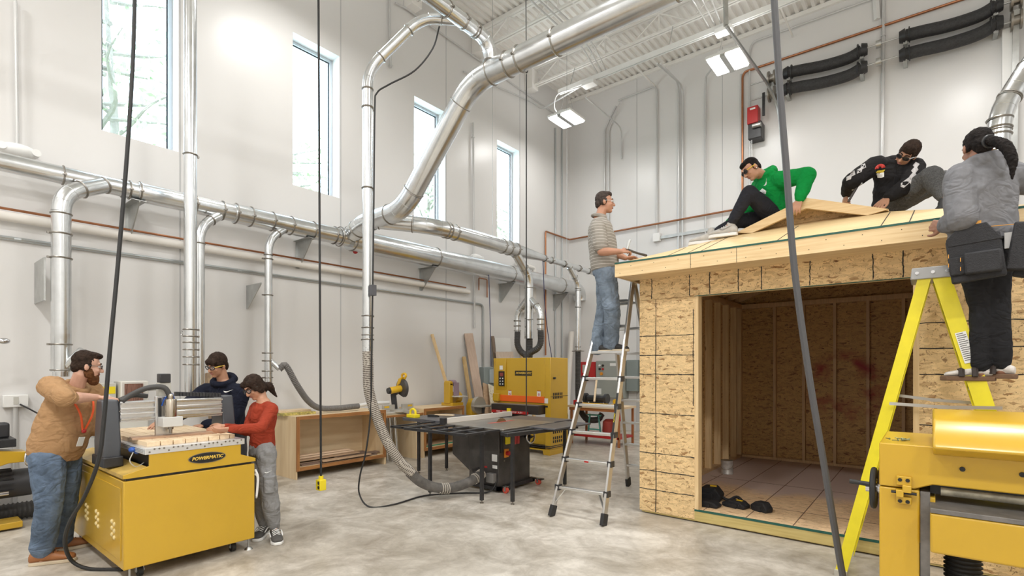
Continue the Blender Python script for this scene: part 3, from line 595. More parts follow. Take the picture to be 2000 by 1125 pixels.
t = cord([at(858, 52, t=6.05), at(845, 95, t=6.0), at(810, 138, t=5.95), at(760, 165, t=5.9), at(736, 182, t=5.9), at(732, 215, t=5.9), at(730, 400, t=5.9), at(728, 560, t=5.9), at(726, 680, t=5.9), at(724, 800, t=5.9), at(715, 880, t=5.9), at(703, 930, t=5.9), at(702, 965, t=5.95), at(722, 990, z=.01), at(770, 985, z=.012), at(830, 968, z=.012), at(900, 963, z=.012), at(950, 962, z=.015), at(966, 950, t=6.6), at(967, 938, t=6.62)], .0095, 'black power cord running down the slim duct and across the floor to the saw', k=6)
q = at(728, 567, t=5.88); B((q.x-.03, q.y-.03, q.z-.06), (q.x+.03, q.y+.03, q.z+.06)).build('twist_connector', mat('dark_connector', (.1, .1, .11), .5), tagged=('dark cord connector strapped beside the slim vertical duct', 'connector'))
cord([at(954, 520, x=-7.2), at(957, 610, x=-7.4), at(959, 715, x=-7.45)], .008, 'blue cord hanging from the wall duct to the grey box', m=mat('blue_cord', (.02, .03, .12), .5))
cord([at(1060, 503, x=-6.0), at(1064, 590, x=-6.2), at(1070, 650, x=-6.4), at(1078, 700, x=-6.5)], .008, 'blue cord draped over the room duct right of the sander ducts', m=MATS['blue_cord'])
# ================================================================ SHED FRAMED IN THE SHOP
PINE = wood('pine_x', (.86, .66, .38), (.72, .5, .25), 0); PINEZ = wood('pine_z', (.86, .66, .38), (.72, .5, .25), 2); PINEY = wood('pine_y', (.84, .64, .37), (.7, .48, .24), 1)
TREAT = wood('treated_lumber', (.62, .5, .2), (.5, .38, .13), 0)
GREEN = mat('dark_green_edge_paint', (.015, .1, .075), .6); MARK = mat('black_marker_line', (.03, .028, .025), .8)
def red_spray(nt, tc, base):
    L = nt.links.new; N = nt.nodes.new; sx = N('ShaderNodeSeparateXYZ'); L(tc.outputs['Object'], sx.inputs[0])
    cx = N('ShaderNodeCombineXYZ'); L(sx.outputs[0], cx.inputs[0]); L(sx.outputs[2], cx.inputs[1])
    n = N('ShaderNodeTexNoise'); n.inputs['Scale'].default_value = 3.5; n.inputs['Detail'].default_value = 3; L(cx.outputs[0], n.inputs[0])
    d = N('ShaderNodeVectorMath'); d.operation = 'DISTANCE'; d.inputs[1].default_value = (-.02, 1.32, 0); L(cx.outputs[0], d.inputs[0])
    a = N('ShaderNodeMath'); a.operation = 'SUBTRACT'; a.inputs[1].default_value = .37; L(d.outputs['Value'], a.inputs[0])
    b = N('ShaderNodeMath'); b.operation = 'ABSOLUTE'; L(a.outputs[0], b.inputs[0])
    r = N('ShaderNodeMapRange'); r.inputs['From Min'].default_value = .2; r.inputs['From Max'].default_value = .0; L(b.outputs[0], r.inputs[0])
    m = N('ShaderNodeMapRange'); m.inputs['From Min'].default_value = .42; m.inputs['From Max'].default_value = .62; L(n.outputs[0], m.inputs[0])
    mu = N('ShaderNodeMath'); mu.operation = 'MULTIPLY'; L(r.outputs[0], mu.inputs[0]); L(m.outputs[0], mu.inputs[1])
    mx = N('ShaderNodeMixRGB'); mx.inputs[2].default_value = (.33, .012, .02, 1); L(mu.outputs[0], mx.inputs[0]); L(base, mx.inputs[1]); return mx.outputs[0]
def grey_dust(nt, tc, base):
    L = nt.links.new; N = nt.nodes.new; sx = N('ShaderNodeSeparateXYZ'); L(tc.outputs['Object'], sx.inputs[0])
    n = N('ShaderNodeTexNoise'); n.inputs['Scale'].default_value = 2.2; L(tc.outputs['Object'], n.inputs[0])
    a = N('ShaderNodeMath'); a.operation = 'MULTIPLY_ADD'; a.inputs[1].default_value = .9; L(n.outputs[0], a.inputs[0]); L(sx.outputs[1], a.inputs[2])
    r = N('ShaderNodeMapRange'); r.inputs['From Min'].default_value = 1.6; r.inputs['From Max'].default_value = 1.95; L(a.outputs[0], r.inputs[0])
    mx = N('ShaderNodeMixRGB'); mx.inputs[2].default_value = (.62, .48, .42, 1); L(r.outputs[0], mx.inputs[0]); L(base, mx.inputs[1]); return mx.outputs[0]
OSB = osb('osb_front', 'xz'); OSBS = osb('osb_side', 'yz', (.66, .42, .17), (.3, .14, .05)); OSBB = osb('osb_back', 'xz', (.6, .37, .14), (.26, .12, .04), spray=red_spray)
OSBF = osb('osb_floor', 'xy', (.8, .57, .34), (.5, .3, .15), .45, grey_dust); OSBR = wood('roof_sheathing', (.83, .64, .36), (.66, .46, .22), 0, ring=26, scale=4, knots=False)
X0, X1, Y0, Y1, ZF = -2.49, .64, 5.335, 9.06, .135; OX0, OX1, OZ = -1.884, -.0625, 2.345
sh = empty('shed', (-.9625, Y0, 0), 'unfinished storage shed with strand board walls and hip roof standing on the shop floor', 'shed')
T = .012
# floor
B((X0+.02, Y0+T, .115), (X1, Y1, ZF)).build('floor_deck', OSBF, sh)
B((OX0, Y0-.004, .117), (OX1, Y0+T, ZF+.001)).build('green_edge', GREEN, sh)
B((X0+.02, Y0+T, .012), (X1, Y0+.05, .115)).build('rim_joist', TREAT, sh); B((OX0, Y0+.0, .02), (OX1, Y0+T, .116)).build('sill_board', TREAT, sh)
for x in (X0+.1, -.97, X1-.1): B((x-.05, Y0+.06, 0), (x+.05, Y1-.1, .09)).build('skid', TREAT, sh)
mb = MB()
for x in (-2.2, -1.8, -1.39, -.98, -.58, -.17): mb.bar((x, Y0+.02, ZF+.001), (x, Y1-.1, ZF+.001), .008, .002)
for y in (5.9, 7.1): mb.bar((X0+.2, y, ZF+.001), (X1-.1, y, ZF+.001), .008, .002)
mb.build('floor_chalk_lines', mat('brown_chalk', (.2, .12, .08), .9), sh)
# front sheathing
B((X0, Y0, .03), (OX0, Y0+T, 2.33)).build('front_panel', OSB, sh); B((OX1, Y0, .03), (X1, Y0+T, 2.33)).build('front_panel', OSB, sh); B((X0, Y0, 2.333), (X1, Y0+T, 2.80)).build('header_panel', OSB, sh)
def scrib(mb, p, q, w=.007, n=14):
    p, q = Vector(p), Vector(q); d = (q-p).normalized(); s = d.cross(Vector((0, 1, 0)))
    pts = [p.lerp(q, i/n)+s*RND.uniform(-.003, .003) for i in range(n+1)]
    for a, b in zip(pts, pts[1:]): mb.bar(a, b, w*RND.uniform(.8, 1.5), .0016, up=(0, 1, 0))
mb = MB(); yy = Y0-.0008
for py in (656, 694, 731, 808, 886, 921, 958):
    z = at(1285, py, y=Y0).z; scrib(mb, (X0, yy, z), (OX0, yy, z))
scrib(mb, (at(1281, 700, y=Y0).x, yy, .03), (at(1281, 700, y=Y0).x, yy, 2.33)); scrib(mb, (OX0-.012, yy, 1.2), (OX0-.012, yy, 2.2))
mb.build('marker_lines', MARK, sh)
mb = MB()
for px in (1273, 1347, 1386, 1442, 1487, 1582, 1705, 1764, 1900): x = at(px, 540, y=Y0).x; mb = MB(); scrib(mb, (x, yy, 2.34), (x, yy, 2.58)); mb.build('marker_line', MARK, sh)
mb = MB()
for py in (630, 680, 731, 832, 905, 960, 1020):
    z = at(1830, py, y=Y0).z; scrib(mb, (OX1, yy, z), (X1, yy, z))
scrib(mb, (.3, yy, .05), (.3, yy, 2.3)); mb.build('marker_lines', MARK, sh)
MB().box((OX0, Y0-.002, ZF), (OX0+.04, Y0+.1, OZ)).build('jamb_stud', PINEZ, sh); MB().box((OX1-.04, Y0-.002, ZF), (OX1, Y0+.1, OZ)).build('jamb_stud', PINEZ, sh); B((OX0+.04, Y0+T+.001, OZ-.012), (OX1-.04, Y0+.1, OZ+.1)).build('header_board', PINE, sh)
B((OX0, Y0-.003, OZ-.016), (OX1, Y0+.012, OZ-.01)).build('green_edge', GREEN, sh)
# other walls
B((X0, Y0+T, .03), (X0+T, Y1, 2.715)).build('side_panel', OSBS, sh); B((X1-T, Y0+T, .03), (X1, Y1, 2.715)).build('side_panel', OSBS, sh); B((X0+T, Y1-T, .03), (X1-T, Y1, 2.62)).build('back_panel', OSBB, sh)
STUDB = mat('stud_pine', (.66, .45, .24), .6, var=.15, scale=6, stretch=(12, 12, .8)); STUDR = bpy.data.materials.new('stud_pine_red'); STUDR.use_nodes = True
nt = STUDR.node_tree; tc = nt.nodes.new('ShaderNodeTexCoord'); rgb = nt.nodes.new('ShaderNodeRGB'); rgb.outputs[0].default_value = (.66, .45, .24, 1); nt.links.new(red_spray(nt, tc, rgb.outputs[0]), nt.nodes['Principled BSDF'].inputs['Base Color'])
for k in range(8):
    x = -2.37+.4064*k+.06
    if k == 0: x = X0+.07
    if x < X1-.05: B((x-.019, Y1-T-.089, ZF+.038), (x+.019, Y1-T, 2.55)).build('stud', STUDR if 2 < k < 6 else STUDB, sh)
B((X0+T, Y1-T-.089, ZF), (X1-T, Y1-T, ZF+.038)).build('bottom_plate', STUDB, sh); B((X0+T, Y1-T-.089, 2.55), (X1-T, Y1-T, 2.62)).build('top_plate', STUDB, sh)
for k in range(10):
    y = Y0+.12+.4*k
    if k == 9: y = Y1-.13
    for x, s in ((X0+T, 1), (X1-T, -1)):
        B((x, y-.019, ZF+.038), (x+s*.089, y+.019, 2.55)).build('stud', PINEZ if s > 0 else STUDB, sh)
for x, s in ((X0+T, 1), (X1-T, -1)): B((x, Y0+.1, ZF), (x+s*.089, Y1-.1, ZF+.038)).build('bottom_plate', STUDB, sh); B((x, Y0+.1, 2.55), (x+s*.089, Y1-.1, 2.62)).build('top_plate', STUDB, sh)
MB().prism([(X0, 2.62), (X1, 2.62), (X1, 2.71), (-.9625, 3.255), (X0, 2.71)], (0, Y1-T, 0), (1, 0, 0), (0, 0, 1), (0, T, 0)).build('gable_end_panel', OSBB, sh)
# roof
EX0, EX1, EY, EZ, SL = -2.6, .675, 4.985, 2.70, .36; XM = (EX0+EX1)/2; K = 1.155; YG = EY+K; ZR = EZ+SL*(XM-EX0); YR = 9.4
def slab(poly, th=.015):
    mb = MB(); a = [mb.bm.verts.new(p) for p in poly]; b = [mb.bm.verts.new((p[0], p[1], p[2]-th)) for p in poly]; n = len(poly)
    mb.bm.faces.new(a); mb.bm.faces.new(b[::-1])
    for i in range(n): mb.bm.faces.new((a[i], a[(i+1) % n], b[(i+1) % n], b[i]))
    return mb
hl, hr = (EX0+K, YG, EZ+SL*K), (EX1-K, YG, EZ+SL*K)
slab([(EX0, EY, EZ), (EX1, EY, EZ), hr, hl]).build('front_roof_panel', OSBR, sh)
slab([(EX0, EY, EZ), hl, (XM, YG, ZR), (XM, YR, ZR), (EX0, YR, EZ)]).build('roof_panel', OSBR, sh); slab([(EX1, EY, EZ), (EX1, YR, EZ), (XM, YR, ZR), (XM, YG, ZR), hr]).build('roof_panel', OSBR, sh)
GH = .67; YK = EY+.93; zk = ZR-SL*GH
for s in (-1, 1): slab([(XM, YK, ZR+.012), (XM, YG+.02, ZR+.012), (XM+s*GH, YG+.02, zk+.012), (XM+s*GH, YK, zk+.012)]).build('gable_roof_panel', OSBR, sh)
MB().prism([(-GH+.06, 0), (GH-.06, 0), (0, SL*GH-.02)], (XM, YG-.02, zk), (1, 0, 0), (0, 0, 1), (0, .012, 0)).build('gable_panel', OSB, sh)
for s in (-1, 1): MB().prism([(0, 0), (s*GH, -SL*GH), (s*(GH-.16), -SL*GH-.03), (0, -.105)], (XM, YK-.02, ZR+.01), (1, 0, 0), (0, 0, 1), (0, .038, 0)).build('rake_board', PINE, sh)
B((EX0, EY-.02, EZ-.145), (EX1, EY+.018, EZ-.008)).build('fascia_board', PINE, sh); B((EX0, EY-.024, EZ-.01), (EX1, EY+.0, EZ+.006)).build('green_edge', GREEN, sh)
for x in (EX0, EX1-.038): B((x, EY+.018, EZ-.145), (x+.038, YR, EZ-.01)).build('fascia_board', PINEY, sh)
mb = MB()
for x in (at(1350, 525, y=EY).x, at(1440, 510, y=EY).x): mb.box((x-.0015, EY-.0215, EZ-.145), (x+.0015, EY-.02, EZ-.01))
for k in range(26):
    x = EX0+.06+k*.125; mb.cbox((x, EY-.021, EZ-(.045 if k % 2 else .11)), (.006, .002, .006))
mb.build('nail_heads', MARK, sh)
B((EX0+.038, EY+.018, EZ-.14), (EX1-.038, Y0, EZ-.125)).build('soffit_board', PINE, sh)
mb = MB()
for x in (-2.05, -1.85, -1.72, -1.05, -.3, -.12):
    k = .05; k2 = min(.9, x-EX0-.05, EX1-x-.05); mb.bar((x, EY+k, EZ+SL*k+.0015), (x+.02, EY+k2, EZ+SL*k2+.0015), .007, .002)
mb.build('roof_seam_lines', MARK, sh)
for k in range(8):
    x = EX0+.35+k*.38; kk = min(K, x-EX0, EX1-x); MB().bar((x, EY+.1, EZ+SL*.1-.06), (x, EY+kk, EZ+SL*kk-.06), .038, .09).build('rafter', STUDB, sh)
    y = 6.5+k*.4
    for s, xe in ((1, EX0+.1), (-1, EX1-.1)): MB().bar((xe, y, EZ+SL*.1-.065), (XM, y, ZR-.065), .038, .09).build('rafter', STUDB, sh)
B((XM-.02, YG, ZR-.16), (XM+.02, YR, ZR-.02)).build('ridge_board', STUDB, sh)
# things on the shed floor
t = empty('paint_can', at(1420, 925, z=ZF), 'dented white paint can on the shed floor near the left studs', 'can'); q = at(1420, 925, z=ZF)
MB().lathe([(.075, .0), (.08, .004), (.08, .01), (.077, .015), (.077, .17), (.08, .175), (.08, .185)], q, n=24).build('can', mat('smudged_white_can', (.6, .58, .55), .4, .3, var=.25, scale=18), t)
MB().lathe([(.07, .178), (.074, .186), (.078, .186)], q, n=24).build('lid', GALV2, t); u = q+Vector((0, 0, .13)); MB().tube([u+Vector((.085*math.cos(a), -.07*abs(math.sin(a))-.02, -.06*math.sin(a))) for a in [PI*j/10 for j in range(11)]], .002, 5).build('handle', CHROME, t)
BAG = mat('black_canvas', (.012, .012, .014), .8, bump=.3, bscale=60)
def pouch(px, py, sz, rz, label, extra=None, yellow=False, name='tool_pouch'):
    q = at(px, py, z=ZF); t = empty(name, q, label, 'pouch'); M = Matrix.Translation(q) @ Euler((0, 0, rz)).to_matrix().to_4x4(); w, d, h = sz
    mb = MB(); mb.prism([(-w/2, 0), (w/2, 0), (w*.55, h*.45), (w*.3, h), (-w*.2, h*.95), (-w*.52, h*.5)], M@Vector((0, -d/2, 0)), M.to_3x3()@Vector((1, 0, 0)), (0, 0, 1), M.to_3x3()@Vector((0, d, 0))); mb.build('pouch', BAG, t, bevel=.012)
    mb = MB(); mb.box((-w*.35, -d*.62, 0), (w*.2, -d*.45, h*.6), M); mb.build('front_pocket', BAG, t, bevel=.006)
    if extra: MB().tube(catmull([M@Vector(p) for p in extra], 6), .016, 6).build('belt', BAG, t)
    if yellow: MB().box((w*.05, -.012, h*.97), (w*.3, .012, h*1.06), M).build('yellow_tab', mat('yellow_thread', (.8, .5, .02), .5), t)
    return t
pouch(1385, 975, (.26, .2, .15), .1, 'black tool pouch slumped against the left jamb on the shed floor', [(.12, 0, .05), (.2, 0, .02), (.28, .02, .06), (.34, .0, .03)], True)
pouch(1382, 988, (.24, .13, .06), -.1, 'flat black pouch with rivets in front of the slumped tool pouch')
pouch(1437, 990, (.24, .13, .075), -.25, 'black multi pocket tool pouch in the middle of the shed sill', None, True)
pouch(1487, 998, (.19, .1, .1), -.5, 'small open black holster rightmost on the shed sill')
# ================================================================ MACHINES
YELT = mat('gold_lettering', (.75, .5, .08), .4); INK = mat('black_print', (.01, .01, .01), .5); PAPER = mat('white_label', (.8, .8, .78), .5)
GREYM = mat('machine_beige_grey', (.55, .54, .49), .4); PLYE = mat('plywood_edge', (.72, .55, .33), .6, var=.2, scale=30)
BIRCH = wood('birch_ply', (.8, .63, .4), (.7, .52, .3), 0, ring=5, scale=2, knots=False); BIRCHY = wood('birch_ply_y', (.8, .64, .42), (.7, .53, .32), 1, ring=5, scale=2, knots=False); OAK = wood('oak_edge', (.45, .21, .06), (.24, .09, .03), 1, ring=20, scale=4, knots=False); OAKZ = wood('oak_edge_z', (.45, .21, .06), (.24, .09, .03), 2, ring=20, scale=4, knots=False)
BIRCHZ = wood('birch_ply_z', (.8, .63, .4), (.7, .52, .3), 2, ring=5, scale=2, knots=False); MAPLE = wood('maple', (.83, .66, .45), (.74, .55, .34), 0, ring=16, knots=False)
def caster(root, x, y, z, r=.05, m=RUB, name='caster'):
    o = MB().cyl((x, y-.016, r), (x, y+.016, r), r, n=18).build(name, m, root); MB().box((x-.03, y-.025, 2*r+.005), (x+.03, y+.025, z)).box((x-.012, y-.025, r-.01), (x+.012, y-.019, 2*r+.01)).box((x-.012, y+.019, r-.01), (x+.012, y+.025, 2*r+.01)).cyl((x, y-.03, r), (x, y+.03, r), .01, n=8).build('fork', GALV2, o)
# ---- router table (CNC)
t = empty('router_table', (-5.4, 1.65, 0), 'large yellow gantry router table that three people are working at', 'machine')
ax0, ax1, ay0, ay1 = -6.19, -4.61, 1.17, 2.12
B((ax0, ay0, .1), (ax1, ay1, .755)).build('cabinet_body', YEL, t, bevel=.006)
MB().box((ax0+.12, ay0-.006, .16), (ax1-.06, ay0, .70)).build('access_panel', YEL, t, bevel=.003)
for i, x in enumerate((-6.0, -5.6, -5.28, -4.84)):
    mb = MB()
    for a in range(2):
        for b_ in range(3): mb.sph((x+(a-.5)*.06, ay0-.006, .42-b_*.05-.012*a), (.022, .012, .018), n=10, m=6)
    mb.build('vent_louvers', mat('cream_vents', (.75, .6, .28), .4), t)
B((ax0+.02, ay0+.02, .755), (ax1-.02, ay1-.02, .775)).build('gap_rail', BLK, t)
pan = [(ay0-.005, .775), (ay1+.005, .775), (ay1+.005, .803), (2.0, .85), (2.0, .937), (1.33, .937), (1.33, .848), (ay0-.005, .803)]
MB().prism(pan, (ax1-.012, 0, 0), (0, 1, 0), (0, 0, 1), (.018, 0, 0)).build('front_skirt', YEL, t, bevel=.002)
MB().prism([(0, .775), (0, .803), (.165, .838), (.165, .775)], (ax0, ay0-.005, 0), (0, 1, 0), (0, 0, 1), (ax1-ax0-.012, 0, 0)).build('side_pan', mat('dusty_yellow_enamel', (.6, .4, .1), .4, var=.25, scale=5), t)
MB().prism([(0, .775), (0, .803), (-.125, .838), (-.125, .775)], (ax0, ay1+.005, 0), (0, 1, 0), (0, 0, 1), (ax1-ax0-.012, 0, 0)).build('side_pan', MATS['dusty_yellow_enamel'], t)
B((ax0+.1, 1.36, .775), (ax1-.03, 1.97, .937)).build('under_table', BLK, t)
AL = mat('bright_aluminium', (.75, .76, .77), .35, .7)
mb = MB().box((ax0+.05, 1.3, .937), (ax1+.01, 2.03, .985)); 
for k in range(4): mb.box((ax0+.05, 1.292, .942+k*.011), (ax1, 1.3, .948+k*.011))
mb.build('aluminium_bed', AL, t, bevel=.002)
mb = MB()
for k in range(22): mb.cyl((ax1+.009, 1.33+k*.032, .975 if k % 4 else .955), (ax1+.013, 1.33+k*.032, .975 if k % 4 else .955), .007, n=8)
mb.build('t_slot_bolts', CLAMP, t)
ys = [1.335, 1.43, 1.517, 1.604, 1.691, 1.778, 1.865, 1.945, 1.99]
for k in range(8): B((-5.95, ys[k]+.004, .985), (-4.69, ys[k+1]-.003, 1.02)).build('spoilboard_slat', MAPLE, t, bevel=.002)
wb = empty('wooden_board', (-4.95, 1.62, 1.0205), 'thin brown board lying across the slats of the router table', 'board')
MB().box((-.13, -.3, 0), (.0, .3, .016), Matrix.Translation((-4.87, 1.6, 1.0205)) @ Euler((0, 0, -.12)).to_matrix().to_4x4()).build('board', wood('walnut_ply', (.5, .33, .22), (.36, .22, .14), 1, knots=False), wb)
POST = mat('charcoal_shroud', (.07, .075, .085), .35)
for y, s in ((1.19, -1), (2.06, 1)):
    mb = MB().prism([(-.15, .02), (.12, .02), (.13, .2), (.06, .53), (-.09, .53), (-.16, .2)], (-5.09, y-.055, .81), (1, 0, 0), (0, 0, 1), (0, .11, 0)); mb.build('gantry_post', POST, t, bevel=.012)
    B((-5.27, y-.065, .82), (-4.94, y+.065, .9)).build('post_foot', BLK, t, bevel=.008)
mb = MB()
for z in (1.205, 1.287): mb.box((-5.06, 1.245, z-.038), (-4.99, 2.0, z+.038)).box((-4.99, 1.245, z+.012), (-4.975, 2.0, z+.028)).box((-4.99, 1.245, z-.028), (-4.975, 2.0, z-.012))
mb.build('gantry_beam', ALU, t, bevel=.004); mb = MB()
for z in (1.19, 1.31): mb.bar((-4.972, 1.245, z), (-4.972, 2.0, z), .012, .012)
for z in (1.17, 1.247): mb.bar((-4.985, 1.245, z), (-4.985, 2.0, z), .01, .012)
mb.build('linear_rail', CHROME, t)
cy = 1.545
B((-4.985, cy-.07, 1.03), (-4.955, cy+.05, 1.36)).build('carriage_plate', ALU, t, bevel=.004); B((-5.03, cy-.045, 1.36), (-4.96, cy+.045, 1.47)).build('axis_housing', GREYM, t, bevel=.004); B((-5.03, cy-.04, 1.47), (-4.95, cy+.04, 1.545)).build('stepper_motor', PLASTIC, t, bevel=.006)
B((-4.954, cy-.052, 1.19), (-4.945, cy-.03, 1.345)).build('bearing_strip', BLK, t); B((-4.955, cy-.055, 1.11), (-4.83, cy+.09, 1.19)).build('spindle_clamp', mat('light_grey_block', (.62, .62, .6), .4), t, bevel=.005)
MB().lathe([(.042, 0), (.043, .18), (.04, .185), (.02, .19), (.02, .215), (.012, .23)], (-4.89, cy+.018, 1.15), n=24).build('spindle', mat('brushed_spindle', (.5, .44, .36), .22, 1), t)
MB().lathe([(.012, 0), (.012, .03), (.02, .032), (.02, .05), (.04, .055), (.04, .08)], (-4.89, cy+.018, 1.055), n=18).build('collet', CLAMP, t)
MB().tube(catmull([(-4.9, cy+.02, 1.345), (-4.92, cy-.02, 1.43), (-4.97, cy-.12, 1.43), (-5.0, cy-.22, 1.38), (-5.0, cy-.28, 1.335), (-4.99, cy-.29, 1.325)], 8), .021, 12).build('cable_sleeve', DRUB, t)
MB().tube(catmull([(-5.05, cy-.29, 1.335), (-5.05, cy-.2, 1.37), (-5.05, cy-.1, 1.36)], 8), .02, 10).build('cable_sleeve', DRUB, t)
mb = MB()
for k in range(14): mb.cbox((-5.04, cy+.11+k*.026, 1.37-.0018*k), (.05, .022, .035))
mb.build('drag_chain', PLASTIC, t); MB().tube(catmull([(-4.9, cy+.05, 1.33), (-4.91, cy+.03, 1.38), (-4.93, cy-.01, 1.34), (-4.94, cy-.03, 1.28)], 6), .006, 6).build('blue_air_line', mat('blue_plastic', (.02, .09, .4), .4), t)
MB().sph((-4.84, 1.285, .955), (.04, .025, .022)).sph((-4.82, 1.31, .94), (.03, .02, .02)).build('blue_masking_tape', MATS['blue_plastic'], t); MB().tube(catmull([(-4.8, 1.28, .94), (-4.77, 1.25, .88), (-4.76, 1.29, .83), (-4.8, 1.35, .85)], 6), .004, 6).build('loose_cable', GREYM, t)
lg = MB(); lg.bm.free(); lg.bm = bmesh.new(); pts = [(.135*math.cos(a), .04*math.sin(a)) for a in [2*PI*k/40 for k in range(40)]]
cyl = 1.735; lg.prism(pts, (ax1+.006, cyl, .86), (0, 1, 0), (0, 0, 1), (.006, 0, 0)); bd = lg.build('name_badge', INK, t, bevel=.002)
MB().prism([(p[0]*1.05, p[1]*1.09) for p in pts], (ax1+.0055, cyl, .86), (0, 1, 0), (0, 0, 1), (.004, 0, 0)).build('badge_rim', CLAMP, bd)
text('lettering', 'POWERMATIC', YELT, bd, axes((ax1+.0135, cyl, .86), (0, 1, 0), (0, 0, 1)), .036, .25, .0012)
for x, y in ((-4.72, 1.3), (-4.72, 1.98), (-6.05, 1.3), (-6.05, 1.98)): caster(t, x, y, .1, .042)
for x, y in ((-4.66, 1.22), (-4.66, 2.09), (-6.12, 1.22), (-6.12, 2.09)): MB().cyl((x, y, .0), (x, y, .02), .035, .02).cyl((x, y, .02), (x, y, .11), .008, n=8).build('levelling_foot', GALV2, t)
MB().tube(catmull([(-4.62, 2.13, .7), (-4.61, 2.15, .62), (-4.62, 2.14, .45), (-4.62, 2.15, .62), (-4.63, 2.13, .66)], 6), .009, 6).build('white_rope_coil', PAPER, t)
# ---- table saw
t = empty('table_saw', (-4.5, 5.3, 0), 'dark cabinet table saw with slatted extension tables in the middle of the shop', 'machine')
SAWB = mat('worn_black_enamel', (.05, .045, .042), .35, var=.5, scale=4); IRON = mat('cast_iron_top', (.32, .3, .27), .32, .8, var=.2, scale=5); TOPG = mat('dark_laminate', (.09, .09, .1), .35, var=.2)
sx0, sx1, sy0, sy1 = -4.8, -4.28, 5.04, 5.7
B((sx0, sy0, .07), (sx1, sy1, .83)).build('cabinet', SAWB, t, bevel=.006)
MB().prism([(0, .4), (0, .82), (.34, .82), (.34, .2)], (-5.14, sy0+.02, 0), (1, 0, 0), (0, 0, 1), (0, .4, 0)).build('motor_cover', SAWB, t, bevel=.01)
MB().box((sx0-.06, sy0-.05, .03), (sx1+.05, sy0, .075)).box((sx0-.06, sy1, .03), (sx1+.05, sy1+.05, .075)).box((sx1+.0, sy0-.05, .03), (sx1+.05, sy1+.05, .075)).box((sx1-.02, sy1+.0, .07), (sx1+.2, sy1+.06, .085)).build('mobile_base', BLK, t)
RW = mat('red_wheel', (.6, .08, .05), .5)
caster(t, sx1+.1, sy0+.02, .09, .04, RW); caster(t, sx1+.13, sy1+.02, .09, .04, RW)
B((-4.95, 4.7, .838), (-3.92, 5.78, .862)).build('table_top', IRON, t, bevel=.004)
B((-6.05, 4.93, .815), (-5.02, 5.82, .858)).build('outfeed_table', TOPG, t, bevel=.004)
B((-3.97, 5.78, .83), (-4.9, 6.3, .856)).build('side_wing', TOPG, t, bevel=.004)
B((-3.92, 5.2, .832), (-3.52, 6.05, .852)).build('front_wing', TOPG, t, bevel=.004)
MB().box((-3.9, 4.62, .8), (-3.84, 5.85, .845)).bar((-3.8, 4.6, .815), (-3.62, 5.85, .815), .06, .045).build('front_rail', BLK, t, bevel=.006)
mb = MB()
for k in range(5):
    x = -5.0+k*.252; mb.box((x-.03, 4.13, .838), (x+.02, 4.7, .86))
mb.box((-5.02, 4.11, .83), (-3.96, 4.145, .862)); mb.box((-5.02, 4.40, .825), (-3.96, 4.43, .85)); mb.build('slatted_wing', BLK, t, bevel=.003)
mb = MB()
for k in range(2):
    x = -5.36+k*.2; mb.box((x-.018, 4.2, .83), (x+.018, 4.95, .85))
mb.box((-5.4, 4.2, .82), (-5.0, 4.23, .848)); mb.build('slatted_wing', BLK, t, bevel=.003)
for x, y in ((-4.093, 4.512), (-3.776, 4.694), (-4.858, 4.395), (-5.815, 5.6), (-6.0, 5.2), (-3.79, 5.824)):
    o = MB().box((x-.018, y-.018, .035), (x+.018, y+.018, .835)).build('leg', BLK, t); MB().cyl((x, y, 0), (x, y, .012), .022).cyl((x, y, .012), (x, y, .05), .009).build('levelling_foot', CLAMP, o)
FEN = mat('white_fence', (.72, .68, .62), .4)
o = B((-4.96, 4.72, .862), (-4.915, 6.1, .93)).build('rip_fence', FEN, t, bevel=.003); B((-4.97, 4.66, .845), (-4.9, 4.73, .937)).build('fence_end_cap', BLK, o, bevel=.004)
mb = MB(); n = 60; pl = []
for k in range(n):
    a = 2*PI*k/n; r = .127*(1 if k % 3 else .93); pl.append((r*math.cos(a), r*math.sin(a)))
mb.prism(pl, (-4.5, 5.35, .79), (0, 1, 0), (0, 0, 1), (.003, 0, 0)); mb.build('blade', mat('saw_blade_steel', (.45, .35, .22), .3, .9), t); B((-4.53, 5.1, .8625), (-4.46, 5.6, .864)).build('throat_plate', mat('red_insert', (.5, .1, .07), .5), t)
fx = sx1+.004
B((fx, 5.13, .38), (fx+.004, 5.155, .40)).build('screw_plate', CLAMP, t)
fy = sy0-.004
def onfront(name, px0, py0, px1, py1, m, th=.012, root=t, y=None, bev=.002):
    a, b = at(px0, py0, y=y if y is not None else fy), at(px1, py1, y=y if y is not None else fy); return B((a.x, a.y-th, b.z), (b.x, a.y+.003, a.z)).build(name, m, root, bevel=bev)
onfront('rating_plate', 961, 887, 971, 902, PAPER, .004); onfront('rating_plate', 962, 908, 971, 916, PAPER, .004); o = onfront('magnetic_switch_box', 956, 922, 970, 943, mat('dull_grey_box', (.2, .19, .18), .5), .07, bev=.008)
B((-4.45, sy0-.085, .31), (-4.41, sy0-.075, .33)).build('red_label', RED, o)
MB().cyl((-4.62, sy0, .22), (-4.66, sy0-.1, .2), .062).build('dust_port', SAWB, t)
def onside(name, y0, z0, y1, z1, m, th=.02): return B((sx1, y0, z0), (sx1+th, y1, z1)).build(name, m, t, bevel=.004)
o = onside('power_switch', 5.14, .43, 5.22, .54, mat('orange_plate', (.75, .25, .02), .4)); MB().cyl((sx1+.02, 5.18, .485), (sx1+.06, 5.18, .485), .028).build('red_knob', RED, o)
onside('yellow_push_block', 5.16, .6, 5.26, .78, MATS['yellow_plastic'], .03); onside('hanging_strap', 5.07, .5, 5.11, .8, RUB, .02)
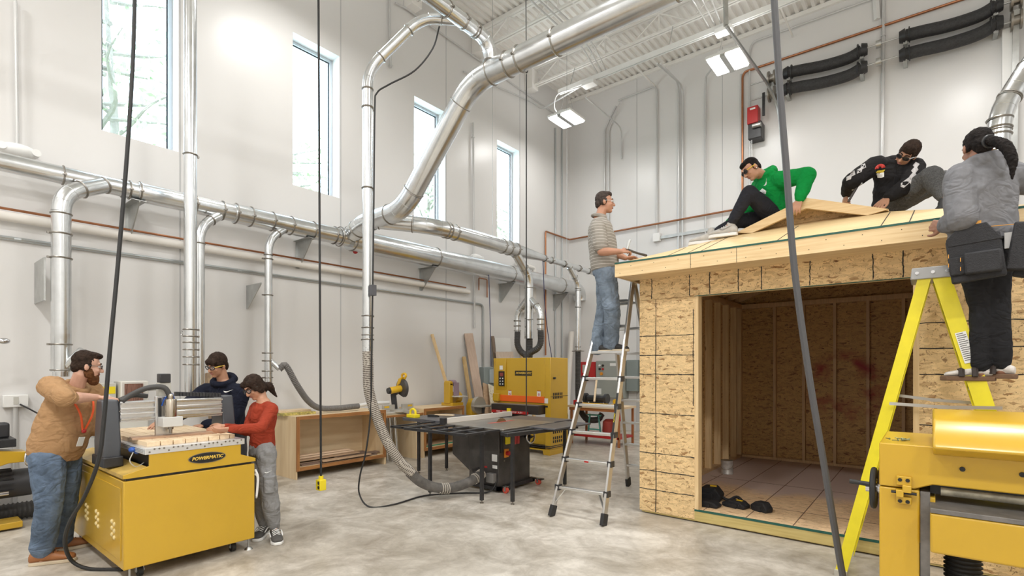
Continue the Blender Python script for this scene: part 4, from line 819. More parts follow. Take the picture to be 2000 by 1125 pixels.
for y in (5.33, 5.4): MB().prism([(0, .58), (.045, .58), (.06, .82), (.01, .84)], (sx1, y, 0), (0, 1, 0), (0, 0, 1), (.02, 0, 0)).build('red_push_stick', mat('pinkish_red_plastic', (.55, .07, .07), .4), t)
hc = Vector((sx1+.09, 5.6, .66)); o = MB().ring(hc, (1, 0, 0), .085, .012, 28, 8).build('handwheel', CHROME, t); mb = MB()
for k in range(3): a = 2*PI*k/3; mb.cyl(hc, hc+Vector((0, math.cos(a)*.085, math.sin(a)*.085)), .009, n=6)
mb.cyl(hc-Vector((.1, 0, 0)), hc+Vector((.02, 0, 0)), .02); mb.build('spokes', BLK, o)
MB().cyl((hc.x+.01, hc.y+.05, hc.z+.085), (hc.x+.075, hc.y+.05, hc.z+.085), .013).build('wheel_handle', CHROME, o)
gq = Vector((-5.92, 5.02, .858)); g = empty('push_block', gq, 'yellow plastic push block standing on the near corner of the outfeed table', 'push block')
MB().box((gq.x-.09, gq.y-.05, gq.z), (gq.x+.1, gq.y+.05, gq.z+.05)).build('base', MATS['yellow_plastic'], g, bevel=.006); MB().tube(catmull([gq+Vector((-.06, 0, .04)), gq+Vector((-.05, 0, .1)), gq+Vector((0, 0, .125)), gq+Vector((.05, 0, .1)), gq+Vector((.06, 0, .04))], 6), .017, 8).build('handle', MATS['yellow_plastic'], g)
gq = Vector((-5.75, 5.3, .858)); g = empty('bench_brush', gq, 'wooden bench brush lying on the outfeed table', 'brush'); MB().bar(gq+Vector((0, 0, .03)), gq+Vector((.28, .12, .03)), .05, .02).build('handle', MAPLE, g, bevel=.006); MB().bar(gq+Vector((-.1, -.04, .015)), gq+Vector((.05, .02, .015)), .06, .03).build('bristles', BLK, g)
# ---- drum sander
t = empty('drum_sander', (-6, 8, 0), 'big yellow drum sander standing below three black hoses', 'machine')
zx0, zx1, zy0, zy1, zt = -6.69, -5.33, 7.72, 8.3, 1.775
B((zx0, zy0, .9), (-5.45, zy1, zt)).build('upper_housing', YEL, t, bevel=.008); B((-5.45, zy0, .1), (zx1, zy1, zt)).build('side_cabinet', YEL, t, bevel=.01)
B((zx0+.1, zy0+.1, .1), (-5.45, zy1, .62)).build('lower_cabinet', YEL, t, bevel=.008); MB().prism([(0, 0), (.14, 0), (.16, .08), (1.2, .08), (1.22, 0), (1.36, 0), (1.36, .1), (0, .1)], (zx0, zy0-.02, 0), (1, 0, 0), (0, 0, 1), (0, .62, 0)).build('plinth', YEL, t)
MB().box((zx0-.005, zy0-.012, .125), (zx1+.004, zy1, .14)).box((zx0-.005, zy0-.012, .155), (zx1+.004, zy1, .17)).build('black_stripes', BLK, t)
MB().prism([(0, .0), (-.03, .12), (-.04, .45), (0, .62)], (zx0+.06, zy0, 1.15), (0, 1, 0), (0, 0, 1), (.27, 0, 0)).build('control_pod', YEL, t, bevel=.01)
def onz(name, px0, py0, px1, py1, m, th=.006, y=zy0, bev=.001): a, b = at(px0, py0, y=y), at(px1, py1, y=y); return B((a.x, y-th, b.z), (b.x, y+.004, a.z)).build(name, m, t, bevel=bev)
o = onz('control_panel', 974, 725, 985, 754, INK, .006, zy0-.045); mb = MB()
for i in range(2):
    for j in range(3): a = at(977+5*i, 739+5.5*j, y=zy0-.05); mb.cyl(a, a-Vector((0, .006, 0)), .014, n=10)
mb.build('buttons', PAPER, o); a, b = at(976, 728, y=zy0-.052), at(983, 735, y=zy0-.052); B((a.x, a.y-.003, b.z), (b.x, a.y, a.z)).build('display', mat('red_display', (.25, .05, .04), .3), o)
onz('white_gauge', 976, 714, 982, 722, PAPER, .006, zy0-.045); pl = onz('name_plate', 1006, 724, 1039, 734, INK); a = at(1022.5, 729, y=zy0-.008); text('lettering', 'POWERMATIC', YELT, pl, axes(a, (1, 0, 0), (0, 0, 1)), .057, .25, .0015)
for p in ((993, 762, 999, 775), (1049, 763, 1056, 776)):
    o = onz('warning_label', *p, PAPER); a = at((p[0]+p[2])/2, p[1]+7.5, y=zy0-.0075); MB().ring(a, (0, 1, 0), .018, .004, 14, 4).bar(a+Vector((-.012, 0, .012)), a+Vector((.012, 0, -.012)), .005, .004).build('prohibition_mark', RED, o); b = at(p[0], p[1], y=zy0-.007); B((b.x, b.y-.002, b.z-.012), (at(p[2], 760, y=zy0-.007).x, b.y, b.z)).build('red_header', RED, o)
onz('info_label', 1062, 778, 1070.5, 788, PAPER, .006, zy0); onz('serial_plate', 1062, 792, 1070, 796, INK, .006, zy0)
B((zx0+.17, zy0-.03, .945), (-5.46, zy0+.02, 1.06)).build('orange_guard', mat('orange_enamel', (.85, .14, .015), .4), t, bevel=.003); MB().box((zx0+.05, zy0-.09, .94), (zx0+.2, zy0, 1.09)).build('yellow_block', YEL, t, bevel=.01)
B((zx0+.11, 7.52, .74), (-5.46, 8.4, .9)).build('conveyor_bed', mat('dark_brown_bed', (.035, .028, .025), .4), t, bevel=.008); B((zx0+.15, 7.53, .9), (-5.5, 8.38, .905)).build('conveyor_belt', mat('worn_belt', (.25, .22, .2), .7), t)
bar_ = B((zx0+.14, 7.5, .735), (-5.68, 7.52, .785)).build('emergency_stop_bar', RED, t); text('lettering', 'PUSH   EMERGENCY STOP   PUSH', PAPER, bar_, axes(((zx0+.14-5.68)/2, 7.498, .76), (1, 0, 0), (0, 0, 1)), .042)
B((-6.16, 7.485, .755), (-6.08, 7.52, .83)).build('yellow_hazard_tag', MATS['yellow_plastic'], t); B((-6.6, 7.6, .62), (-5.8, 7.65, .74)).build('dust_gap', BLK, t)
def slots(y0, z0, rows, cols, dy, dz):
    mb = MB()
    for r in range(rows):
        for c in range(cols): mb.box((zx1-.001, y0+c*dy, z0-r*dz-.05), (zx1+.003, y0+c*dy+dy*.6, z0-r*dz))
    mb.build('vent_slots', INK, t)
slots(7.8, 1.13, 2, 6, .055, .06); slots(7.8, .5, 2, 5, .065, .065); slots(7.8, .33, 2, 5, .065, .065)
MB().box((zx1, zy0+.0, 1.06), (zx1+.004, zy1, 1.066)).build('door_seam', BLK, t); MB().cyl((zx1, 7.82, 1.4), (zx1+.04, 7.82, 1.4), .02).build('door_knob', BLK, t)
# ---- planer in the foreground
t = empty('thickness_planer', (.35, 3.5, 0), 'large yellow thickness planer in the right foreground', 'machine')
py0 = 3.2; px0, px1 = -.197, 1.15
B((px0, py0, .02), (px0+.16, py0+.5, 1.0)).build('column', YEL, t, bevel=.008); B((px1-.16, py0, .02), (px1, py0+.5, 1.0)).build('column', YEL, t, bevel=.008)
B((px0+.163, py0+.015, .02), (px0+.2, py0+.45, .995)).build('slide_way', mat('grey_cast_iron', (.18, .17, .16), .5, .3, var=.3, scale=10), t); B((px0+.16, py0+.02, .74), (px0+.22, py0+.4, .97)).build('yellow_gib', YEL, t, bevel=.004)
MB().prism([(0, 1.005), (.14, 1.005), (.21, 1.035), (1.345, 1.035), (1.345, 1.22), (0, 1.22)], (px0, py0-.005, 0), (1, 0, 0), (0, 0, 1), (0, .6, 0)).build('head', YEL, t, bevel=.006)
HZ = [(0, 1.18), (-.04, 1.19), (-.13, 1.225), (-.12, 1.245), (-.03, 1.345), (.0, 1.355), (.42, 1.375), (.42, 1.18)]
MB().prism(HZ, (px0+.21, py0, 0), (0, 1, 0), (0, 0, 1), (1.14, 0, 0)).build('chip_hood', YEL, t, bevel=.01, seg=3)
for x in (.12, .32, .52): MB().cyl((x, py0-.014, 1.125), (x, py0, 1.125), .011, n=10).build('cap_screw', INK, t)
B((px0+.2, py0+.05, .985), (px1-.16, py0+.3, 1.03)).build('feed_opening', INK, t); MB().cyl((px0+.24, py0+.06, 1.0), (px1-.16, py0+.06, 1.0), .022).build('feed_roller', mat('dirty_roller', (.45, .42, .33), .4, .4, var=.4, scale=14), t)
MB().box((px0+.2, py0-.12, .925), (px1-.17, py0+.55, .948)).build('table_surface', MATS['grey_cast_iron'], t, bevel=.003); B((px0+.2, py0-.12, .74), (px1-.17, py0+.5, .925)).build('table', YEL, t, bevel=.012, seg=3)
ribbed('screw_bellows', [(.13, py0+.2, .76), (.13, py0+.2, .4), (.13, py0+.2, .03)], .07, RUB, parent=t, pitch=.02)
o = MB().box((px0+.07, py0-.025, 1.02), (px0+.13, py0, 1.065)).box((px0+.07, py0-.025, .93), (px0+.13, py0, .965)).box((px0+.095, py0-.05, .99), (px0+.13, py0, 1.025)).box((px0+.07, py0-.05, .965), (px0+.1, py0, 1.0)).build('hinge_bracket', YEL, t, bevel=.003)
mb = MB()
for (x, z) in ((.085, 1.047), (.115, 1.047), (.085, .943), (.115, .943)): mb.cyl((px0+x, py0-.03, z), (px0+x, py0-.02, z), .009, n=8)
mb.cyl((px0+.05, py0-.025, .985), (px0+.15, py0-.025, .985), .007, n=8); mb.build('hinge_bolts', INK, o)
hw = Vector((px0-.03, py0+.12, .965)); o = MB().ring(hw, (1, 0, 0), .095, .014, 32, 8).build('handwheel', RUB, t); mb = MB().cyl(hw-Vector((.035, 0, 0)), hw+Vector((.03, 0, 0)), .024)
for k in range(3): a = 2*PI*k/3+.4; mb.cyl(hw, hw+Vector((0, math.cos(a)*.095, math.sin(a)*.095)), .011, n=6)
mb.build('hub', CHROME, o); MB().cyl(hw+Vector((-.01, -.08, .03)), hw+Vector((-.1, -.08, .035)), .012).build('wheel_handle', RUB, o)
g = empty('wood_screws', (px0+.05, py0+.12, 1.221), 'small heap of screws on top of the yellow planer', 'screws'); mb = MB()
for k in range(14): a = Vector((px0+.08+RND.gauss(0, .018), py0+.14+RND.gauss(0, .02), 1.224+RND.random()*.008)); b = a+Vector((RND.uniform(-1, 1), RND.uniform(-1, 1), RND.uniform(-.1, .2))).normalized()*.03; mb.cyl(a, b, .0025, n=5); mb.cyl(a, a+(b-a)*.1, .005, n=6)
mb.build('screws', mat('greenish_screw_steel', (.3, .33, .2), .4, .6), g)
# ---- plywood cabinet with lumber
def openbox(t, x0, x1, y0, y1, z1, kick):
    B((x0, y0, 0), (x1, y0+.02, z1-.02)).build('side_panel', BIRCHZ, t); B((x0, y1-.02, 0), (x1, y1, z1-.02)).build('side_panel', BIRCHZ, t); B((x0, y0, z1-.02), (x1, y1, z1)).build('top_panel', BIRCHY, t); B((x0, y0+.02, kick), (x1-.01, y1-.02, kick+.02)).build('bottom_shelf', BIRCHY, t); B((x0, y0+.02, .02), (x0+.012, y1-.02, z1-.02)).build('back_panel', BIRCHY, t)
    f = x1; w = .022; B((f, y0, kick-.03), (f+w, y0+.045, z1-.0)).build('face_stile', OAKZ, t); B((f, y1-.045, kick-.03), (f+w, y1, z1)).build('face_stile', OAKZ, t); B((f, y0+.045, z1-.05), (f+w, y1-.045, z1)).build('face_rail', OAK, t); B((f, y0+.045, kick-.03), (f+w, y1-.045, kick+.02)).build('face_rail', OAK, t)
t = empty('plywood_cabinet', (-7.2, 4.5, 0), 'long open fronted plywood cabinet storing thin boards beside the girl', 'cabinet'); openbox(t, -7.6, -6.98, 3.786, 5.33, .897, .15)
BRD = [wood('thin_maple', (.8, .62, .45), (.68, .5, .34), 1, knots=False), wood('thin_walnut', (.25, .17, .13), (.15, .1, .08), 1, knots=False), wood('thin_oak', (.55, .38, .24), (.42, .27, .16), 1, knots=False)]
lab = ['pale board at the bottom of the stack inside the plywood cabinet', 'dark board in front at the bottom of the cabinet stack', 'dark walnut board in the middle of the cabinet stack', 'brown oak board lying slanted on the cabinet stack', 'pale maple board upper in the cabinet stack', 'pale maple board at the very top of the cabinet stack', 'short dark board at the right of the cabinet stack', 'thin grey brown board nearest the cabinet opening']
for k, (x, y0, y1, z, m) in enumerate(((-7.25, 3.86, 5.0, .172, 0), (-7.08, 3.9, 5.2, .172, 1), (-7.3, 3.87, 5.15, .196, 1), (-7.2, 3.88, 4.95, .22, 2), (-7.28, 3.86, 4.9, .244, 0), (-7.33, 4.0, 4.85, .268, 0), (-7.12, 4.5, 5.28, .196, 1), (-7.03, 4.2, 5.05, .196, 2))):
    tag(B((x-.06, y0, z), (x+.06, y1, z+.018)).build('board', BRD[m]), lab[k], 'board', 'boards in the plywood cabinet')
WRAPM = mat('printed_lumber_wrap', (.5, .42, .12), .5, var=.6, scale=30)
t = tag(B((-7.55, 3.72, .898), (-7.2, 4.22, .935)).build('lumber_bundle', WRAPM), 'green and yellow wrapped lumber bundle on the left end of the cabinet', 'lumber'); tag(B((-7.58, 3.7, .936), (-7.3, 4.2, .962)).build('lumber_board', MAPLE), 'pale board lying on the wrapped lumber bundle', 'board')
t = empty('workbench', (-7.2, 6.6, 0), 'open fronted plywood bench behind the table saw, disc sander on its end', 'bench'); openbox(t, -7.6, -6.93, 6.12, 7.12, .866, .15); B((-7.58, 6.14, .42), (-6.95, 7.1, .44)).build('shelf', BIRCHY, t)
tag(B((-7.5, 6.2, .171), (-7.0, 7.0, .19)).build('green_board', mat('green_laminate', (.05, .25, .15), .4)), 'green edged sheet on the bottom shelf of the bench', 'board')
tag(B((-7.45, 6.25, .191), (-7.02, 6.95, .205)).build('plywood_offcut', BRD[2]), 'brown offcut on top of the green edged sheet', 'board')
t = empty('saw_stand', (-7.2, 5.7, 0), 'low plywood counter carrying the miter saw between cabinet and bench', 'counter'); B((-7.6, 5.335, .775), (-6.95, 6.115, .8)).build('top_panel', BIRCHY, t); B((-6.95, 5.335, .765), (-6.93, 6.115, .8)).build('front_edge', OAK, t); B((-7.6, 5.98, 0), (-6.97, 6.0, .775)).build('side_panel', BIRCHZ, t); B((-7.6, 5.34, 0), (-7.0, 5.36, .775)).build('side_panel', BIRCHZ, t)
for k in range(3): tag(MB().cyl((-7.2+.07*k, 5.55+.05*k, .002), (-7.22+.07*k, 5.5+.05*k, .76), .03).build('metal_pipe', GALV), ['leftmost steel pipe standing under the miter saw counter', 'middle steel pipe standing under the miter saw counter', 'rightmost steel pipe standing under the miter saw counter'][k], 'pipe', 'pipes under the miter saw counter')
# ---- miter saw
MYEL = mat('tool_yellow', (.8, .48, .02), .4); SILV = mat('cast_silver', (.55, .54, .5), .4, .5)
t = empty('miter_saw', (-7.12, 5.68, .8), 'yellow and black sliding miter saw with raised head on the low counter', 'saw')
q = Vector((-7.1, 5.72, .8))
MB().lathe([(.15, .03), (.16, .04), (.16, .075), (.15, .08)], q, n=28).build('turntable', SILV, t); MB().box((q.x-.07, q.y-.36, q.z), (q.x+.07, q.y+.36, q.z+.045)).build('base', SILV, t, bevel=.01); B((q.x+.1, q.y-.03, q.z+.02), (q.x+.3, q.y+.03, q.z+.07)).build('miter_arm', SILV, t, bevel=.006)
for s in (-1, 1): B((q.x-.05, q.y+s*.08, q.z+.075), (q.x-.02, q.y+s*.33, q.z+.16)).build('fence', SILV, t, bevel=.004); B((q.x-.045, q.y+s*.2, q.z+.11), (q.x-.018, q.y+s*.3, q.z+.14)).build('yellow_label', MYEL, t)
MB().bar(q+Vector((-.12, 0, .06)), q+Vector((-.14, -.02, .34)), .09, .09).build('support_arm', PLASTIC, t, bevel=.01)
bc = q+Vector((-.0, .06, .43)); dn = Vector((-.14, -.99, 0)); du = Vector((.99, -.14, 0)); MB().cyl(bc-dn*.034, bc-dn*.031, .15, n=40).build('blade', CHROME, t)
gp = [(.165*math.cos(a), .165*math.sin(a)) for a in [PI*(-.35)+1.5*PI*k/24 for k in range(25)]]
MB().prism(gp, bc-dn*.03, du, (0, 0, 1), dn*.06).build('blade_guard', mat('dark_grey_guard', (.06, .055, .055), .4), t, bevel=.004)
MB().cyl(bc+dn*.03, bc+dn*.24+Vector((0, 0, -.03)), .058, n=20).build('motor', MYEL, t); MB().cyl(bc+dn*.24+Vector((0, 0, -.03)), bc+dn*.28+Vector((0, 0, -.035)), .058, .05).build('motor_cap', PLASTIC, t)
MB().prism([(-.14, .02), (-.06, .17), (.05, .2), (-.02, .08)], bc-dn*.045, du, (0, 0, 1), dn*.09).build('upper_guard', MYEL, t, bevel=.01)
MB().tube(catmull([bc+Vector((.0, .0, .17)), bc+Vector((-.0, .0, .24)), bc+du*.09+Vector((0, 0, .255)), bc+du*.12+Vector((0, 0, .22)), bc+du*.08+Vector((0, 0, .17))], 8), .02, 10).build('handle', MYEL, t)
MB().bar(q+Vector((-.14, -.02, .32)), bc, .07, .07).build('pivot_arm', PLASTIC, t, bevel=.008)
# ---- belt and disc sander
q = Vector((-7.12, 7.0, .866)); t = empty('belt_sander', q, 'small yellow belt and disc sander on the right end of the bench', 'machine')
B((q.x-.15, q.y-.14, q.z), (q.x+.15, q.y+.16, q.z+.06)).build('base', YEL, t, bevel=.008); MB().box((q.x-.06, q.y-.16, q.z+.05), (q.x+.1, q.y-.07, q.z+.43)).cyl((q.x-.06, q.y-.115, q.z+.43), (q.x+.1, q.y-.115, q.z+.43), .045).build('belt_cover', YEL, t, bevel=.01)
MB().box((q.x+.1, q.y-.06, q.z+.16), (q.x+.12, q.y+.07, q.z+.44)).cyl((q.x, q.y-.06, q.z+.43), (q.x, q.y+.07, q.z+.43), .06).build('abrasive_belt', mat('purple_grey_abrasive', (.3, .22, .27), .8), t); MB().cyl((q.x-.02, q.y+.05, q.z+.15), (q.x-.02, q.y+.2, q.z+.15), .11, n=24).build('abrasive_disc_guard', YEL, t); B((q.x+.04, q.y-.1, q.z+.17), (q.x+.3, q.y+.12, q.z+.19)).build('work_rest', GREYM, t, bevel=.003); B((q.x-.05, q.y+.08, q.z+.2), (q.x+.05, q.y+.16, q.z+.3)).build('motor', mat('tan_motor', (.3, .25, .2), .5), t, bevel=.02)
q = Vector((-6.95, 7.5, 0)); t = empty('disc_sander', q, 'yellow disc sander on a pedestal between bench and leaning sheets', 'machine'); B((q.x-.14, q.y-.14, 0), (q.x+.14, q.y+.14, .6)).build('pedestal', YEL, t, bevel=.01); MB().cyl((q.x+.02, q.y, .85), (q.x+.1, q.y, .85), .17, n=28).build('disc', SILV, t); MB().prism([(-.16, .6), (.16, .6), (.17, .85), (.1, .98), (-.1, .98), (-.17, .85)], q+Vector((-.12, 0, 0)), (0, 1, 0), (0, 0, 1), (.14, 0, 0)).build('disc_guard', YEL, t, bevel=.01); B((q.x+.05, q.y-.2, .83), (q.x+.33, q.y+.2, .855)).build('table', SILV, t, bevel=.004); MB().cyl((q.x+.2, q.y-.02, .83), (q.x+.2, q.y-.02, .7), .03).build('tilt_knob', PLASTIC, t)
# ---- boards leaning on the left wall
def lean(p, q, w, th, m, label, name='leaning_board', across=(0, 1, 0)):
    return tag(MB().bar(p, q, w, th, up=Vector(q)-Vector(p) if False else (1, 0, .1)).build(name, m), label, 'board', 'boards leaning on the left wall')
lean((-7.3, 7.19, .868), (-7.66, 6.98, 2.25), .05, .038, PINEZ, 'narrow pine stud leaning on the wall from the bench top')
lean((-7.3, 8.2, .003), (-7.66, 8.02, 2.32), .25, .02, wood('rose_oak', (.62, .48, .38), (.52, .38, .29), 2, knots=False), 'tall wide pinkish plank leaning on the wall')
lean((-7.35, 7.95, .003), (-7.64, 7.86, 1.82), .09, .03, wood('yellow_poplar', (.62, .45, .22), (.5, .33, .14), 2, knots=False), 'shorter tan board just left of the tall pinkish plank')
lean((-7.2, 8.0, .003), (-7.6, 8.14, 1.28), .12, .025, wood('grey_ply', (.42, .35, .31), (.33, .27, .23), 2, knots=False), 'greyish board in front of the tall pinkish plank')
lean((-7.1, 8.15, .003), (-7.55, 8.55, 1.2), .4, .02, BRD[2], 'brown sheet leaning askew left of the strand board offcut')
lean((-6.95, 8.3, .003), (-7.5, 8.72, 1.15), .5, .012, osb('osb_pale', 'yz', (.75, .68, .52), (.45, .36, .22), .7), 'pale strand board offcut beside the drum sander')
lean((-7.45, 8.9, .003), (-7.67, 8.82, 2.3), .08, .02, wood('dark_edge_board', (.3, .22, .17), (.2, .14, .1), 2, knots=False), 'dark edged board standing left of the white sheet')
lean((-7.4, 9.2, .003), (-7.66, 9.15, 2.27), .55, .015, WHITE, 'large white sheet leaning behind the drum sander', 'leaning_sheet')
lean((-7.3, 9.15, .003), (-7.56, 9.1, 1.95), .62, .015, wood('pale_maple_sheet', (.7, .58, .48), (.6, .48, .38), 2, knots=False), 'pale wooden sheet in front of the white sheet', 'leaning_sheet')
tag(MB().cyl((-7.5, 11.6, .003), (-7.5, 11.85, 2.55), .075).build('white_tube', PVC), 'tall white cardboard tube standing in the far corner', 'tube')
lean((-7.2, 9.9, .003), (-7.62, 9.75, 2.1), .09, .03, PINEZ, 'pine board leaning right of the drum sander')
# ---- electrical boxes
GB = mat('grey_enamel', (.25, .29, .28), .4); 
t = empty('disconnect_box', (-7.6, 8.55, 1.2), 'grey electrical disconnect box on the left wall beside the sander', 'box'); B((XL+.003, 8.4, 1.17), (XL+.15, 8.72, 1.6)).build('enclosure', GB, t, bevel=.01); B((XL+.15, 8.56, 1.25), (XL+.19, 8.7, 1.55)).build('switch_plate', mat('pale_grey_enamel', (.4, .46, .48), .4), t, bevel=.006)
t = empty('fire_panel', (-7.02, 12, 1.3), 'red electrical panel on the back wall behind the ladder', 'box'); o = B((-7.24, YB-.15, 1.31), (-6.79, YB-.004, 1.74)).build('enclosure', mat('bright_red_enamel', (.5, .02, .02), .35), t, bevel=.006); B((-7.18, YB-.155, 1.45), (-7.05, YB-.15, 1.66)).build('window', GREYM, o); B((-6.99, YB-.155, 1.33), (-6.985, YB-.15, 1.72)).build('door_seam', INK, o)
t = empty('control_cabinet', (-6.3, 12, .8), 'grey control cabinet with push buttons on the back wall', 'box'); o = B((-6.74, YB-.22, .82), (-5.92, YB-.004, 1.76)).build('enclosure', mat('control_grey_enamel', (.33, .35, .32), .4), t, bevel=.008)
for x, z, m in ((-6.62, 1.64, WHITE), (-6.53, 1.64, INK), (-6.62, 1.55, INK), (-6.53, 1.55, RED), (-6.57, 1.43, mat('amber_knob', (.75, .3, .03), .4)), (-6.1, 1.5, RED)): MB().cyl((x, YB-.25, z), (x, YB-.22, z), .028 if m is not MATS['amber_knob'] else .04).build('push_button', m, o)
B((-6.72, YB-.225, .9), (-6.58, YB-.22, 1.05)).build('paper_notice', PAPER, o); B((-6.33, YB-.225, 1.63), (-6.16, YB-.22, 1.7)).build('name_label', PAPER, o)
t = empty('fuse_panel', (-5.8, 12, 1.2), 'dark grey fuse panel right of the control cabinet', 'box'); B((-5.9, YB-.18, 1.0), (-5.6, YB-.004, 1.78)).build('enclosure', GB, t, bevel=.006)
for k, x in enumerate((-5.55, -5.35)): conduit([(x, YB-.07, .03), (x, YB-.07, 3.9)], .04, ['grey riser pipe on the back wall seen between the ladder legs, left one', 'grey riser pipe on the back wall seen beside the shed corner, right one'][k], CND, 'riser_pipe', 'pipe')
# ---- red work table with tools
t = empty('work_table', (-5.3, 9.5, 0), 'red shelved work table cluttered with tools behind the drum sander', 'table'); wx0, wx1, wy0, wy1 = -5.95, -4.72, 9.25, 9.95
RUST = mat('rust_orange_steel', (.4, .15, .05), .5); B((wx0, wy0, .76), (wx1, wy1, .8)).build('top', MAPLE, t); B((wx0+.05, wy0+.03, .16), (wx1-.05, wy1-.03, .2)).build('shelf', RED, t)
B((wx0+.03, wy0+.02, .7), (wx1-.03, wy0+.06, .76)).build('apron', RUST, t)
for x in (wx0+.05, wx1-.08):
    for y in (wy0+.03, wy1-.06): B((x, y, .0), (x+.04, y+.04, .76)).build('leg', RUST, t)
def tool(lab, name, cat, mbs, loc=(0, 0, 0)):
    t = empty(name, loc, lab, cat)
    for nm, m_, b_ in mbs: b_.build(nm, m_, t, bevel=.004)
tool('yellow spirit level lying on the red work table', 'spirit_level', 'level', [('body', MYEL, B((-5.65, 9.32, .801), (-5.05, 9.36, .86)))], (-5.35, 9.34, .8)); tool('yellow cordless tool on the right end of the red work table', 'power_tool', 'tool', [('body', MYEL, MB().box((-5.0, 9.4, .801), (-4.8, 9.52, .85)).cyl((-4.95, 9.45, .9), (-4.95, 9.5, .9), .05)), ('battery', PLASTIC, B((-4.86, 9.41, .85), (-4.78, 9.5, .89)))], (-4.9, 9.45, .8))
tool('red clamp lying at the left of the red work table', 'clamp', 'clamp', [('jaw', RED, B((-5.9, 9.4, .801), (-5.82, 9.5, .9))), ('bar', CLAMP, B((-5.82, 9.44, .82), (-5.5, 9.47, .84)))], (-5.8, 9.45, .8)); tool('dark bench grinder at the back of the red work table', 'bench_grinder', 'machine', [('motor', PLASTIC, MB().cyl((-5.75, 9.75, .93), (-5.35, 9.75, .93), .07)), ('wheel_guard', BLK, MB().cyl((-5.83, 9.75, .93), (-5.77, 9.75, .93), .11)), ('wheel_guard', BLK, MB().cyl((-5.33, 9.75, .93), (-5.27, 9.75, .93), .11)), ('base', BLK, B((-5.68, 9.68, .801), (-5.42, 9.82, .87)))], (-5.5, 9.75, .8))
tool('wooden stick leaning across the red work table', 'wooden_stick', 'stick', [('stick', MAPLE, MB().bar((-5.45, 9.5, .88), (-5.62, 9.9, 1.35), .04, .03))], (-5.5, 9.5, .8))
tool('turquoise stool frame under the red work table', 'steel_stool', 'stool', [('frame', mat('turquoise_enamel', (.12, .42, .36), .4), MB().bar((-5.6, 9.5, .2), (-5.55, 9.5, .62), .03, .03).bar((-5.3, 9.5, .2), (-5.35, 9.5, .62), .03, .03).bar((-5.62, 9.5, .6), (-5.28, 9.5, .6), .05, .03).bar((-5.6, 9.5, .3), (-5.3, 9.5, .3), .03, .03))], (-5.45, 9.5, .2)); tool('red shop vacuum head on the shelf of the red work table', 'shop_vacuum', 'vacuum', [('tank', mat('dull_red_plastic', (.35, .05, .04), .5), MB().lathe([(.13, 0), (.15, .1), (.14, .28), (.08, .33)], (-5.12, 9.55, .2), n=20))], (-5.12, 9.55, .2)); tool('red pistol grip tool hanging at the right of the work table', 'trigger_clamp', 'clamp', [('grip', mat('coral_red', (.5, .06, .06), .4), MB().cbox((-4.69, 9.22, .62), (.06, .05, .16)).cbox((-4.75, 9.22, .69), (.14, .05, .06)))], (-4.7, 9.22, .6))
t = empty('air_compressor', (-6.25, 9.2, 0), 'black air compressor with blue hose right of the drum sander', 'compressor'); MB().cyl((-6.45, 9.2, .25), (-5.95, 9.2, .25), .2, n=24).build('tank', BLK, t); MB().cyl((-6.3, 9.2, .55), (-6.0, 9.2, .58), .15, n=20).build('pump', PLASTIC, t); MB().cyl((-6.05, 9.0, .5), (-6.0, 9.0, .5), .17, n=24).build('flywheel', BLK, t); MB().box((-6.4, 9.05, 0), (-6.34, 9.35, .1)).box((-6.06, 9.05, 0), (-6.0, 9.35, .1)).build('feet', BLK, t); MB().tube(catmull([(-6.0, 9.1, .75), (-5.9, 9.0, .55), (-5.92, 9.0, .35), (-5.98, 9.05, .2)], 6), .012, 6).build('air_hose', MATS['blue_plastic'], t)
# ---- machines along the left edge
t = empty('jointer', (-7.1, .6, 0), 'yellow jointer with chrome handwheel at the left edge', 'machine')
B((-7.3, 0, .82), (-6.95, .9, .9)).build('bed', BLK, t, bevel=.006); B((-7.25, 0, .92), (-7.1, .78, 1.03)).build('fence', YEL, t, bevel=.006); B((-7.25, .78, .9), (-7.08, .87, 1.05)).build('fence_knob', PLASTIC, t, bevel=.02); MB().prism([(0, .38), (.85, .66), (.98, .66), (.98, .76), (.6, .82), (0, .82)], (-7.2, 0, 0), (0, 1, 0), (0, 0, 1), (.22, 0, 0)).build('casting', YEL, t, bevel=.008)
hw = Vector((-6.97, 1.0, .7)); o = MB().ring(hw, (.55, .8, 0), .075, .012, 24, 8).build('handwheel', CHROME, t); MB().cyl(hw, hw+Vector((.0, .2, 0)), .008).cyl(hw-Vector((.1, .1, 0)), hw, .018).build('shaft', CHROME, o)
mb = MB().cyl((-7.25, .35, .42), (-7.25, 1.05, .42), .14, n=24); mb.build('motor', PLASTIC, t, bevel=.01); mb = MB()
for k in range(9): a = PI*k/8-.3; mb.box((-7.25+.14*math.cos(a)-.004, .4, .42+.14*math.sin(a)-.004), (-7.25+.152*math.cos(a)+.004, .9, .42+.152*math.sin(a)+.004))
mb.build('cooling_fins', BLK, t); B((-7.24, 0, .02), (-6.98, .95, .08)).build('base', YEL, t, bevel=.006); B((-7.22, .2, .08), (-7.12, .6, .4)).build('stand', YEL, t); MB().cyl((-7.0, .55, .37), (-7.0, .85, .37), .02).build('chrome_handle', CHROME, t)
t = empty('lamp_arm', at(0, 668, x=-7.1), 'chrome knob on an arm entering at the left edge', 'knob'); MB().sph(at(7, 666, x=-7.1), (.04, .05, .03)).build('knob', CHROME, t); MB().cyl(at(-60, 680, x=-7.1), at(2, 668, x=-7.1), .012).cyl(at(-60, 680, x=-7.1), (at(-60, 680, x=-7.1).x, at(-60, 680, x=-7.1).y, 0), .015).build('arm', BLK, t)
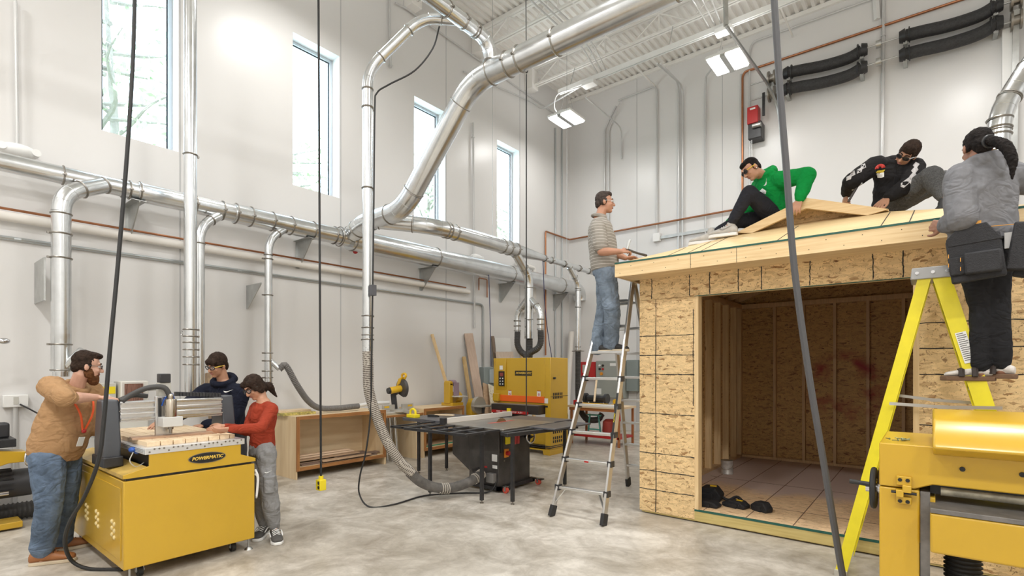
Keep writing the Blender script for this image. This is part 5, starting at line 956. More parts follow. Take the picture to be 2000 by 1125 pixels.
t = empty('wall_outlet', (XL, 1.1, 1.2), 'white double outlet box with conduit on the left wall near the jointer', 'outlet'); q = at(30, 784, x=XL+.03); B((XL+.003, q.y-.1, q.z-.06), (XL+.07, q.y+.1, q.z+.07)).build('box', WHITE, t, bevel=.006); B((XL+.07, q.y-.02, q.z-.03), (XL+.075, q.y+.02, q.z+.05)).build('receptacle', GREYM, t); MB().cyl((XL+.03, q.y, .0), (XL+.03, q.y, q.z-.06), .022).build('conduit', CND, t); MB().tube(catmull([(XL+.08, q.y+.03, q.z-.03), (XL+.12, q.y+.12, q.z-.1), (XL+.1, q.y+.3, q.z-.25), (XL+.1, q.y+.5, q.z-.5)], 6), .008, 6).build('plug_cord', RUB, t)
# ---- spindle sander and stand behind the router table
t = empty('edge_sander', (-7.15, 2.0, 0), 'beige edge sander with brown abrasive drum behind the router table', 'machine'); GW = mat('warm_white_enamel', (.68, .66, .6), .4)
B((-7.4, 1.72, 0), (-6.95, 2.3, .8)).build('cabinet', GW, t, bevel=.01); B((-7.45, 1.6, .8), (-6.9, 2.6, .84)).build('table', SILV, t, bevel=.006); B((-7.4, 1.78, .85), (-7.12, 2.05, 1.44)).build('head', GW, t, bevel=.012); MB().box((-7.11, 1.82, 1.1), (-7.08, 1.985, 1.41)).cyl((-7.13, 1.9, 1.1), (-7.13, 1.9, 1.41), .085, n=24).build('abrasive_drum', mat('brown_abrasive', (.2, .1, .07), .85, var=.5, scale=16, stretch=(6, 6, .6)), t)
B((-7.4, 1.6, 1.12), (-7.2, 1.76, 1.42)).build('motor_box', GREYM, t, bevel=.008); B((-7.2, 1.62, 1.3), (-7.195, 1.75, 1.38)).build('hazard_label', MATS['yellow_plastic'], t); B((-7.2, 1.64, 1.18), (-7.195, 1.7, 1.29)).build('white_label', PAPER, t); MB().cyl((-7.15, 2.05, 1.36), (-7.13, 2.2, 1.36), .04, .03).build('tension_arm', SILV, t); o = MB().cyl((-7.13, 2.2, 1.36), (-7.11, 2.24, 1.46), .012).build('lever', CHROME, t); MB().sph((-7.11, 2.245, 1.475), (.025, .025, .035)).build('lever_knob', PLASTIC, o)
tag(MB().bar((-7.3, 2.95, .003), (-7.55, 2.9, 1.52), .16, .1, up=(1, 0, .1)).build('wood_slab', wood('bark_slab', (.5, .36, .22), (.25, .16, .09), 2)), 'rough sawn wood slab leaning behind the boy in the navy hoodie', 'slab')
# ---- ladders
ALUL = mat('ladder_aluminium', (.62, .62, .61), .3, .9)
t = empty('aluminium_ladder', (-2.85, 5.4, 0), 'folding aluminium ladder standing against the shed corner', 'ladder')
lb, rb, lt, rt_ = Vector((-3.155, 4.597, .03)), Vector((-2.556, 4.642, .03)), Vector((-2.93, 5.45, 2.62)), Vector((-2.62, 5.45, 2.62))
lb2, rb2 = Vector((-3.15, 6.4, .03)), Vector((-2.58, 6.4, .03)); lt2, rt2 = Vector((-2.93, 5.5, 2.62)), Vector((-2.64, 5.5, 2.62))
for a, b in ((lb, lt), (rb, rt_), (lb2, lt2), (rb2, rt2)):
    o = MB().bar(a, b, .026, .075, up=(0, 1, .3)).build('rail', ALUL, t, bevel=.004); d = (b-a).normalized(); MB().bar(a-d*.03, a+d*.09, .04, .095, up=(0, 1, .3)).build('rubber_foot', RUB, o, bevel=.006)
for k in range(8):
    f = .105+k*.113; p, q = lb.lerp(lt, f), rb.lerp(rt_, f); o = MB().bar(p, q, .06, .03).build('rung', ALUL, t, bevel=.004)
    if k < 5: [MB().cbox(z_, (.05, .07, .06)).build('lock_knob', PLASTIC, o) for z_ in (p, q)]
    p, q = lb2.lerp(lt2, f), rb2.lerp(rt2, f); MB().bar(p, q, .06, .03).build('rung', ALUL, t, bevel=.004)
MB().bar(lb.lerp(lt, .04), lb.lerp(lt, .105)+Vector((.1, 0, 0)), .02, .01).build('corner_brace', ALUL, t); MB().bar(rb.lerp(rt_, .04), rb.lerp(rt_, .105)-Vector((.1, 0, 0)), .02, .01).build('corner_brace', ALUL, t)
a, b = rb.lerp(rt_, .30), rb.lerp(rt_, .50); d = (b-a).normalized(); st = MB().bar(a+Vector((.0, -.041, 0)), b+Vector((0, -.041, 0)), .024, .002, up=(0, 1, .3)).build('side_sticker', INK, t)
text('lettering', 'MULTIPRO', MATS['yellow_plastic'], st, axes((a+b)/2+Vector((0, -.045, 0)), d, (-1, 0, 0)), .02)
mid = lb.lerp(rb, .5).lerp(lt.lerp(rt_, .5), .218); B((mid.x-.02, mid.y-.034, mid.z-.008), (mid.x+.03, mid.y-.031, mid.z+.008)).build('red_label', RED, t)
FG = mat('yellow_fiberglass', (.8, .68, .02), .35, var=.06, scale=9)
t = empty('stepladder', (.05, 5, 0), 'tall yellow fiberglass stepladder straddling in front of the shed', 'ladder')
def rail(a, b, w, lab='rail'):
    a, b = Vector(a), Vector(b); mb = MB().bar(a, b, .006, w, up=(1, 0, .3)); s = .028 if 'near' in lab else -.028
    d = (b-a).normalized(); up = Vector((1, 0, .3)); up = (up-d*up.dot(d)).normalized()
    for sg in (-1, 1): mb.bar(a+up*sg*(w/2-.003)+Vector((0, s/2, 0)), b+up*sg*(w/2-.003)+Vector((0, s/2, 0)), .028, .006, up=(1, 0, .3))
    return mb.build('rail', FG, t)
FL, FR, RL, RR = (-.53, 4.68, .02), (-.02, 4.82, 2.28), (.62, 4.66, .02), (.06, 4.82, 2.28)
FL2, FR2, RL2, RR2 = (-.53, 5.22, .02), (-.02, 5.1, 2.28), (.62, 5.24, .02), (.06, 5.1, 2.28)
near = []
for a, b, w in ((FL, FR, .075), (RL, RR, .1)): near.append(rail(a, b, w, 'near'))
for a, b, w in ((FL2, FR2, .075), (RL2, RR2, .1)): rail(a, b, w, 'far')
for p in (FL, FL2, RL, RL2): MB().cbox((p[0], p[1], .02), (.08, .045, .04)).build('foot_pad', mat('pale_rubber', (.5, .48, .42), .7), t)
for k in range(7):
    f = .13+.125*k; p = Vector(RL).lerp(Vector(RR), f); q = Vector(RL2).lerp(Vector(RR2), f); MB().bar(p, q, .085, .028).build('step', ALUL, t, bevel=.003)
for k in range(4):
    f = .15+.25*k; MB().bar(Vector(FL).lerp(Vector(FR), f), Vector(FL2).lerp(Vector(FR2), f), .03, .03).build('rear_brace', FG, t)
MB().prism([(-.11, 0), (.15, 0), (.15, .06), (.1, .085), (-.1, .085)], (.0, 4.8, 2.24), (1, 0, 0), (0, 0, 1), (0, .32, 0)).build('top_cap', mat('grey_cast_top', (.4, .4, .4), .4, .5), t, bevel=.006)
mb = MB()
for x in (-.07, .02, .1): mb.cyl((x, 4.79, 2.285), (x, 4.8, 2.285), .012, n=8)
mb.build('rivets', CHROME, t)
for y, m in ((4.66, 'near'), (5.24, 'far')):
    p, q = Vector(FL).lerp(Vector(FR), .6), Vector(RL).lerp(Vector(RR), .58); p.y = q.y = (p.y+q.y)/2 - .045 if m == 'near' else 5.19; p = at(1737, 788, y=p.y) if m == 'near' else p; q = at(1958, 797, y=q.y) if m == 'near' else q
    c = (p+q)/2+Vector((0, 0, -.01)); MB().bar(p, c, .008, .022).bar(c, q, .008, .022).cbox(c, (.06, .014, .026)).build('spreader_bar', ALUL, t)
p = Vector(RL).lerp(Vector(RR), .76); d = (Vector(RR)-Vector(RL)).normalized(); lb_ = MB().bar(p-d*.11+Vector((0, -.008, 0)), p+d*.11+Vector((0, -.008, 0)), .002, .06, up=(1, 0, .3)).build('warning_sticker', PAPER, t); mb = MB()
for k in range(14): c = p+d*(.1-.0145*k)+Vector((0, -.0105, 0)); u = Vector((1, 0, .25)).normalized(); mb.bar(c-u*.024, c+u*.024*(1 if k % 3 else .5), .001, .004, up=(0, 0, 1))
mb.build('fine_print', INK, lb_)
# ================================================================ PEOPLE: joints in metres
JOINTS = {
  'tan': {'pelvis': (-5.679, 0.971, 0.882), 'neck': (-5.558, 1.081, 1.420), 'head': (-5.485, 1.140, 1.604), 'Rsh': (-5.514, 0.912, 1.447), 'Lsh': (-5.666, 1.213, 1.391), 'Rel': (-5.242, 0.957, 1.357), 'Rwr': (-5.370, 1.183, 1.350), 'Lel': (-5.630, 1.241, 1.075), 'Lwr': (-5.807, 1.399, 0.996), 'Rhip': (-5.596, 0.909, 0.878), 'Lhip': (-5.723, 1.038, 0.847), 'Rkn': (-5.504, 0.907, 0.497), 'Ran': (-5.605, 0.876, 0.109), 'Lkn': (-5.723, 1.038, 0.455), 'Lan': (-5.881, 1.040, 0.091)},
  'navy': {'pelvis': (-5.834, 2.426, 0.936), 'neck': (-5.730, 2.317, 1.450), 'head': (-5.709, 2.244, 1.616), 'Rsh': (-5.934, 2.216, 1.336), 'Lsh': (-5.547, 2.413, 1.330), 'Rel': (-5.864, 1.959, 1.142), 'Rwr': (-5.684, 1.751, 1.088), 'Lel': (-5.552, 2.319, 1.009), 'Lwr': (-5.760, 2.146, 1.009), 'Rhip': (-5.929, 2.413, 0.902), 'Lhip': (-5.730, 2.445, 0.915), 'Rkn': (-5.877, 2.392, 0.486), 'Lkn': (-5.662, 2.436, 0.495), 'Ran': (-5.951, 2.422, 0.066), 'Lan': (-5.734, 2.468, 0.077)},
  'girl': {'pelvis': (-4.876, 2.311, 0.845), 'neck': (-4.845, 2.311, 1.284), 'head': (-4.892, 2.247, 1.409), 'Lsh': (-4.697, 2.315, 1.210), 'Rsh': (-5.033, 2.327, 1.207), 'Lel': (-4.556, 2.151, 1.066), 'Lwr': (-4.664, 1.931, 1.070), 'Rel': (-4.933, 2.196, 1.006), 'Rwr': (-4.878, 1.972, 1.073), 'Lhip': (-4.777, 2.302, 0.828), 'Rhip': (-4.963, 2.319, 0.807), 'Lkn': (-4.712, 2.290, 0.484), 'Rkn': (-4.932, 2.318, 0.461), 'Lan': (-4.724, 2.357, 0.114), 'Ran': (-4.925, 2.349, 0.101)},
  'ladder': {'pelvis': (-2.852, 5.215, 2.728), 'neck': (-2.906, 5.172, 3.284), 'head': (-2.861, 5.221, 3.455), 'Rsh': (-2.830, 5.014, 3.123), 'Lsh': (-2.972, 5.337, 3.130), 'Rel': (-2.763, 4.962, 2.846), 'Rwr': (-2.516, 4.943, 2.813), 'Lel': (-2.800, 5.275, 2.905), 'Lwr': (-2.590, 5.197, 2.795), 'Rhip': (-2.813, 5.144, 2.656), 'Lhip': (-2.877, 5.310, 2.687), 'Rkn': (-2.701, 5.101, 2.222), 'Ran': (-2.788, 5.228, 1.836), 'Lkn': (-2.897, 5.275, 2.239), 'Lan': (-2.974, 5.245, 1.818)},
  'green': {'pelvis': (-1.321, 6.256, 3.246), 'neck': (-1.389, 6.099, 3.685), 'head': (-1.483, 5.933, 3.719), 'Lsh': (-1.232, 6.046, 3.578), 'Rsh': (-1.469, 6.240, 3.618), 'Lel': (-0.960, 5.927, 3.535), 'Lwr': (-1.013, 5.863, 3.277), 'Rel': (-1.574, 6.167, 3.346), 'Rwr': (-1.788, 6.108, 3.210), 'Lhip': (-1.311, 6.162, 3.229), 'Rhip': (-1.385, 6.334, 3.264), 'Lkn': (-1.478, 5.814, 3.440), 'Lan': (-1.682, 5.837, 3.129), 'Rkn': (-1.638, 6.003, 3.207), 'Ran': (-1.890, 5.824, 3.043)},
  'black': {'pelvis': (-0.310, 6.455, 3.242), 'neck': (-0.247, 6.351, 3.618), 'head': (-0.165, 6.264, 3.649), 'Rsh': (-0.421, 6.288, 3.611), 'Lsh': (-0.113, 6.383, 3.544), 'Rel': (-0.597, 6.112, 3.443), 'Rwr': (-0.670, 6.356, 3.390), 'Lel': (-0.148, 6.198, 3.337), 'Lwr': (-0.306, 6.055, 3.206), 'Rhip': (-0.322, 6.548, 3.246), 'Lhip': (-0.289, 6.369, 3.196), 'Lkn': (0.011, 6.106, 3.356), 'Lan': (0.114, 5.861, 3.044), 'Rkn': (0.117, 6.590, 3.436), 'Ran': (0.222, 6.340, 3.142)},
  'grey': {'pelvis': (0.278, 4.719, 2.455), 'neck': (0.284, 4.699, 2.953), 'head': (0.249, 4.671, 3.070), 'Lsh': (0.167, 4.630, 2.881), 'Rsh': (0.405, 4.796, 2.884), 'Lel': (0.166, 4.527, 2.584), 'Lwr': (0.083, 4.691, 2.579), 'Rel': (0.585, 5.009, 2.854), 'Rwr': (0.686, 5.221, 2.768), 'Lhip': (0.232, 4.682, 2.414), 'Rhip': (0.332, 4.763, 2.414), 'Lkn': (0.290, 4.793, 1.983), 'Lan': (0.271, 4.791, 1.568), 'Rkn': (0.353, 4.780, 1.995), 'Ran': (0.380, 4.802, 1.590)},
}
IMR, IMA, UP = Vector((.778, .628, 0)), Vector((-.628, .778, 0)), Vector((0, 0, 1))
FOLD = bpy.data.textures.new('cloth_folds', 'CLOUDS'); FOLD.noise_scale = .09; FOLD.noise_depth = 2
FOLD2 = bpy.data.textures.new('fine_folds', 'CLOUDS'); FOLD2.noise_scale = .035; FOLD2.noise_depth = 2
HAIRT = bpy.data.textures.new('hair_strands', 'CLOUDS'); HAIRT.noise_scale = .018
def limb(mb, pts, rad, n=12, sm=5):
    """closed tapering limb through joints, with rounded ends"""
    P = [Vector(p) for p in pts]
    if len(P) > 2:
        Q = catmull(P, sm); R = []
        for i in range(len(P)-1): R += [rad[i]+(rad[i+1]-rad[i])*k/sm for k in range(sm)]
        R.append(rad[-1])
    else: Q, R = P, list(rad)
    d0 = (Q[0]-Q[1]).normalized(); d1 = (Q[-1]-Q[-2]).normalized()
    Q = [Q[0]+d0*R[0]*.95, Q[0]+d0*R[0]*.7]+Q+[Q[-1]+d1*R[-1]*.7, Q[-1]+d1*R[-1]*.95]; R = [R[0]*.3, R[0]*.71]+R+[R[-1]*.71, R[-1]*.3]
    mb.tube(Q, R, n); return mb
def loft(mb, st, n=20):
    """st: (centre, right, forward, rx, ry) ellipses"""
    rings = []
    for c, r, f, rx, ry in st: rings.append([mb.bm.verts.new(c+r*(rx*math.cos(2*PI*k/n))+f*(ry*math.sin(2*PI*k/n))) for k in range(n)])
    for A, B_ in zip(rings, rings[1:]):
        for k in range(n): mb.bm.faces.new((A[k], A[(k+1) % n], B_[(k+1) % n], B_[k]))
    mb.bm.faces.new(rings[0][::-1]); mb.bm.faces.new(rings[-1]); return mb
def skin_up(o, vox, smooth=4, disp=0, tex=None):
    m = o.modifiers.new('remesh', 'REMESH'); m.mode = 'VOXEL'; m.voxel_size = vox; m.use_smooth_shade = True
    s = o.modifiers.new('smooth', 'SMOOTH'); s.factor = .5; s.iterations = smooth
    if disp:
        d = o.modifiers.new('folds', 'DISPLACE'); d.texture = tex or FOLD; d.strength = disp; d.mid_level = .5
    return o
def ell(mb, M, c, r, rot=(0, 0, 0)):
    bmesh.ops.create_uvsphere(mb.bm, u_segments=16, v_segments=12, radius=1, matrix=M @ Matrix.Translation(Vector(c)) @ Euler(rot).to_matrix().to_4x4() @ Matrix.Diagonal((*r, 1)))
def basis(o, f, u):
    f = Vector(f).normalized(); u = Vector(u); u = (u-f*u.dot(f)).normalized(); r = f.cross(u); return Matrix(((r.x, f.x, u.x, o[0]), (r.y, f.y, u.y, o[1]), (r.z, f.z, u.z, o[2]), (0, 0, 0, 1)))
def hand(mb, wr, f, n, side, sc=1, curl=(.5, .5, .55, .6), thumb=.4, spread=.1):
    """palm, four unequal bent fingers and a thumb leaving the side of the palm; f to the fingertips, n out of the palm, side the thumb side"""
    f = Vector(f).normalized(); n = Vector(n); n = (n-f*n.dot(f)).normalized(); s = f.cross(n)*side; w = Vector(wr)
    kn = []
    for i, o in enumerate((.03, .01, -.011, -.03)):
        k = w+(f*(.088-.004*abs(i-1))+s*o)*sc; kn.append(k); limb(mb, [w+s*o*.55*sc+f*.008*sc, k], [.0145*sc, .0115*sc], 8)
    limb(mb, [w+f*.03*sc+s*.012*sc, w+f*.07*sc-s*.01*sc], [.017*sc, .016*sc], 8)
    for i, L in enumerate((.07, .078, .073, .057)):
        a = 0; p = kn[i]; pts = [p]; df = (f+s*spread*(1.5-i)*.5).normalized()
        for j, q in enumerate((.44, .31, .25)): a += curl[i]*(.8 if j == 0 else .75); p = p+(df*math.cos(a)+n*math.sin(a))*L*q*sc; pts.append(p)
        limb(mb, pts, [.0102*sc, .0094*sc, .0086*sc, .0072*sc], 8, 3)
    b = w+f*.022*sc+s*.022*sc; t1 = b+(f*.035+s*.03+n*.008)*sc; t2 = t1+(f*.032+s*(.018-.03*thumb)+n*.018*thumb)*sc; t3 = t2+(f*.026+s*(.004-.02*thumb)+n*.016*thumb)*sc
    limb(mb, [b, t1, t2, t3], [.0155*sc, .0125*sc, .0105*sc, .0085*sc], 8, 3)
def foot_mesh(mb, an, td, zs, L=.27, h=.075, w=.047):
    td = Vector(td); td.z = 0; td.normalize(); c = Vector((an[0], an[1], zs)); s = td.cross(UP)
    st = []
    for a, ww, hh in ((-.075, .6, .8), (-.06, .82, .95), (-.02, .8, 1.15), (.05, .82, 1.0), (.11, 1.0, .78), (.16, 1.02, .62), (.19, .85, .5), (.205, .5, .35)):
        k = L/.28; st.append((c+td*a*k+UP*h*hh/2, s, UP, w*ww, h*hh/2))
    loft(mb, st, 16)
    return c, td, s
LIPS = mat('lip_skin', (.42, .17, .14), .5); EYEW = mat('eye_white', (.8, .78, .75), .3); IRIS = mat('dark_iris', (.03, .015, .01), .2)
def person(key, label, skin, H=1.75, head_f=None, head_u=UP, bulk=1.0, foot=None, hands=None, zs=None):
    J = {k: Vector(v) for k, v in JOINTS[key].items()}; s = H/1.75; t = empty('person', (J['pelvis'].x, J['pelvis'].y, min(J['Ran'].z, J['Lan'].z)-.08), label, 'person')
    up = (J['neck']-J['pelvis']).normalized(); rt = (J['Rsh']-J['Lsh']); rt = (rt-up*rt.dot(up)).normalized(); fw = up.cross(rt)
    hr = (J['Rhip']-J['Lhip']); hr = (hr-up*hr.dot(up)).normalized(); hf = up.cross(hr)
    P = dict(J=J, t=t, s=s, up=up, rt=rt, fw=fw, hr=hr, hf=hf, bulk=bulk, hm=None)
    mb = MB(); pv, nk = J['pelvis'], J['neck']; L = (nk-pv).length; sw = max(.15*s, (J['Rsh']-J['Lsh']).length/2)
    def stn(a, rx, ry, k, off=0): r = hr.lerp(rt, k).normalized(); f = up.cross(r); return (pv+up*L*a+fw*off, r, f, rx*s, ry*s)
    P['stn'] = stn; P['sw'] = sw
    b = bulk
    loft(mb, [stn(-.16, .05, .06, 0), stn(-.1, .135*b, .1*b, 0), stn(.1, .145*b, .105*b, 0), stn(.35, .125*b, .09*b, .4), stn(.6, .145*b, .105*b, .8), stn(.82, .15*b, .1*b, 1), stn(.97, .09, .07, 1), stn(1.05, .05, .05, 1)])
    HM = basis(J['head'], head_f or fw, head_u) @ Matrix.Scale(.93*s**.5, 4); P['HM'] = HM
    limb(mb, [nk-up*.03, HM@Vector((0, -.03, -.06))], [.056*s, .053*s])
    for S in 'RL':
        sh, el, wr, hp, kn, an = (J[S+x] for x in ('sh', 'el', 'wr', 'hip', 'kn', 'an'))
        limb(mb, [nk-up*.05+(sh-nk)*.3, sh], [.055*s, .058*s]); limb(mb, [sh, sh.lerp(el, .5), el], [.054*s*b, .049*s*b, .04*s]); limb(mb, [el, el.lerp(wr, .35), wr], [.041*s, .041*s*b, .0265*s])
        limb(mb, [hp, hp.lerp(kn, .5), kn], [.083*s*b, .073*s*b, .054*s]); limb(mb, [kn, kn.lerp(an, .35), an], [.053*s, .055*s, .036*s])
        f, n, sd, kw = hands[S]; wf = wr+(wr-el).normalized()*.0; hand(mb, wf, f, n, sd, s*1.02, **kw)
        td, z = foot[S]; foot_mesh(mb, an, td, z+.032, .235*s, .045, .037); limb(mb, [an, Vector((an.x, an.y, z+.045))], [.036*s, .034*s])
    # head
    ell(mb, HM, (0, -.012, .035), (.077, .098, .098)); ell(mb, HM, (0, .03, -.03), (.062, .066, .088)); ell(mb, HM, (0, .058, -.098), (.03, .03, .022)); ell(mb, HM, (0, .02, -.075), (.053, .055, .04))
    ell(mb, HM, (0, .083, .032), (.05, .014, .012)); ell(mb, HM, (.036, .07, -.028), (.022, .02, .02)); ell(mb, HM, (-.036, .07, -.028), (.022, .02, .02))
    q = [HM@Vector(v) for v in ((0, .09, .015), (0, .108, -.015), (0, .113, -.032))]; limb(mb, q, [.008, .011, .0135], 8, 3); ell(mb, HM, (.012, .1, -.034), (.009, .012, .008)); ell(mb, HM, (-.012, .1, -.034), (.009, .012, .008))
    for x in (-1, 1): ell(mb, HM, (x*.078, -.008, -.005), (.011, .021, .032), (0, 0, x*.35))
    body = skin_up(mb.build('body', skin, t), .0058, 3); P['body'] = body
    for x in (-1, 1):
        e = MB(); ell(e, HM, (x*.032, .082, .008), (.0125, .012, .0085)); eo = e.build('eye', EYEW, t); e = MB(); ell(e, HM, (x*.032, .0935, .006), (.005, .003, .005)); e.build('iris', IRIS, eo)
    e = MB(); ell(e, HM, (0, .0925, -.06), (.021, .008, .0045)); ell(e, HM, (0, .0915, -.068), (.018, .008, .005)); e.build('lips', LIPS, t)
    return P
def brows(P, m):
    mb = MB()
    for x in (-1, 1): limb(mb, [P['HM']@Vector(v) for v in ((x*.015, .096, .032), (x*.034, .094, .037), (x*.05, .082, .032))], [.004, .0045, .003], 6, 3)
    mb.build('eyebrows', m, P['t'])
def hair(P, m, blobs, name='hair', vox=.007, disp=.01, tubes=()):
    mb = MB()
    for c, r in blobs: ell(mb, P['HM'], c, r)
    for pts, rad in tubes: limb(mb, [P['HM']@Vector(v) for v in pts], rad, 8, 4)
    return skin_up(mb.build(name, m, P['t']), vox, 2, disp, HAIRT)
SHORT = [((0, -.025, .055), (.083, .092, .092)), ((0, .03, .1), (.064, .06, .038)), ((.06, -.02, .02), (.026, .05, .06)), ((-.06, -.02, .02), (.026, .05, .06)), ((0, -.07, .0), (.062, .046, .065))]
def glasses(P, frame_m, lens_m, arm_m=None, r=.024, h=.017, thick=.003):
    HM = P['HM']; mb = MB(); ln = MB()
    for x in (-1, 1):
        c = Vector((x*.034, .106, .006)); pts = [HM@(c+Vector((r*math.cos(a), -.012*abs(math.cos(a))*(1 if x*math.cos(a) > 0 else 0), h*math.sin(a)))) for a in [2*PI*k/18 for k in range(18)]]
        mb.tube(pts, thick, 6, closed=True); ell(ln, HM, c+Vector((0, -.006, 0)), (r*.86, .002, h*.84), (0, 0, -x*.2))
    mb.tube([HM@Vector((-.012, .109, .01)), HM@Vector((.012, .109, .01))], thick, 6); g = mb.build('glasses_frame', frame_m, P['t']); ln.build('lens', lens_m, g)
    am = MB()
    for x in (-1, 1): am.tube([HM@Vector((x*.058, .092, .012)), HM@Vector((x*.08, .03, .012)), HM@Vector((x*.085, -.01, .008))], thick*1.1, 6)
    am.build('temple', arm_m or frame_m, g)
def torso_cloth(P, name, m, st, sleeves=None, hood=False, collar=None, disp=.016, vox=.009, sm=5, extra=None):
    """garment: lofted body, sleeves and hood grown into one cloth surface"""
    J, s, stn, up, fw, rt = (P[k] for k in ('J', 's', 'stn', 'up', 'fw', 'rt')); mb = MB(); loft(mb, [stn(*a) for a in st], 24)
    nk = J['neck']
    for S in 'RL':
        sh, el, wr = J[S+'sh'], J[S+'el'], J[S+'wr']; r0, r1, r2, end = sleeves
        limb(mb, [nk-up*.045*s+(sh-nk)*.25, sh+(nk-sh)*.05], [.07*s, r0*s])
        if end <= .5: limb(mb, [sh, sh.lerp(el, end*2)], [r0*s, r1*s])
        else:
            e2 = el.lerp(wr, (end-.5)*2); limb(mb, [sh, sh.lerp(el, .5), el], [r0*s, (r0+r1)/2*s, r1*s]); limb(mb, [el, el.lerp(e2, .6), e2], [r1*s, (r1+r2)/2*s, r2*s])
    if hood:
        c = nk+up*.015; ring = [c+rt*.1*s*math.cos(a)+fw*(.085*s*math.sin(a)+.0)+up*(-.025*math.sin(a)) for a in [2*PI*k/16 for k in range(16)]]; mb.tube(ring, .034*s, 10, closed=True)
        limb(mb, [nk-fw*.075*s+up*.005, nk-fw*.11*s-up*.09], [.06*s, .04*s]); limb(mb, [nk-fw*.07*s+rt*.06*s+up*.01, nk-fw*.07*s-rt*.06*s+up*.01], [.042*s, .042*s])
    if collar:
        c = nk+up*.02; ring = [c+rt*.075*s*math.cos(a)+fw*(.07*s*math.sin(a))+up*(-.02*math.sin(a)) for a in [2*PI*k/16 for k in range(16)]]; mb.tube(ring, collar, 8, closed=True)
    if extra: extra(mb)
    return skin_up(mb.build(name, m, P['t']), vox, sm, disp)
def trousers(P, m, hipx=.16, hipy=.12, top=.12, r=(.1, .088, .073, .066, .06), name='trousers', end=.97, disp=.016, cuff=None):
    J, s, stn, up = (P[k] for k in ('J', 's', 'stn', 'up')); mb = MB(); b = P['bulk']
    loft(mb, [stn(-.2, .05, .07, 0), stn(-.13, hipx*.95*b, hipy*b, 0), stn(-.02, hipx*b, hipy*b, 0), stn(top, hipx*.93*b, hipy*.92*b, .2)], 24)
    for S in 'RL':
        hp, kn, an = J[S+'hip'], J[S+'kn'], J[S+'an']; e = kn.lerp(an, end); limb(mb, [hp, hp.lerp(kn, .5), kn], [r[0]*s*b, r[1]*s*b, r[2]*s]); limb(mb, [kn, kn.lerp(e, .5), e], [r[2]*s, r[3]*s, r[4]*s])
        if cuff: limb(mb, [kn.lerp(an, end-.09), e], [cuff*s, cuff*s])
    return skin_up(mb.build(name, m, P['t']), .009, 5, disp)
def shoe(P, S, foot, m, sole, name='shoe', L=.285, h=.085, sole_h=.028, w=.051):
    an = P['J'][S+'an']; td, z = foot[S]; mb = MB(); c, d, sd = foot_mesh(mb, an, td, z+sole_h*.7, L*P['s'], h, w); limb(mb, [c+UP*(h*.7)-d*.015, c+UP*(h+.025)-d*.015], [.046*P['s'], .044*P['s']])
    o = skin_up(mb.build(name, m, P['t']), .007, 3); k = L*P['s']/.28
    pl = [(-.08, .0), (-.072, .032), (-.03, .043), (.05, .043), (.12, .052), (.17, .05), (.205, .03), (.215, 0), (.205, -.03), (.17, -.05), (.12, -.052), (.05, -.043), (-.03, -.043), (-.072, -.032)]
    MB().prism([(a*k, b_*1.02) for a, b_ in pl], c-UP*(c.z-z), d, sd, UP*sole_h).build('sole', sole, o, bevel=.006)
    return o, c, d, sd
def laces(o, c, d, sd, h, m):
    mb = MB()
    for i in range(4): p = c+d*(.035+.022*i)+UP*(h*(1.02-.1*i)); mb.tube([p-sd*.03-UP*.012, p+UP*.004, p+sd*.03-UP*.012], .004, 5)
    mb.build('laces', m, o)
def wrap_logo(name, poly, c, x, y, m, parent, off=.003, sub=3):
    """a print lying on the cloth: its outline is dropped onto the garment's surface"""
    bm = bmesh.new(); eye = Vector((0, 0, CAM_Z)); c = Vector(c); n = (c-eye).normalized(); x = Vector(x); x = (x-n*x.dot(n)).normalized(); y = Vector(y); y = (y-n*y.dot(n)-x*y.dot(x)).normalized()
    bm.faces.new([bm.verts.new(c+x*p[0]+y*p[1]) for p in poly]); bmesh.ops.triangulate(bm, faces=bm.faces[:])
    for _ in range(sub): bmesh.ops.subdivide_edges(bm, edges=bm.edges[:], cuts=1)
    o_ = OFF[parent.name]; ev = parent.evaluated_get(bpy.context.evaluated_depsgraph_get())
    for v in bm.verts:
        d = (v.co-eye).normalized(); ok, hit, nn, i = ev.ray_cast(v.co-d*.35-o_, d, distance=.9)
        if ok: v.co = hit+o_-d*off
    mb = MB(); mb.bm.free(); mb.bm = bm; o = mb.build(name, m, parent); sd = o.modifiers.new('thick', 'SOLIDIFY'); sd.thickness = .001; sd.offset = 1; return o
SWOOSH = [(-.5, .05), (-.42, -.12), (-.25, -.17), (-.05, -.1), (.5, .2), (-.05, .0), (-.25, -.03), (-.38, .0)]
LOGOW = mat('white_print', (.85, .85, .83), .5)
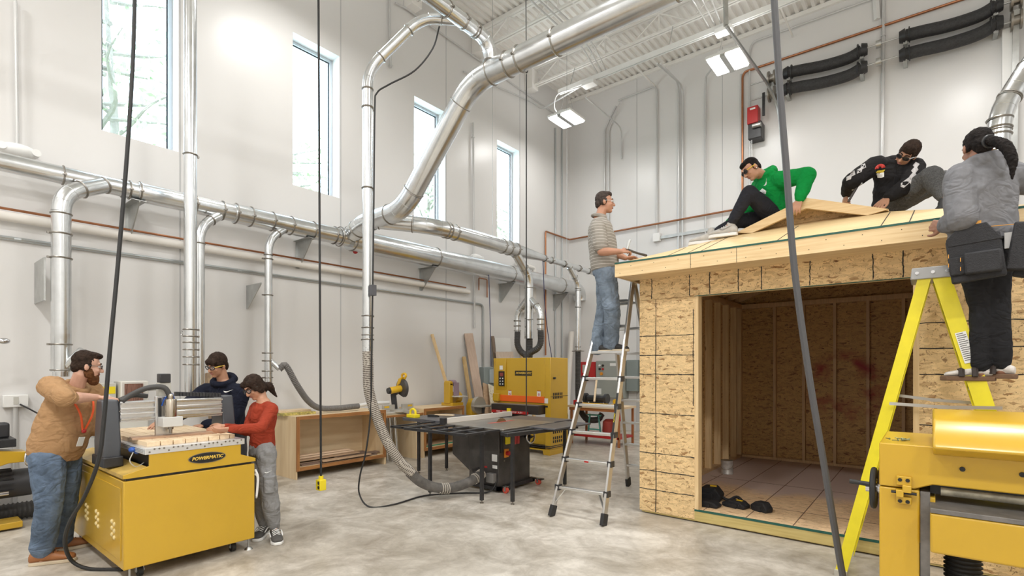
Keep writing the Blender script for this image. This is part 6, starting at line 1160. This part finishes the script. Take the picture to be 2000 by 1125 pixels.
def cloth(name, c, rough=.85, var=.08, scale=30, bump=.15, crease=.34, cs=6, **k):
    m = mat(name, c, rough, var=var, scale=scale, bump=bump, bscale=300, spec=.15, **k); nt = m.node_tree; N = nt.nodes.new; L = nt.links.new; p = nt.nodes['Principled BSDF']
    tc = N('ShaderNodeTexCoord'); mp = N('ShaderNodeMapping'); mp.inputs['Scale'].default_value = (1, 1, 1.5); mp.inputs['Rotation'].default_value = (.5, .4, 0); L(tc.outputs['Object'], mp.inputs[0])
    n = N('ShaderNodeTexNoise'); n.inputs['Scale'].default_value = cs; n.inputs['Detail'].default_value = 2; n.inputs['Distortion'].default_value = 1.2; L(mp.outputs[0], n.inputs[0])
    a = N('ShaderNodeMath'); a.operation = 'SUBTRACT'; a.inputs[1].default_value = .5; L(n.outputs[0], a.inputs[0]); b = N('ShaderNodeMath'); b.operation = 'ABSOLUTE'; L(a.outputs[0], b.inputs[0])
    bp = N('ShaderNodeBump'); bp.inputs['Strength'].default_value = crease; bp.inputs['Distance'].default_value = .12; L(b.outputs[0], bp.inputs['Height'])
    if p.inputs['Normal'].links: L(p.inputs['Normal'].links[0].from_socket, bp.inputs['Normal'])
    L(bp.outputs[0], p.inputs['Normal']); return m
SK1 = mat('fair_skin', (.62, .36, .26), .5, var=.06, scale=12); SK2 = mat('warm_skin', (.5, .26, .16), .5, var=.06, scale=12); SK3 = mat('tan_skin', (.46, .23, .14), .5, var=.06, scale=12); SK4 = mat('brown_skin', (.33, .16, .1), .5, var=.06, scale=12)
HAIRB = mat('dark_brown_hair', (.035, .022, .016), .75, var=.5, scale=30, bump=.5, bscale=80, spec=.12); HAIRK = mat('black_hair', (.014, .011, .01), .7, var=.5, scale=30, bump=.5, bscale=80, spec=.12); BEARD = mat('reddish_beard', (.12, .05, .02), .7, var=.5, scale=40, bump=.6, bscale=80, spec=.12)
DENIM = cloth('blue_denim', (.12, .165, .235), var=.5, scale=6, bump=.2, crease=.42, cs=6); DENIM2 = cloth('faded_denim', (.17, .21, .26), var=.4, scale=6, bump=.2, crease=.42, cs=6)
CLEAR = mat('clear_lens', (.85, .88, .92), .05, alpha=.12); SMOKE = mat('smoked_lens', (.02, .02, .025), .08); FRAMEK = mat('black_glasses', (.012, .012, .012), .3); TEMPY = mat('yellow_temple', (.75, .5, .05), .4)
def view_axes(k):
    p = Vector(JOINTS[k]['pelvis']); a = Vector((p.x, p.y, 0)).normalized(); return Vector((a.y, -a.x, 0)), a
# ---------------- man in the tan sweater
R_, A_ = view_axes('tan')
ft = {'R': (R_*.9-A_*.25, 0), 'L': (R_+A_*.15, 0)}
P = person('tan', 'bearded person in a tan sweater and jeans reaching across to the router table post', SK1, 1.78, R_+A_*.05-UP*.12, UP+R_*.1, 1.16, ft,
    {'R': (R_-UP*.1+A_*.1, -UP, -1, dict(curl=(.25, .25, .25, .3), thumb=.2)), 'L': (R_*.8-A_*.5-UP*.2, -UP, 1, dict(curl=(.3, .3, .3, .3)))})
TAN = cloth('tan_fleece', (.42, .25, .125)); sw = torso_cloth(P, 'sweater', TAN, [(-.03, .195, .165, 0), (.03, .2, .17, 0), (.14, .21, .18, .1), (.4, .205, .175, .5), (.65, .195, .155, .8), (.83, .18, .135, 1), (.97, .1, .09, 1)], (.09, .078, .062, .56), collar=.022, disp=.02)
trousers(P, DENIM, .165, .13, .05, (.105, .098, .09, .086, .084), 'jeans', .93)
BOOT = mat('brown_leather', (.33, .13, .045), .5, var=.15); CREAM = mat('cream_sole', (.6, .5, .36), .7)
for S in 'RL': o, c, d, sd = shoe(P, S, ft, BOOT, CREAM, 'boot', .29, .09); laces(o, c, d, sd, .1, mat('dark_lace', (.06, .03, .02), .8))
hair(P, HAIRB, SHORT+[((0, .06, .1), (.055, .045, .028))]); brows(P, HAIRB); glasses(P, FRAMEK, CLEAR, r=.023, h=.015, thick=.0022)
hair(P, BEARD, [((0, .05, -.095), (.05, .05, .048)), ((.05, .015, -.055), (.02, .04, .05)), ((-.05, .015, -.055), (.02, .04, .05)), ((0, .06, -.125), (.042, .042, .04)), ((.02, .088, -.05), (.018, .01, .007)), ((-.02, .088, -.05), (.018, .01, .007))], 'beard')
nk, fw, rt, up = P['J']['neck'], P['fw'], P['rt'], P['up']; mb = MB()
for x in (-1, 1): mb.tube(catmull([nk+rt*x*.09-fw*.02+up*.01, nk+rt*x*.085+fw*.1-up*.06, nk+rt*x*.05+fw*.19-up*.16, nk+fw*.215-up*.29+rt*x*.01], 6), .008, 6)
ly = mb.build('lanyard', mat('orange_red_lanyard', (.75, .1, .02), .6), P['t']); c = nk+fw*.22-up*.3; MB().sph(c, .018).build('lanyard_clip', RED, ly); MB().bar(c-up*.05, c-up*.13, .05, .004, up=fw).build('id_card', LOGOW, ly, bevel=.002)
# ---------------- boy in the navy hoodie
R_, A_ = view_axes('navy')
ft = {'R': (R_*.2-A_, 0), 'L': (R_*.3-A_, 0)}
P = person('navy', 'person in a navy hoodie and dark glasses leaning over the back of the router table', SK2, 1.78, -R_*.72-A_*.7-UP*.34, UP-A_*.15, 1.0, ft,
    {'R': (-A_*.7-R_*.5-UP*.35, -UP+A_*.1, -1, dict(curl=(.35, .35, .35, .4), spread=.5)), 'L': (-R_*.8-A_*.4-UP*.05, -UP, 1, dict(curl=(.35, .4, .45, .45)))})
NAVY = cloth('navy_fleece', (.012, .014, .026)); sw = torso_cloth(P, 'hoodie', NAVY, [(-.15, .165, .13, 0), (-.05, .18, .14, 0), (.3, .175, .14, .4), (.65, .18, .14, .8), (.85, .17, .12, 1), (.98, .09, .08, 1)], (.09, .082, .058, .96), True)
for x in (-1, 1): MB().tube(catmull([P['J']['neck']+P['fw']*.11+P['rt']*x*.035-UP*.03, P['J']['neck']+P['fw']*.15+P['rt']*x*.04-UP*.12, P['J']['neck']+P['fw']*.152+P['rt']*x*.04-UP*.2], 5), .004, 6).build('drawstring', NAVY, sw)
wrap_logo('logo', [(a*.085, b*.085) for a, b in SWOOSH], at(446, 764, t=5.1), R_, UP, LOGOW, sw)
trousers(P, mat('dark_trousers', (.03, .03, .035), .8)); [shoe(P, S, ft, BLK, CREAM) for S in 'RL']
hair(P, HAIRB, [((0, -.018, .05), (.092, .104, .1)), ((0, .068, .065), (.068, .04, .04)), ((.066, -.01, .03), (.024, .06, .05)), ((-.066, -.01, .03), (.024, .06, .05)), ((0, -.08, -.02), (.066, .042, .07)), ((.035, .08, .055), (.034, .02, .03)), ((-.035, .08, .055), (.034, .02, .03))]); glasses(P, FRAMEK, CLEAR, TEMPY, .027, .018, .0045); e = MB(); ell(e, P['HM'], (.083, -.0, -.035), (.005, .005, .008)); e.build('earring', CHROME, P['t']); brows(P, HAIRB)
# ---------------- girl in the rust top
R_, A_ = view_axes('girl')
ft = {'R': (-A_*.75-R_*.3, 0), 'L': (-A_*.8+R_*.1, 0)}
P = person('girl', 'person in a rust top and grey joggers holding the board on the router table', SK2, 1.56, -R_*.72-A_*.6-UP*.5, UP-R_*.3, .9, ft,
    {'R': (-R_*.9-UP*.25, -UP*.2+A_*.3, -1, dict(curl=(.2, .2, .22, .25))), 'L': (-R_-UP*.12, -A_*-.3+UP*.4, 1, dict(curl=(.35, .35, .4, .4)))})
RUST2 = cloth('rust_knit', (.31, .045, .022)); sw = torso_cloth(P, 'long_sleeved_top', RUST2, [(-.0, .155, .12, 0), (.12, .155, .12, .1), (.4, .14, .11, .5), (.65, .155, .135, .8), (.85, .155, .11, 1), (.98, .075, .07, 1)], (.068, .054, .038, .97), disp=.01)
GJ = cloth('grey_fleece', (.27, .27, .27)); tr = trousers(P, GJ, .17, .14, .1, (.112, .1, .092, .085, .06), 'joggers', .95, .03, .05)
wrap_logo('logo', [(a*.06, b*.06) for a, b in SWOOSH], at(524, 922, t=4.5), R_, UP, LOGOW, tr)
MB().cyl(P['J']['Lhip'].lerp(P['J']['Lkn'], .8)-A_*.075-UP*.08+R_*.01, P['J']['Lhip'].lerp(P['J']['Lkn'], .8)-A_*.08+UP*.06+R_*.01, .05).build('cargo_pocket', GJ, tr)
for S in 'RL':
    o, c, d, sd = shoe(P, S, ft, mat('grey_canvas_shoe', (.08, .075, .07), .8), LOGOW, 'sneaker', .28, .075); laces(o, c, d, sd, .085, LOGOW)
    for x in (-1, 1): MB().tube(catmull([c+sd*x*.05+d*.1+UP*.04, c+sd*x*.052+d*.03+UP*.065, c+sd*x*.05-d*.05+UP*.045], 5), .005, 6).build('white_side_stripe', LOGOW, o)
hair(P, HAIRB, [((0, -.018, .048), (.09, .104, .098)), ((.07, -.015, -.0), (.022, .06, .085)), ((-.07, -.015, -.0), (.022, .06, .085)), ((0, -.08, -.03), (.066, .045, .08)), ((.045, .055, .07), (.04, .04, .04)), ((-.045, .055, .07), (.04, .04, .04)), ((.068, .05, .02), (.014, .025, .05)), ((-.068, .05, .02), (.014, .025, .05))], tubes=[(((0, -.11, -.05), (.0, -.15, -.07), (.0, -.17, -.11)), (.035, .045, .03)), (((0, -.15, -.09), (.01, -.17, -.16), (0, -.17, -.22)), (.03, .022, .008))]); glasses(P, FRAMEK, CLEAR, None, .027, .02, .004); brows(P, HAIRB)
# ---------------- man on the aluminium ladder
R_, A_ = view_axes('ladder')
ft = {'R': (R_*.75-A_*.45, 1.772), 'L': (R_*.55-A_*.5, 1.765)}
P = person('ladder', 'person in a striped polo and jeans standing on the aluminium ladder with a hammer', SK3, 1.8, R_*1.0+UP*.02+A_*.06, UP, 1.08, ft,
    {'R': (R_*.8+UP*.15+A_*.3, R_*.35+A_*.6-UP*.4, 1, dict(curl=(1.05, 1.05, 1.1, 1.1), thumb=1)), 'L': (R_+A_*.1+UP*.1, -UP, 1, dict(curl=(.4, .5, .6, .6)))})
POLO = bpy.data.materials.new('striped_knit'); POLO.use_nodes = True; nt = POLO.node_tree; p = nt.nodes['Principled BSDF']; tc = nt.nodes.new('ShaderNodeTexCoord'); w = nt.nodes.new('ShaderNodeTexWave'); w.bands_direction = 'Z'; w.inputs['Scale'].default_value = 9; w.inputs['Distortion'].default_value = .5
r = nt.nodes.new('ShaderNodeValToRGB'); r.color_ramp.elements[0].color = (.27, .245, .21, 1); r.color_ramp.elements[1].color = (.55, .52, .47, 1); r.color_ramp.elements[0].position = .93; r.color_ramp.elements[1].position = .98
nt.links.new(tc.outputs['Object'], w.inputs[0]); nt.links.new(w.outputs['Fac'], r.inputs[0]); nt.links.new(r.outputs[0], p.inputs['Base Color']); p.inputs['Roughness'].default_value = .85
sw = torso_cloth(P, 'polo_shirt', POLO, [(-.06, .185, .15, 0), (.03, .19, .155, 0), (.3, .185, .155, .4), (.6, .185, .15, .8), (.83, .175, .13, 1), (.98, .085, .08, 1)], (.085, .088, .08, .36), collar=.02)
trousers(P, DENIM2, .168, .135, .1, (.108, .1, .088, .086, .084), 'jeans', .99, .022)
for S in 'RL': o, c, d, sd = shoe(P, S, ft, mat('dark_trainer', (.03, .028, .026), .7), CREAM, 'trainer', .29, .08)
hair(P, mat('greying_brown_hair', (.06, .045, .038), .6, var=.4, scale=40, bump=.5, bscale=80, spec=.12), SHORT); brows(P, HAIRB); glasses(P, mat('clear_frame', (.6, .62, .62), .2), CLEAR, None, .026, .019, .002)
wr = P['J']['Rwr']+R_*.09; a, b = wr-R_*.02+UP*.09-A_*.05, at(1262, 499, t=5.75); ham = empty('hammer', wr, 'hammer in the hand of the person on the aluminium ladder', 'hammer')
MB().tube([wr-R_*.01+UP*.01, wr.lerp(b, .4), b], [.014, .012, .015], 8).build('handle', mat('dark_grip', (.06, .05, .045), .5), ham); MB().bar(wr-R_*.03+UP*.02, wr+R_*.0+UP*.12, .022, .026).build('claw_head', GALV2, ham, bevel=.005)
# ---------------- boy in the green hoodie
R_, A_ = view_axes('green')
def roofz(x, y): return EZ+SL*max(0, min(x-EX0, EX1-x, (y-EY) if y < YG else 9))
J = JOINTS['green']; ft = {'L': (-R_*.85+A_*.1, roofz(*J['Lan'][:2])+.005), 'R': (-R_*.9, roofz(*J['Ran'][:2])+.005)}
P = person('green', 'person in a bright green hoodie sitting on the roof left of the gable', SK2, 1.74, -R_*.72-A_*.45-UP*.55, UP-R_*.35, 1.0, ft,
    {'L': (-R_*.3-UP*.8-A_*.25, A_*.6-UP*.3, -1, dict(curl=(.35, .35, .4, .4), spread=.4)), 'R': (-R_*.6-UP*.5, -UP, -1, dict(curl=(.8, .8, .8, .8)))})
GRN = cloth('bright_green_fleece', (.006, .27, .055)); sw = torso_cloth(P, 'hoodie', GRN, [(-.1, .175, .14, 0), (.02, .185, .15, 0), (.3, .18, .145, .4), (.65, .185, .14, .8), (.85, .17, .125, 1), (.98, .09, .085, 1)], (.095, .085, .056, .95), True)
wrap_logo('logo', [(a*.075, b*.09) for a, b in SWOOSH], at(1496, 356, t=5.3), (R_*.6+UP).normalized(), (UP*.6-R_).normalized(), LOGOW, sw)
wrap_logo('white_print', [(-.03, -.015), (.03, -.03), (.035, .0), (.0, .03), (-.025, .01)], at(1489, 374, t=5.25), R_, UP, LOGOW, sw)
trousers(P, cloth('charcoal_jersey', (.028, .029, .037)), .165, .135, .08, (.105, .095, .078, .068, .052), 'joggers', .86, .014, .05)
WS = mat('white_grey_trainer', (.5, .48, .45), .6, var=.15, scale=14); o, c, d, sd = shoe(P, 'L', ft, WS, LOGOW, 'trainer', .3, .09, .035); laces(o, c, d, sd, .1, LOGOW); wrap_logo('logo', [(a*.14, b*.12) for a, b in SWOOSH], c+d*.03-A_*.06+UP*.06, -d, UP, mat('grey_suede', (.3, .29, .27), .8), o)
o, c, d, sd = shoe(P, 'R', ft, WS, LOGOW, 'trainer', .3, .09, .035)
hair(P, HAIRK, [((0, -.022, .05), (.081, .095, .092)), ((0, .04, .088), (.06, .055, .04)), ((.058, -.02, .02), (.024, .05, .06)), ((-.058, -.02, .02), (.024, .05, .06)), ((0, -.07, .0), (.06, .042, .065))], disp=.003); glasses(P, FRAMEK, SMOKE, TEMPY, .028, .018, .004); brows(P, HAIRK)
e = MB(); ell(e, P['HM'], (-.084, -.0, -.035), (.006, .006, .006)); e.build('earring', CHROME, P['t']); MB().ring(P['J']['Lwr']+UP*.01, P['J']['Lwr']-P['J']['Lel'], .034, .007).build('watch_strap', BLK, P['t'])
# ---------------- boy in the black hoodie
R_, A_ = view_axes('black')
J = JOINTS['black']; ft = {'L': (R_*.8-A_*.3, roofz(*J['Lan'][:2])+.005), 'R': (R_*.8-A_*.2, roofz(*J['Ran'][:2])+.005)}
P = person('black', 'person in a black printed hoodie sitting on the roof right of the gable, leaning forward', SK2, 1.74, -R_*.45-A_*.75-UP*.55, UP*.8+R_*.62, 1.0, ft,
    {'L': (-R_*.65-UP*.6-A_*.3, -UP*.6+A_*.5, 1, dict(curl=(.3, .3, .35, .35), spread=.5)), 'R': (-UP*.7-R_*.2-A_*.3, A_*.2+R_*.7, 1, dict(curl=(1.0, 1.0, 1.05, 1.1), thumb=1))})
BKH = cloth('washed_black_fleece', (.02, .019, .02)); sw = torso_cloth(P, 'hoodie', BKH, [(-.12, .18, .145, 0), (.0, .19, .155, 0), (.3, .185, .155, .4), (.65, .185, .145, .8), (.87, .175, .125, 1), (1.0, .095, .09, 1)], (.095, .083, .056, .95), True)
nk, fw, rt, up = P['J']['neck'], P['fw'], P['rt'], P['up']
for x in (-1, 1): MB().tube(catmull([nk+fw*.11+rt*x*.03-up*.03, nk+fw*.165+rt*x*.03-up*.14, nk+fw*.17+rt*x*.03-up*.24], 5), .004, 6).build('drawstring', BKH, sw)
c = at(1719, 329, t=4.82); rt, up = R_, UP
ci = [(.04*math.cos(a), .04*math.sin(a)) for a in [2*PI*k/20 for k in range(20)]]
wrap_logo('red_emblem_top', ci[:11]+[(-.012, 0), (0, .02), (.012, 0)], c, rt, up, mat('red_print', (.6, .06, .05), .5), sw); wrap_logo('yellow_emblem_base', ci[12:20]+[(.02, -.012), (-.02, -.012)], c-up*.006, rt, up, mat('yellow_print', (.8, .6, .05), .5), sw)
wrap_logo('white_drips', [(-.03, 0), (.03, 0), (.03, -.04), (.015, -.02), (.01, -.045), (-.005, -.02), (-.02, -.04)], c-up*.042, rt, up, LOGOW, sw)
for S, k in (('L', .3), ('L', .62), ('L', .95), ('R', .45), ('R', .9)):
    a, b = P['J'][S+'sh'], P['J'][S+'el']; q = a.lerp(b, k); d = (b-a); d = (d-A_*d.dot(A_)).normalized(); s_ = d.cross(-A_).normalized()*-1; ou = -A_*.14+(R_*.02 if S == 'L' else -R_*.02); wrap_logo('sleeve_print', [(-.05, -.014), (-.02, -.03), (.0, -.012), (.03, -.022), (.055, .004), (.02, .022), (.0, .008), (-.03, .02)], q+ou, d, s_, mat('off_white_print', (.6, .58, .58), .6), sw)
a, b = P['J']['Lel'], P['J']['Lwr']; q = a.lerp(b, .12); d = (b-a).normalized(); wrap_logo('sleeve_print', [(-.055, -.02), (.05, -.026), (.06, .0), (.04, .024), (-.05, .02)], q-A_*.14, d-A_*d.dot(A_), (d-A_*d.dot(A_)).cross(A_).normalized()*-1, MATS['off_white_print'], sw)
trousers(P, cloth('dark_grey_melange', (.1, .1, .1), var=.4, scale=90), .17, .14, .05, (.115, .105, .092, .08, .055), 'joggers', .86, .02, .054)
for S in 'RL': shoe(P, S, ft, BLK, LOGOW, 'trainer')
hair(P, HAIRB, [((0, -.02, .046), (.088, .104, .099)), ((0, .05, .085), (.068, .055, .044)), ((.062, -.01, .025), (.026, .055, .055)), ((-.062, -.01, .025), (.026, .055, .055)), ((0, -.075, -.005), (.062, .045, .06)), ((0, .085, .07), (.055, .02, .02))], disp=.012); glasses(P, FRAMEK, SMOKE, mat('clear_temple', (.6, .6, .6), .3), .028, .018, .004); brows(P, HAIRB)
MB().ring(P['J']['Lwr'], P['J']['Lwr']-P['J']['Lel'], .036, .006).build('bracelet', BLK, P['t'])
q = P['J']['Rwr']-UP*.06-R_*.02; ham = empty('hammer', q, 'hammer held upright by the person in the black hoodie', 'hammer'); a, b = at(1674, 364, t=5.12), at(1657, 394, t=5.12); MB().tube([a, b], [.014, .011], 8).build('handle', MATS['dark_grip'], ham); MB().bar(a+R_*.04+UP*.03, a-R_*.05-UP*.02, .03, .03).build('claw_head', GALV2, ham, bevel=.006)
# ---------------- person in the grey hoodie on the stepladder
R_, A_ = view_axes('grey')
zst = 1.515; ft = {'L': (-R_*.9-A_*.1, 1.505), 'R': (-R_*.8+A_*.25, 1.522)}
P = person('grey', 'person with a ponytail, grey hoodie and tool belt standing on the yellow stepladder', SK4, 1.76, A_*.88-R_*.42-UP*.05, UP, 1.0, ft,
    {'L': (A_*.5-R_*.6+UP*.25, A_*.6+R_*.5, 1, dict(curl=(.5, .5, .55, .6), thumb=.1)), 'R': (R_, -UP, -1, dict(curl=(.6, .6, .6, .6)))})
GH_ = cloth('heather_grey_fleece', (.19, .19, .2), crease=.3, cs=5); sw = torso_cloth(P, 'hoodie', GH_, [(-.02, .2, .16, 0), (.06, .2, .16, 0), (.35, .19, .15, .4), (.65, .195, .145, .8), (.86, .18, .125, 1), (.99, .095, .085, 1)], (.1, .09, .058, .95), True)
trousers(P, cloth('black_joggers', (.02, .02, .022)), .165, .13, .06, (.1, .09, .075, .068, .058), 'joggers', .9, .014, .054); nk, fw, rt, up, pv = P['J']['neck'], P['fw'], P['rt'], P['up'], P['J']['pelvis']
SOCK = cloth('white_sock', (.7, .66, .62))
for S in 'RL':
    an = P['J'][S+'an']; td, z = ft[S]; mb = MB(); foot_mesh(mb, an, td, z+.03, .26, .062, .042); limb(mb, [an+UP*.05, Vector((an.x, an.y, z+.07))], [.043, .042]); skin_up(mb.build('sock', SOCK, P['t']), .007, 3)
    d = Vector(td); d.z = 0; d.normalize(); sd = d.cross(UP); c = Vector((an.x, an.y, z)); k = 1.0
    pl = [(-.085, 0), (-.07, .035), (-.02, .044), (.06, .046), (.13, .054), (.18, .05), (.215, 0), (.18, -.05), (.13, -.054), (.06, -.046), (-.02, -.044), (-.07, -.035)]
    sn = MB().prism(pl, c, d, sd, UP*.032).build('sandal', mat('cork_sole', (.16, .09, .05), .8), P['t'], bevel=.006)
    for a in (.03, .1): MB().tube([c+d*a+sd*.052+UP*.03, c+d*a+sd*.045+UP*.075, c+d*a+UP*.1*(1-.25*(a > .05)), c+d*a-sd*.045+UP*.075, c+d*a-sd*.052+UP*.03], .018, 6).build('strap', mat('dark_brown_strap', (.03, .02, .016), .6), sn)
hair(P, HAIRK, [((0, -.02, .045), (.083, .098, .093)), ((0, -.08, -.005), (.066, .045, .07)), ((.065, -.02, .02), (.018, .05, .05)), ((-.065, -.02, .02), (.018, .05, .05)), ((0, .06, .085), (.055, .04, .035))], tubes=[(((.0, -.1, .0), (.02, -.15, -.02), (.055, -.215, -.09), (.075, -.245, -.2), (.07, -.25, -.33)), (.03, .032, .036, .03, .008))], disp=.012); e = MB(); e.ring(P['HM']@Vector((.01, -.128, -.01)), P['HM'].to_3x3()@Vector((.1, -1, -.2)), .035, .009); e.build('hair_tie', BLK, P['t']); brows(P, HAIRK)
CANV = mat('black_work_canvas', (.022, .022, .025), .75, var=.2, scale=40, bump=.3, bscale=150); LOOPY = mat('orange_stitch', (.7, .33, .05), .6)
mb = MB(); loft(mb, [P['stn'](.0, .185, .15, 0), P['stn'](.075, .19, .155, 0)], 28); bl = mb.build('tool_belt', CANV, P['t'])
cb = pv+up*.02; cam_ = -A_
def pch(name, cx, cz, w, h, dep, par, m=CANV, tilt=0, off=.17, bev=.012):
    base = cb+R_*cx+UP*cz-A_*off; M = axes(base, R_, UP) @ Euler((0, 0, tilt)).to_matrix().to_4x4(); return MB().box((-w/2, -h, -.0), (w/2, 0, dep), M).build(name, m, par, bevel=bev)
b1 = pch('main_pouch', -.05, -.02, .27, .29, .05, bl, tilt=.12, off=.165); p2 = pch('front_pocket', .0, -.13, .18, .14, .05, b1, tilt=.05, off=.212); p3 = pch('slot_pocket', -.125, -.15, .09, .12, .02, b1, tilt=.1, off=.215)
MB().prism([(-.18, -.03), (-.12, .04), (.02, .06), (.1, -.06), (-.17, -.08)], cb+UP*.0-A_*.2, R_, UP, -A_*.02).build('flap', CANV, b1, bevel=.006)
for k in range(4): MB().bar(cb+R_*(-.165+.03*(k % 2)*2)-A_*.245+UP*(-.13-.03*k), cb+R_*(-.165+.03*(k % 2)*2)-A_*.245+UP*(-.155-.03*k), .006, .004).build('orange_loop', LOOPY, p3)
MB().bar(cb+R_*.04-A_*.172+UP*.035, cb+R_*.15-A_*.16+UP*.03, .005, .004).build('orange_stitching', LOOPY, bl); MB().cbox(cb-R_*.02-A_*.2+UP*.065, (.03, .02, .02)).build('orange_tab', LOOPY, bl)
b2 = pch('side_pouch', .22, .03, .14, .3, .1, bl, off=.1, tilt=-.15); MB().bar(cb+R_*.14-A_*.17-UP*.02, cb+R_*.14-A_*.17-UP*.12, .07, .02, up=A_).build('grey_shirt_tail', mat('pale_grey_cotton', (.5, .5, .5), .8), bl)
pch('holster', .27, -.12, .15, .2, .08, bl, off=.06, tilt=-.3)
bpy.context.view_layer.update()
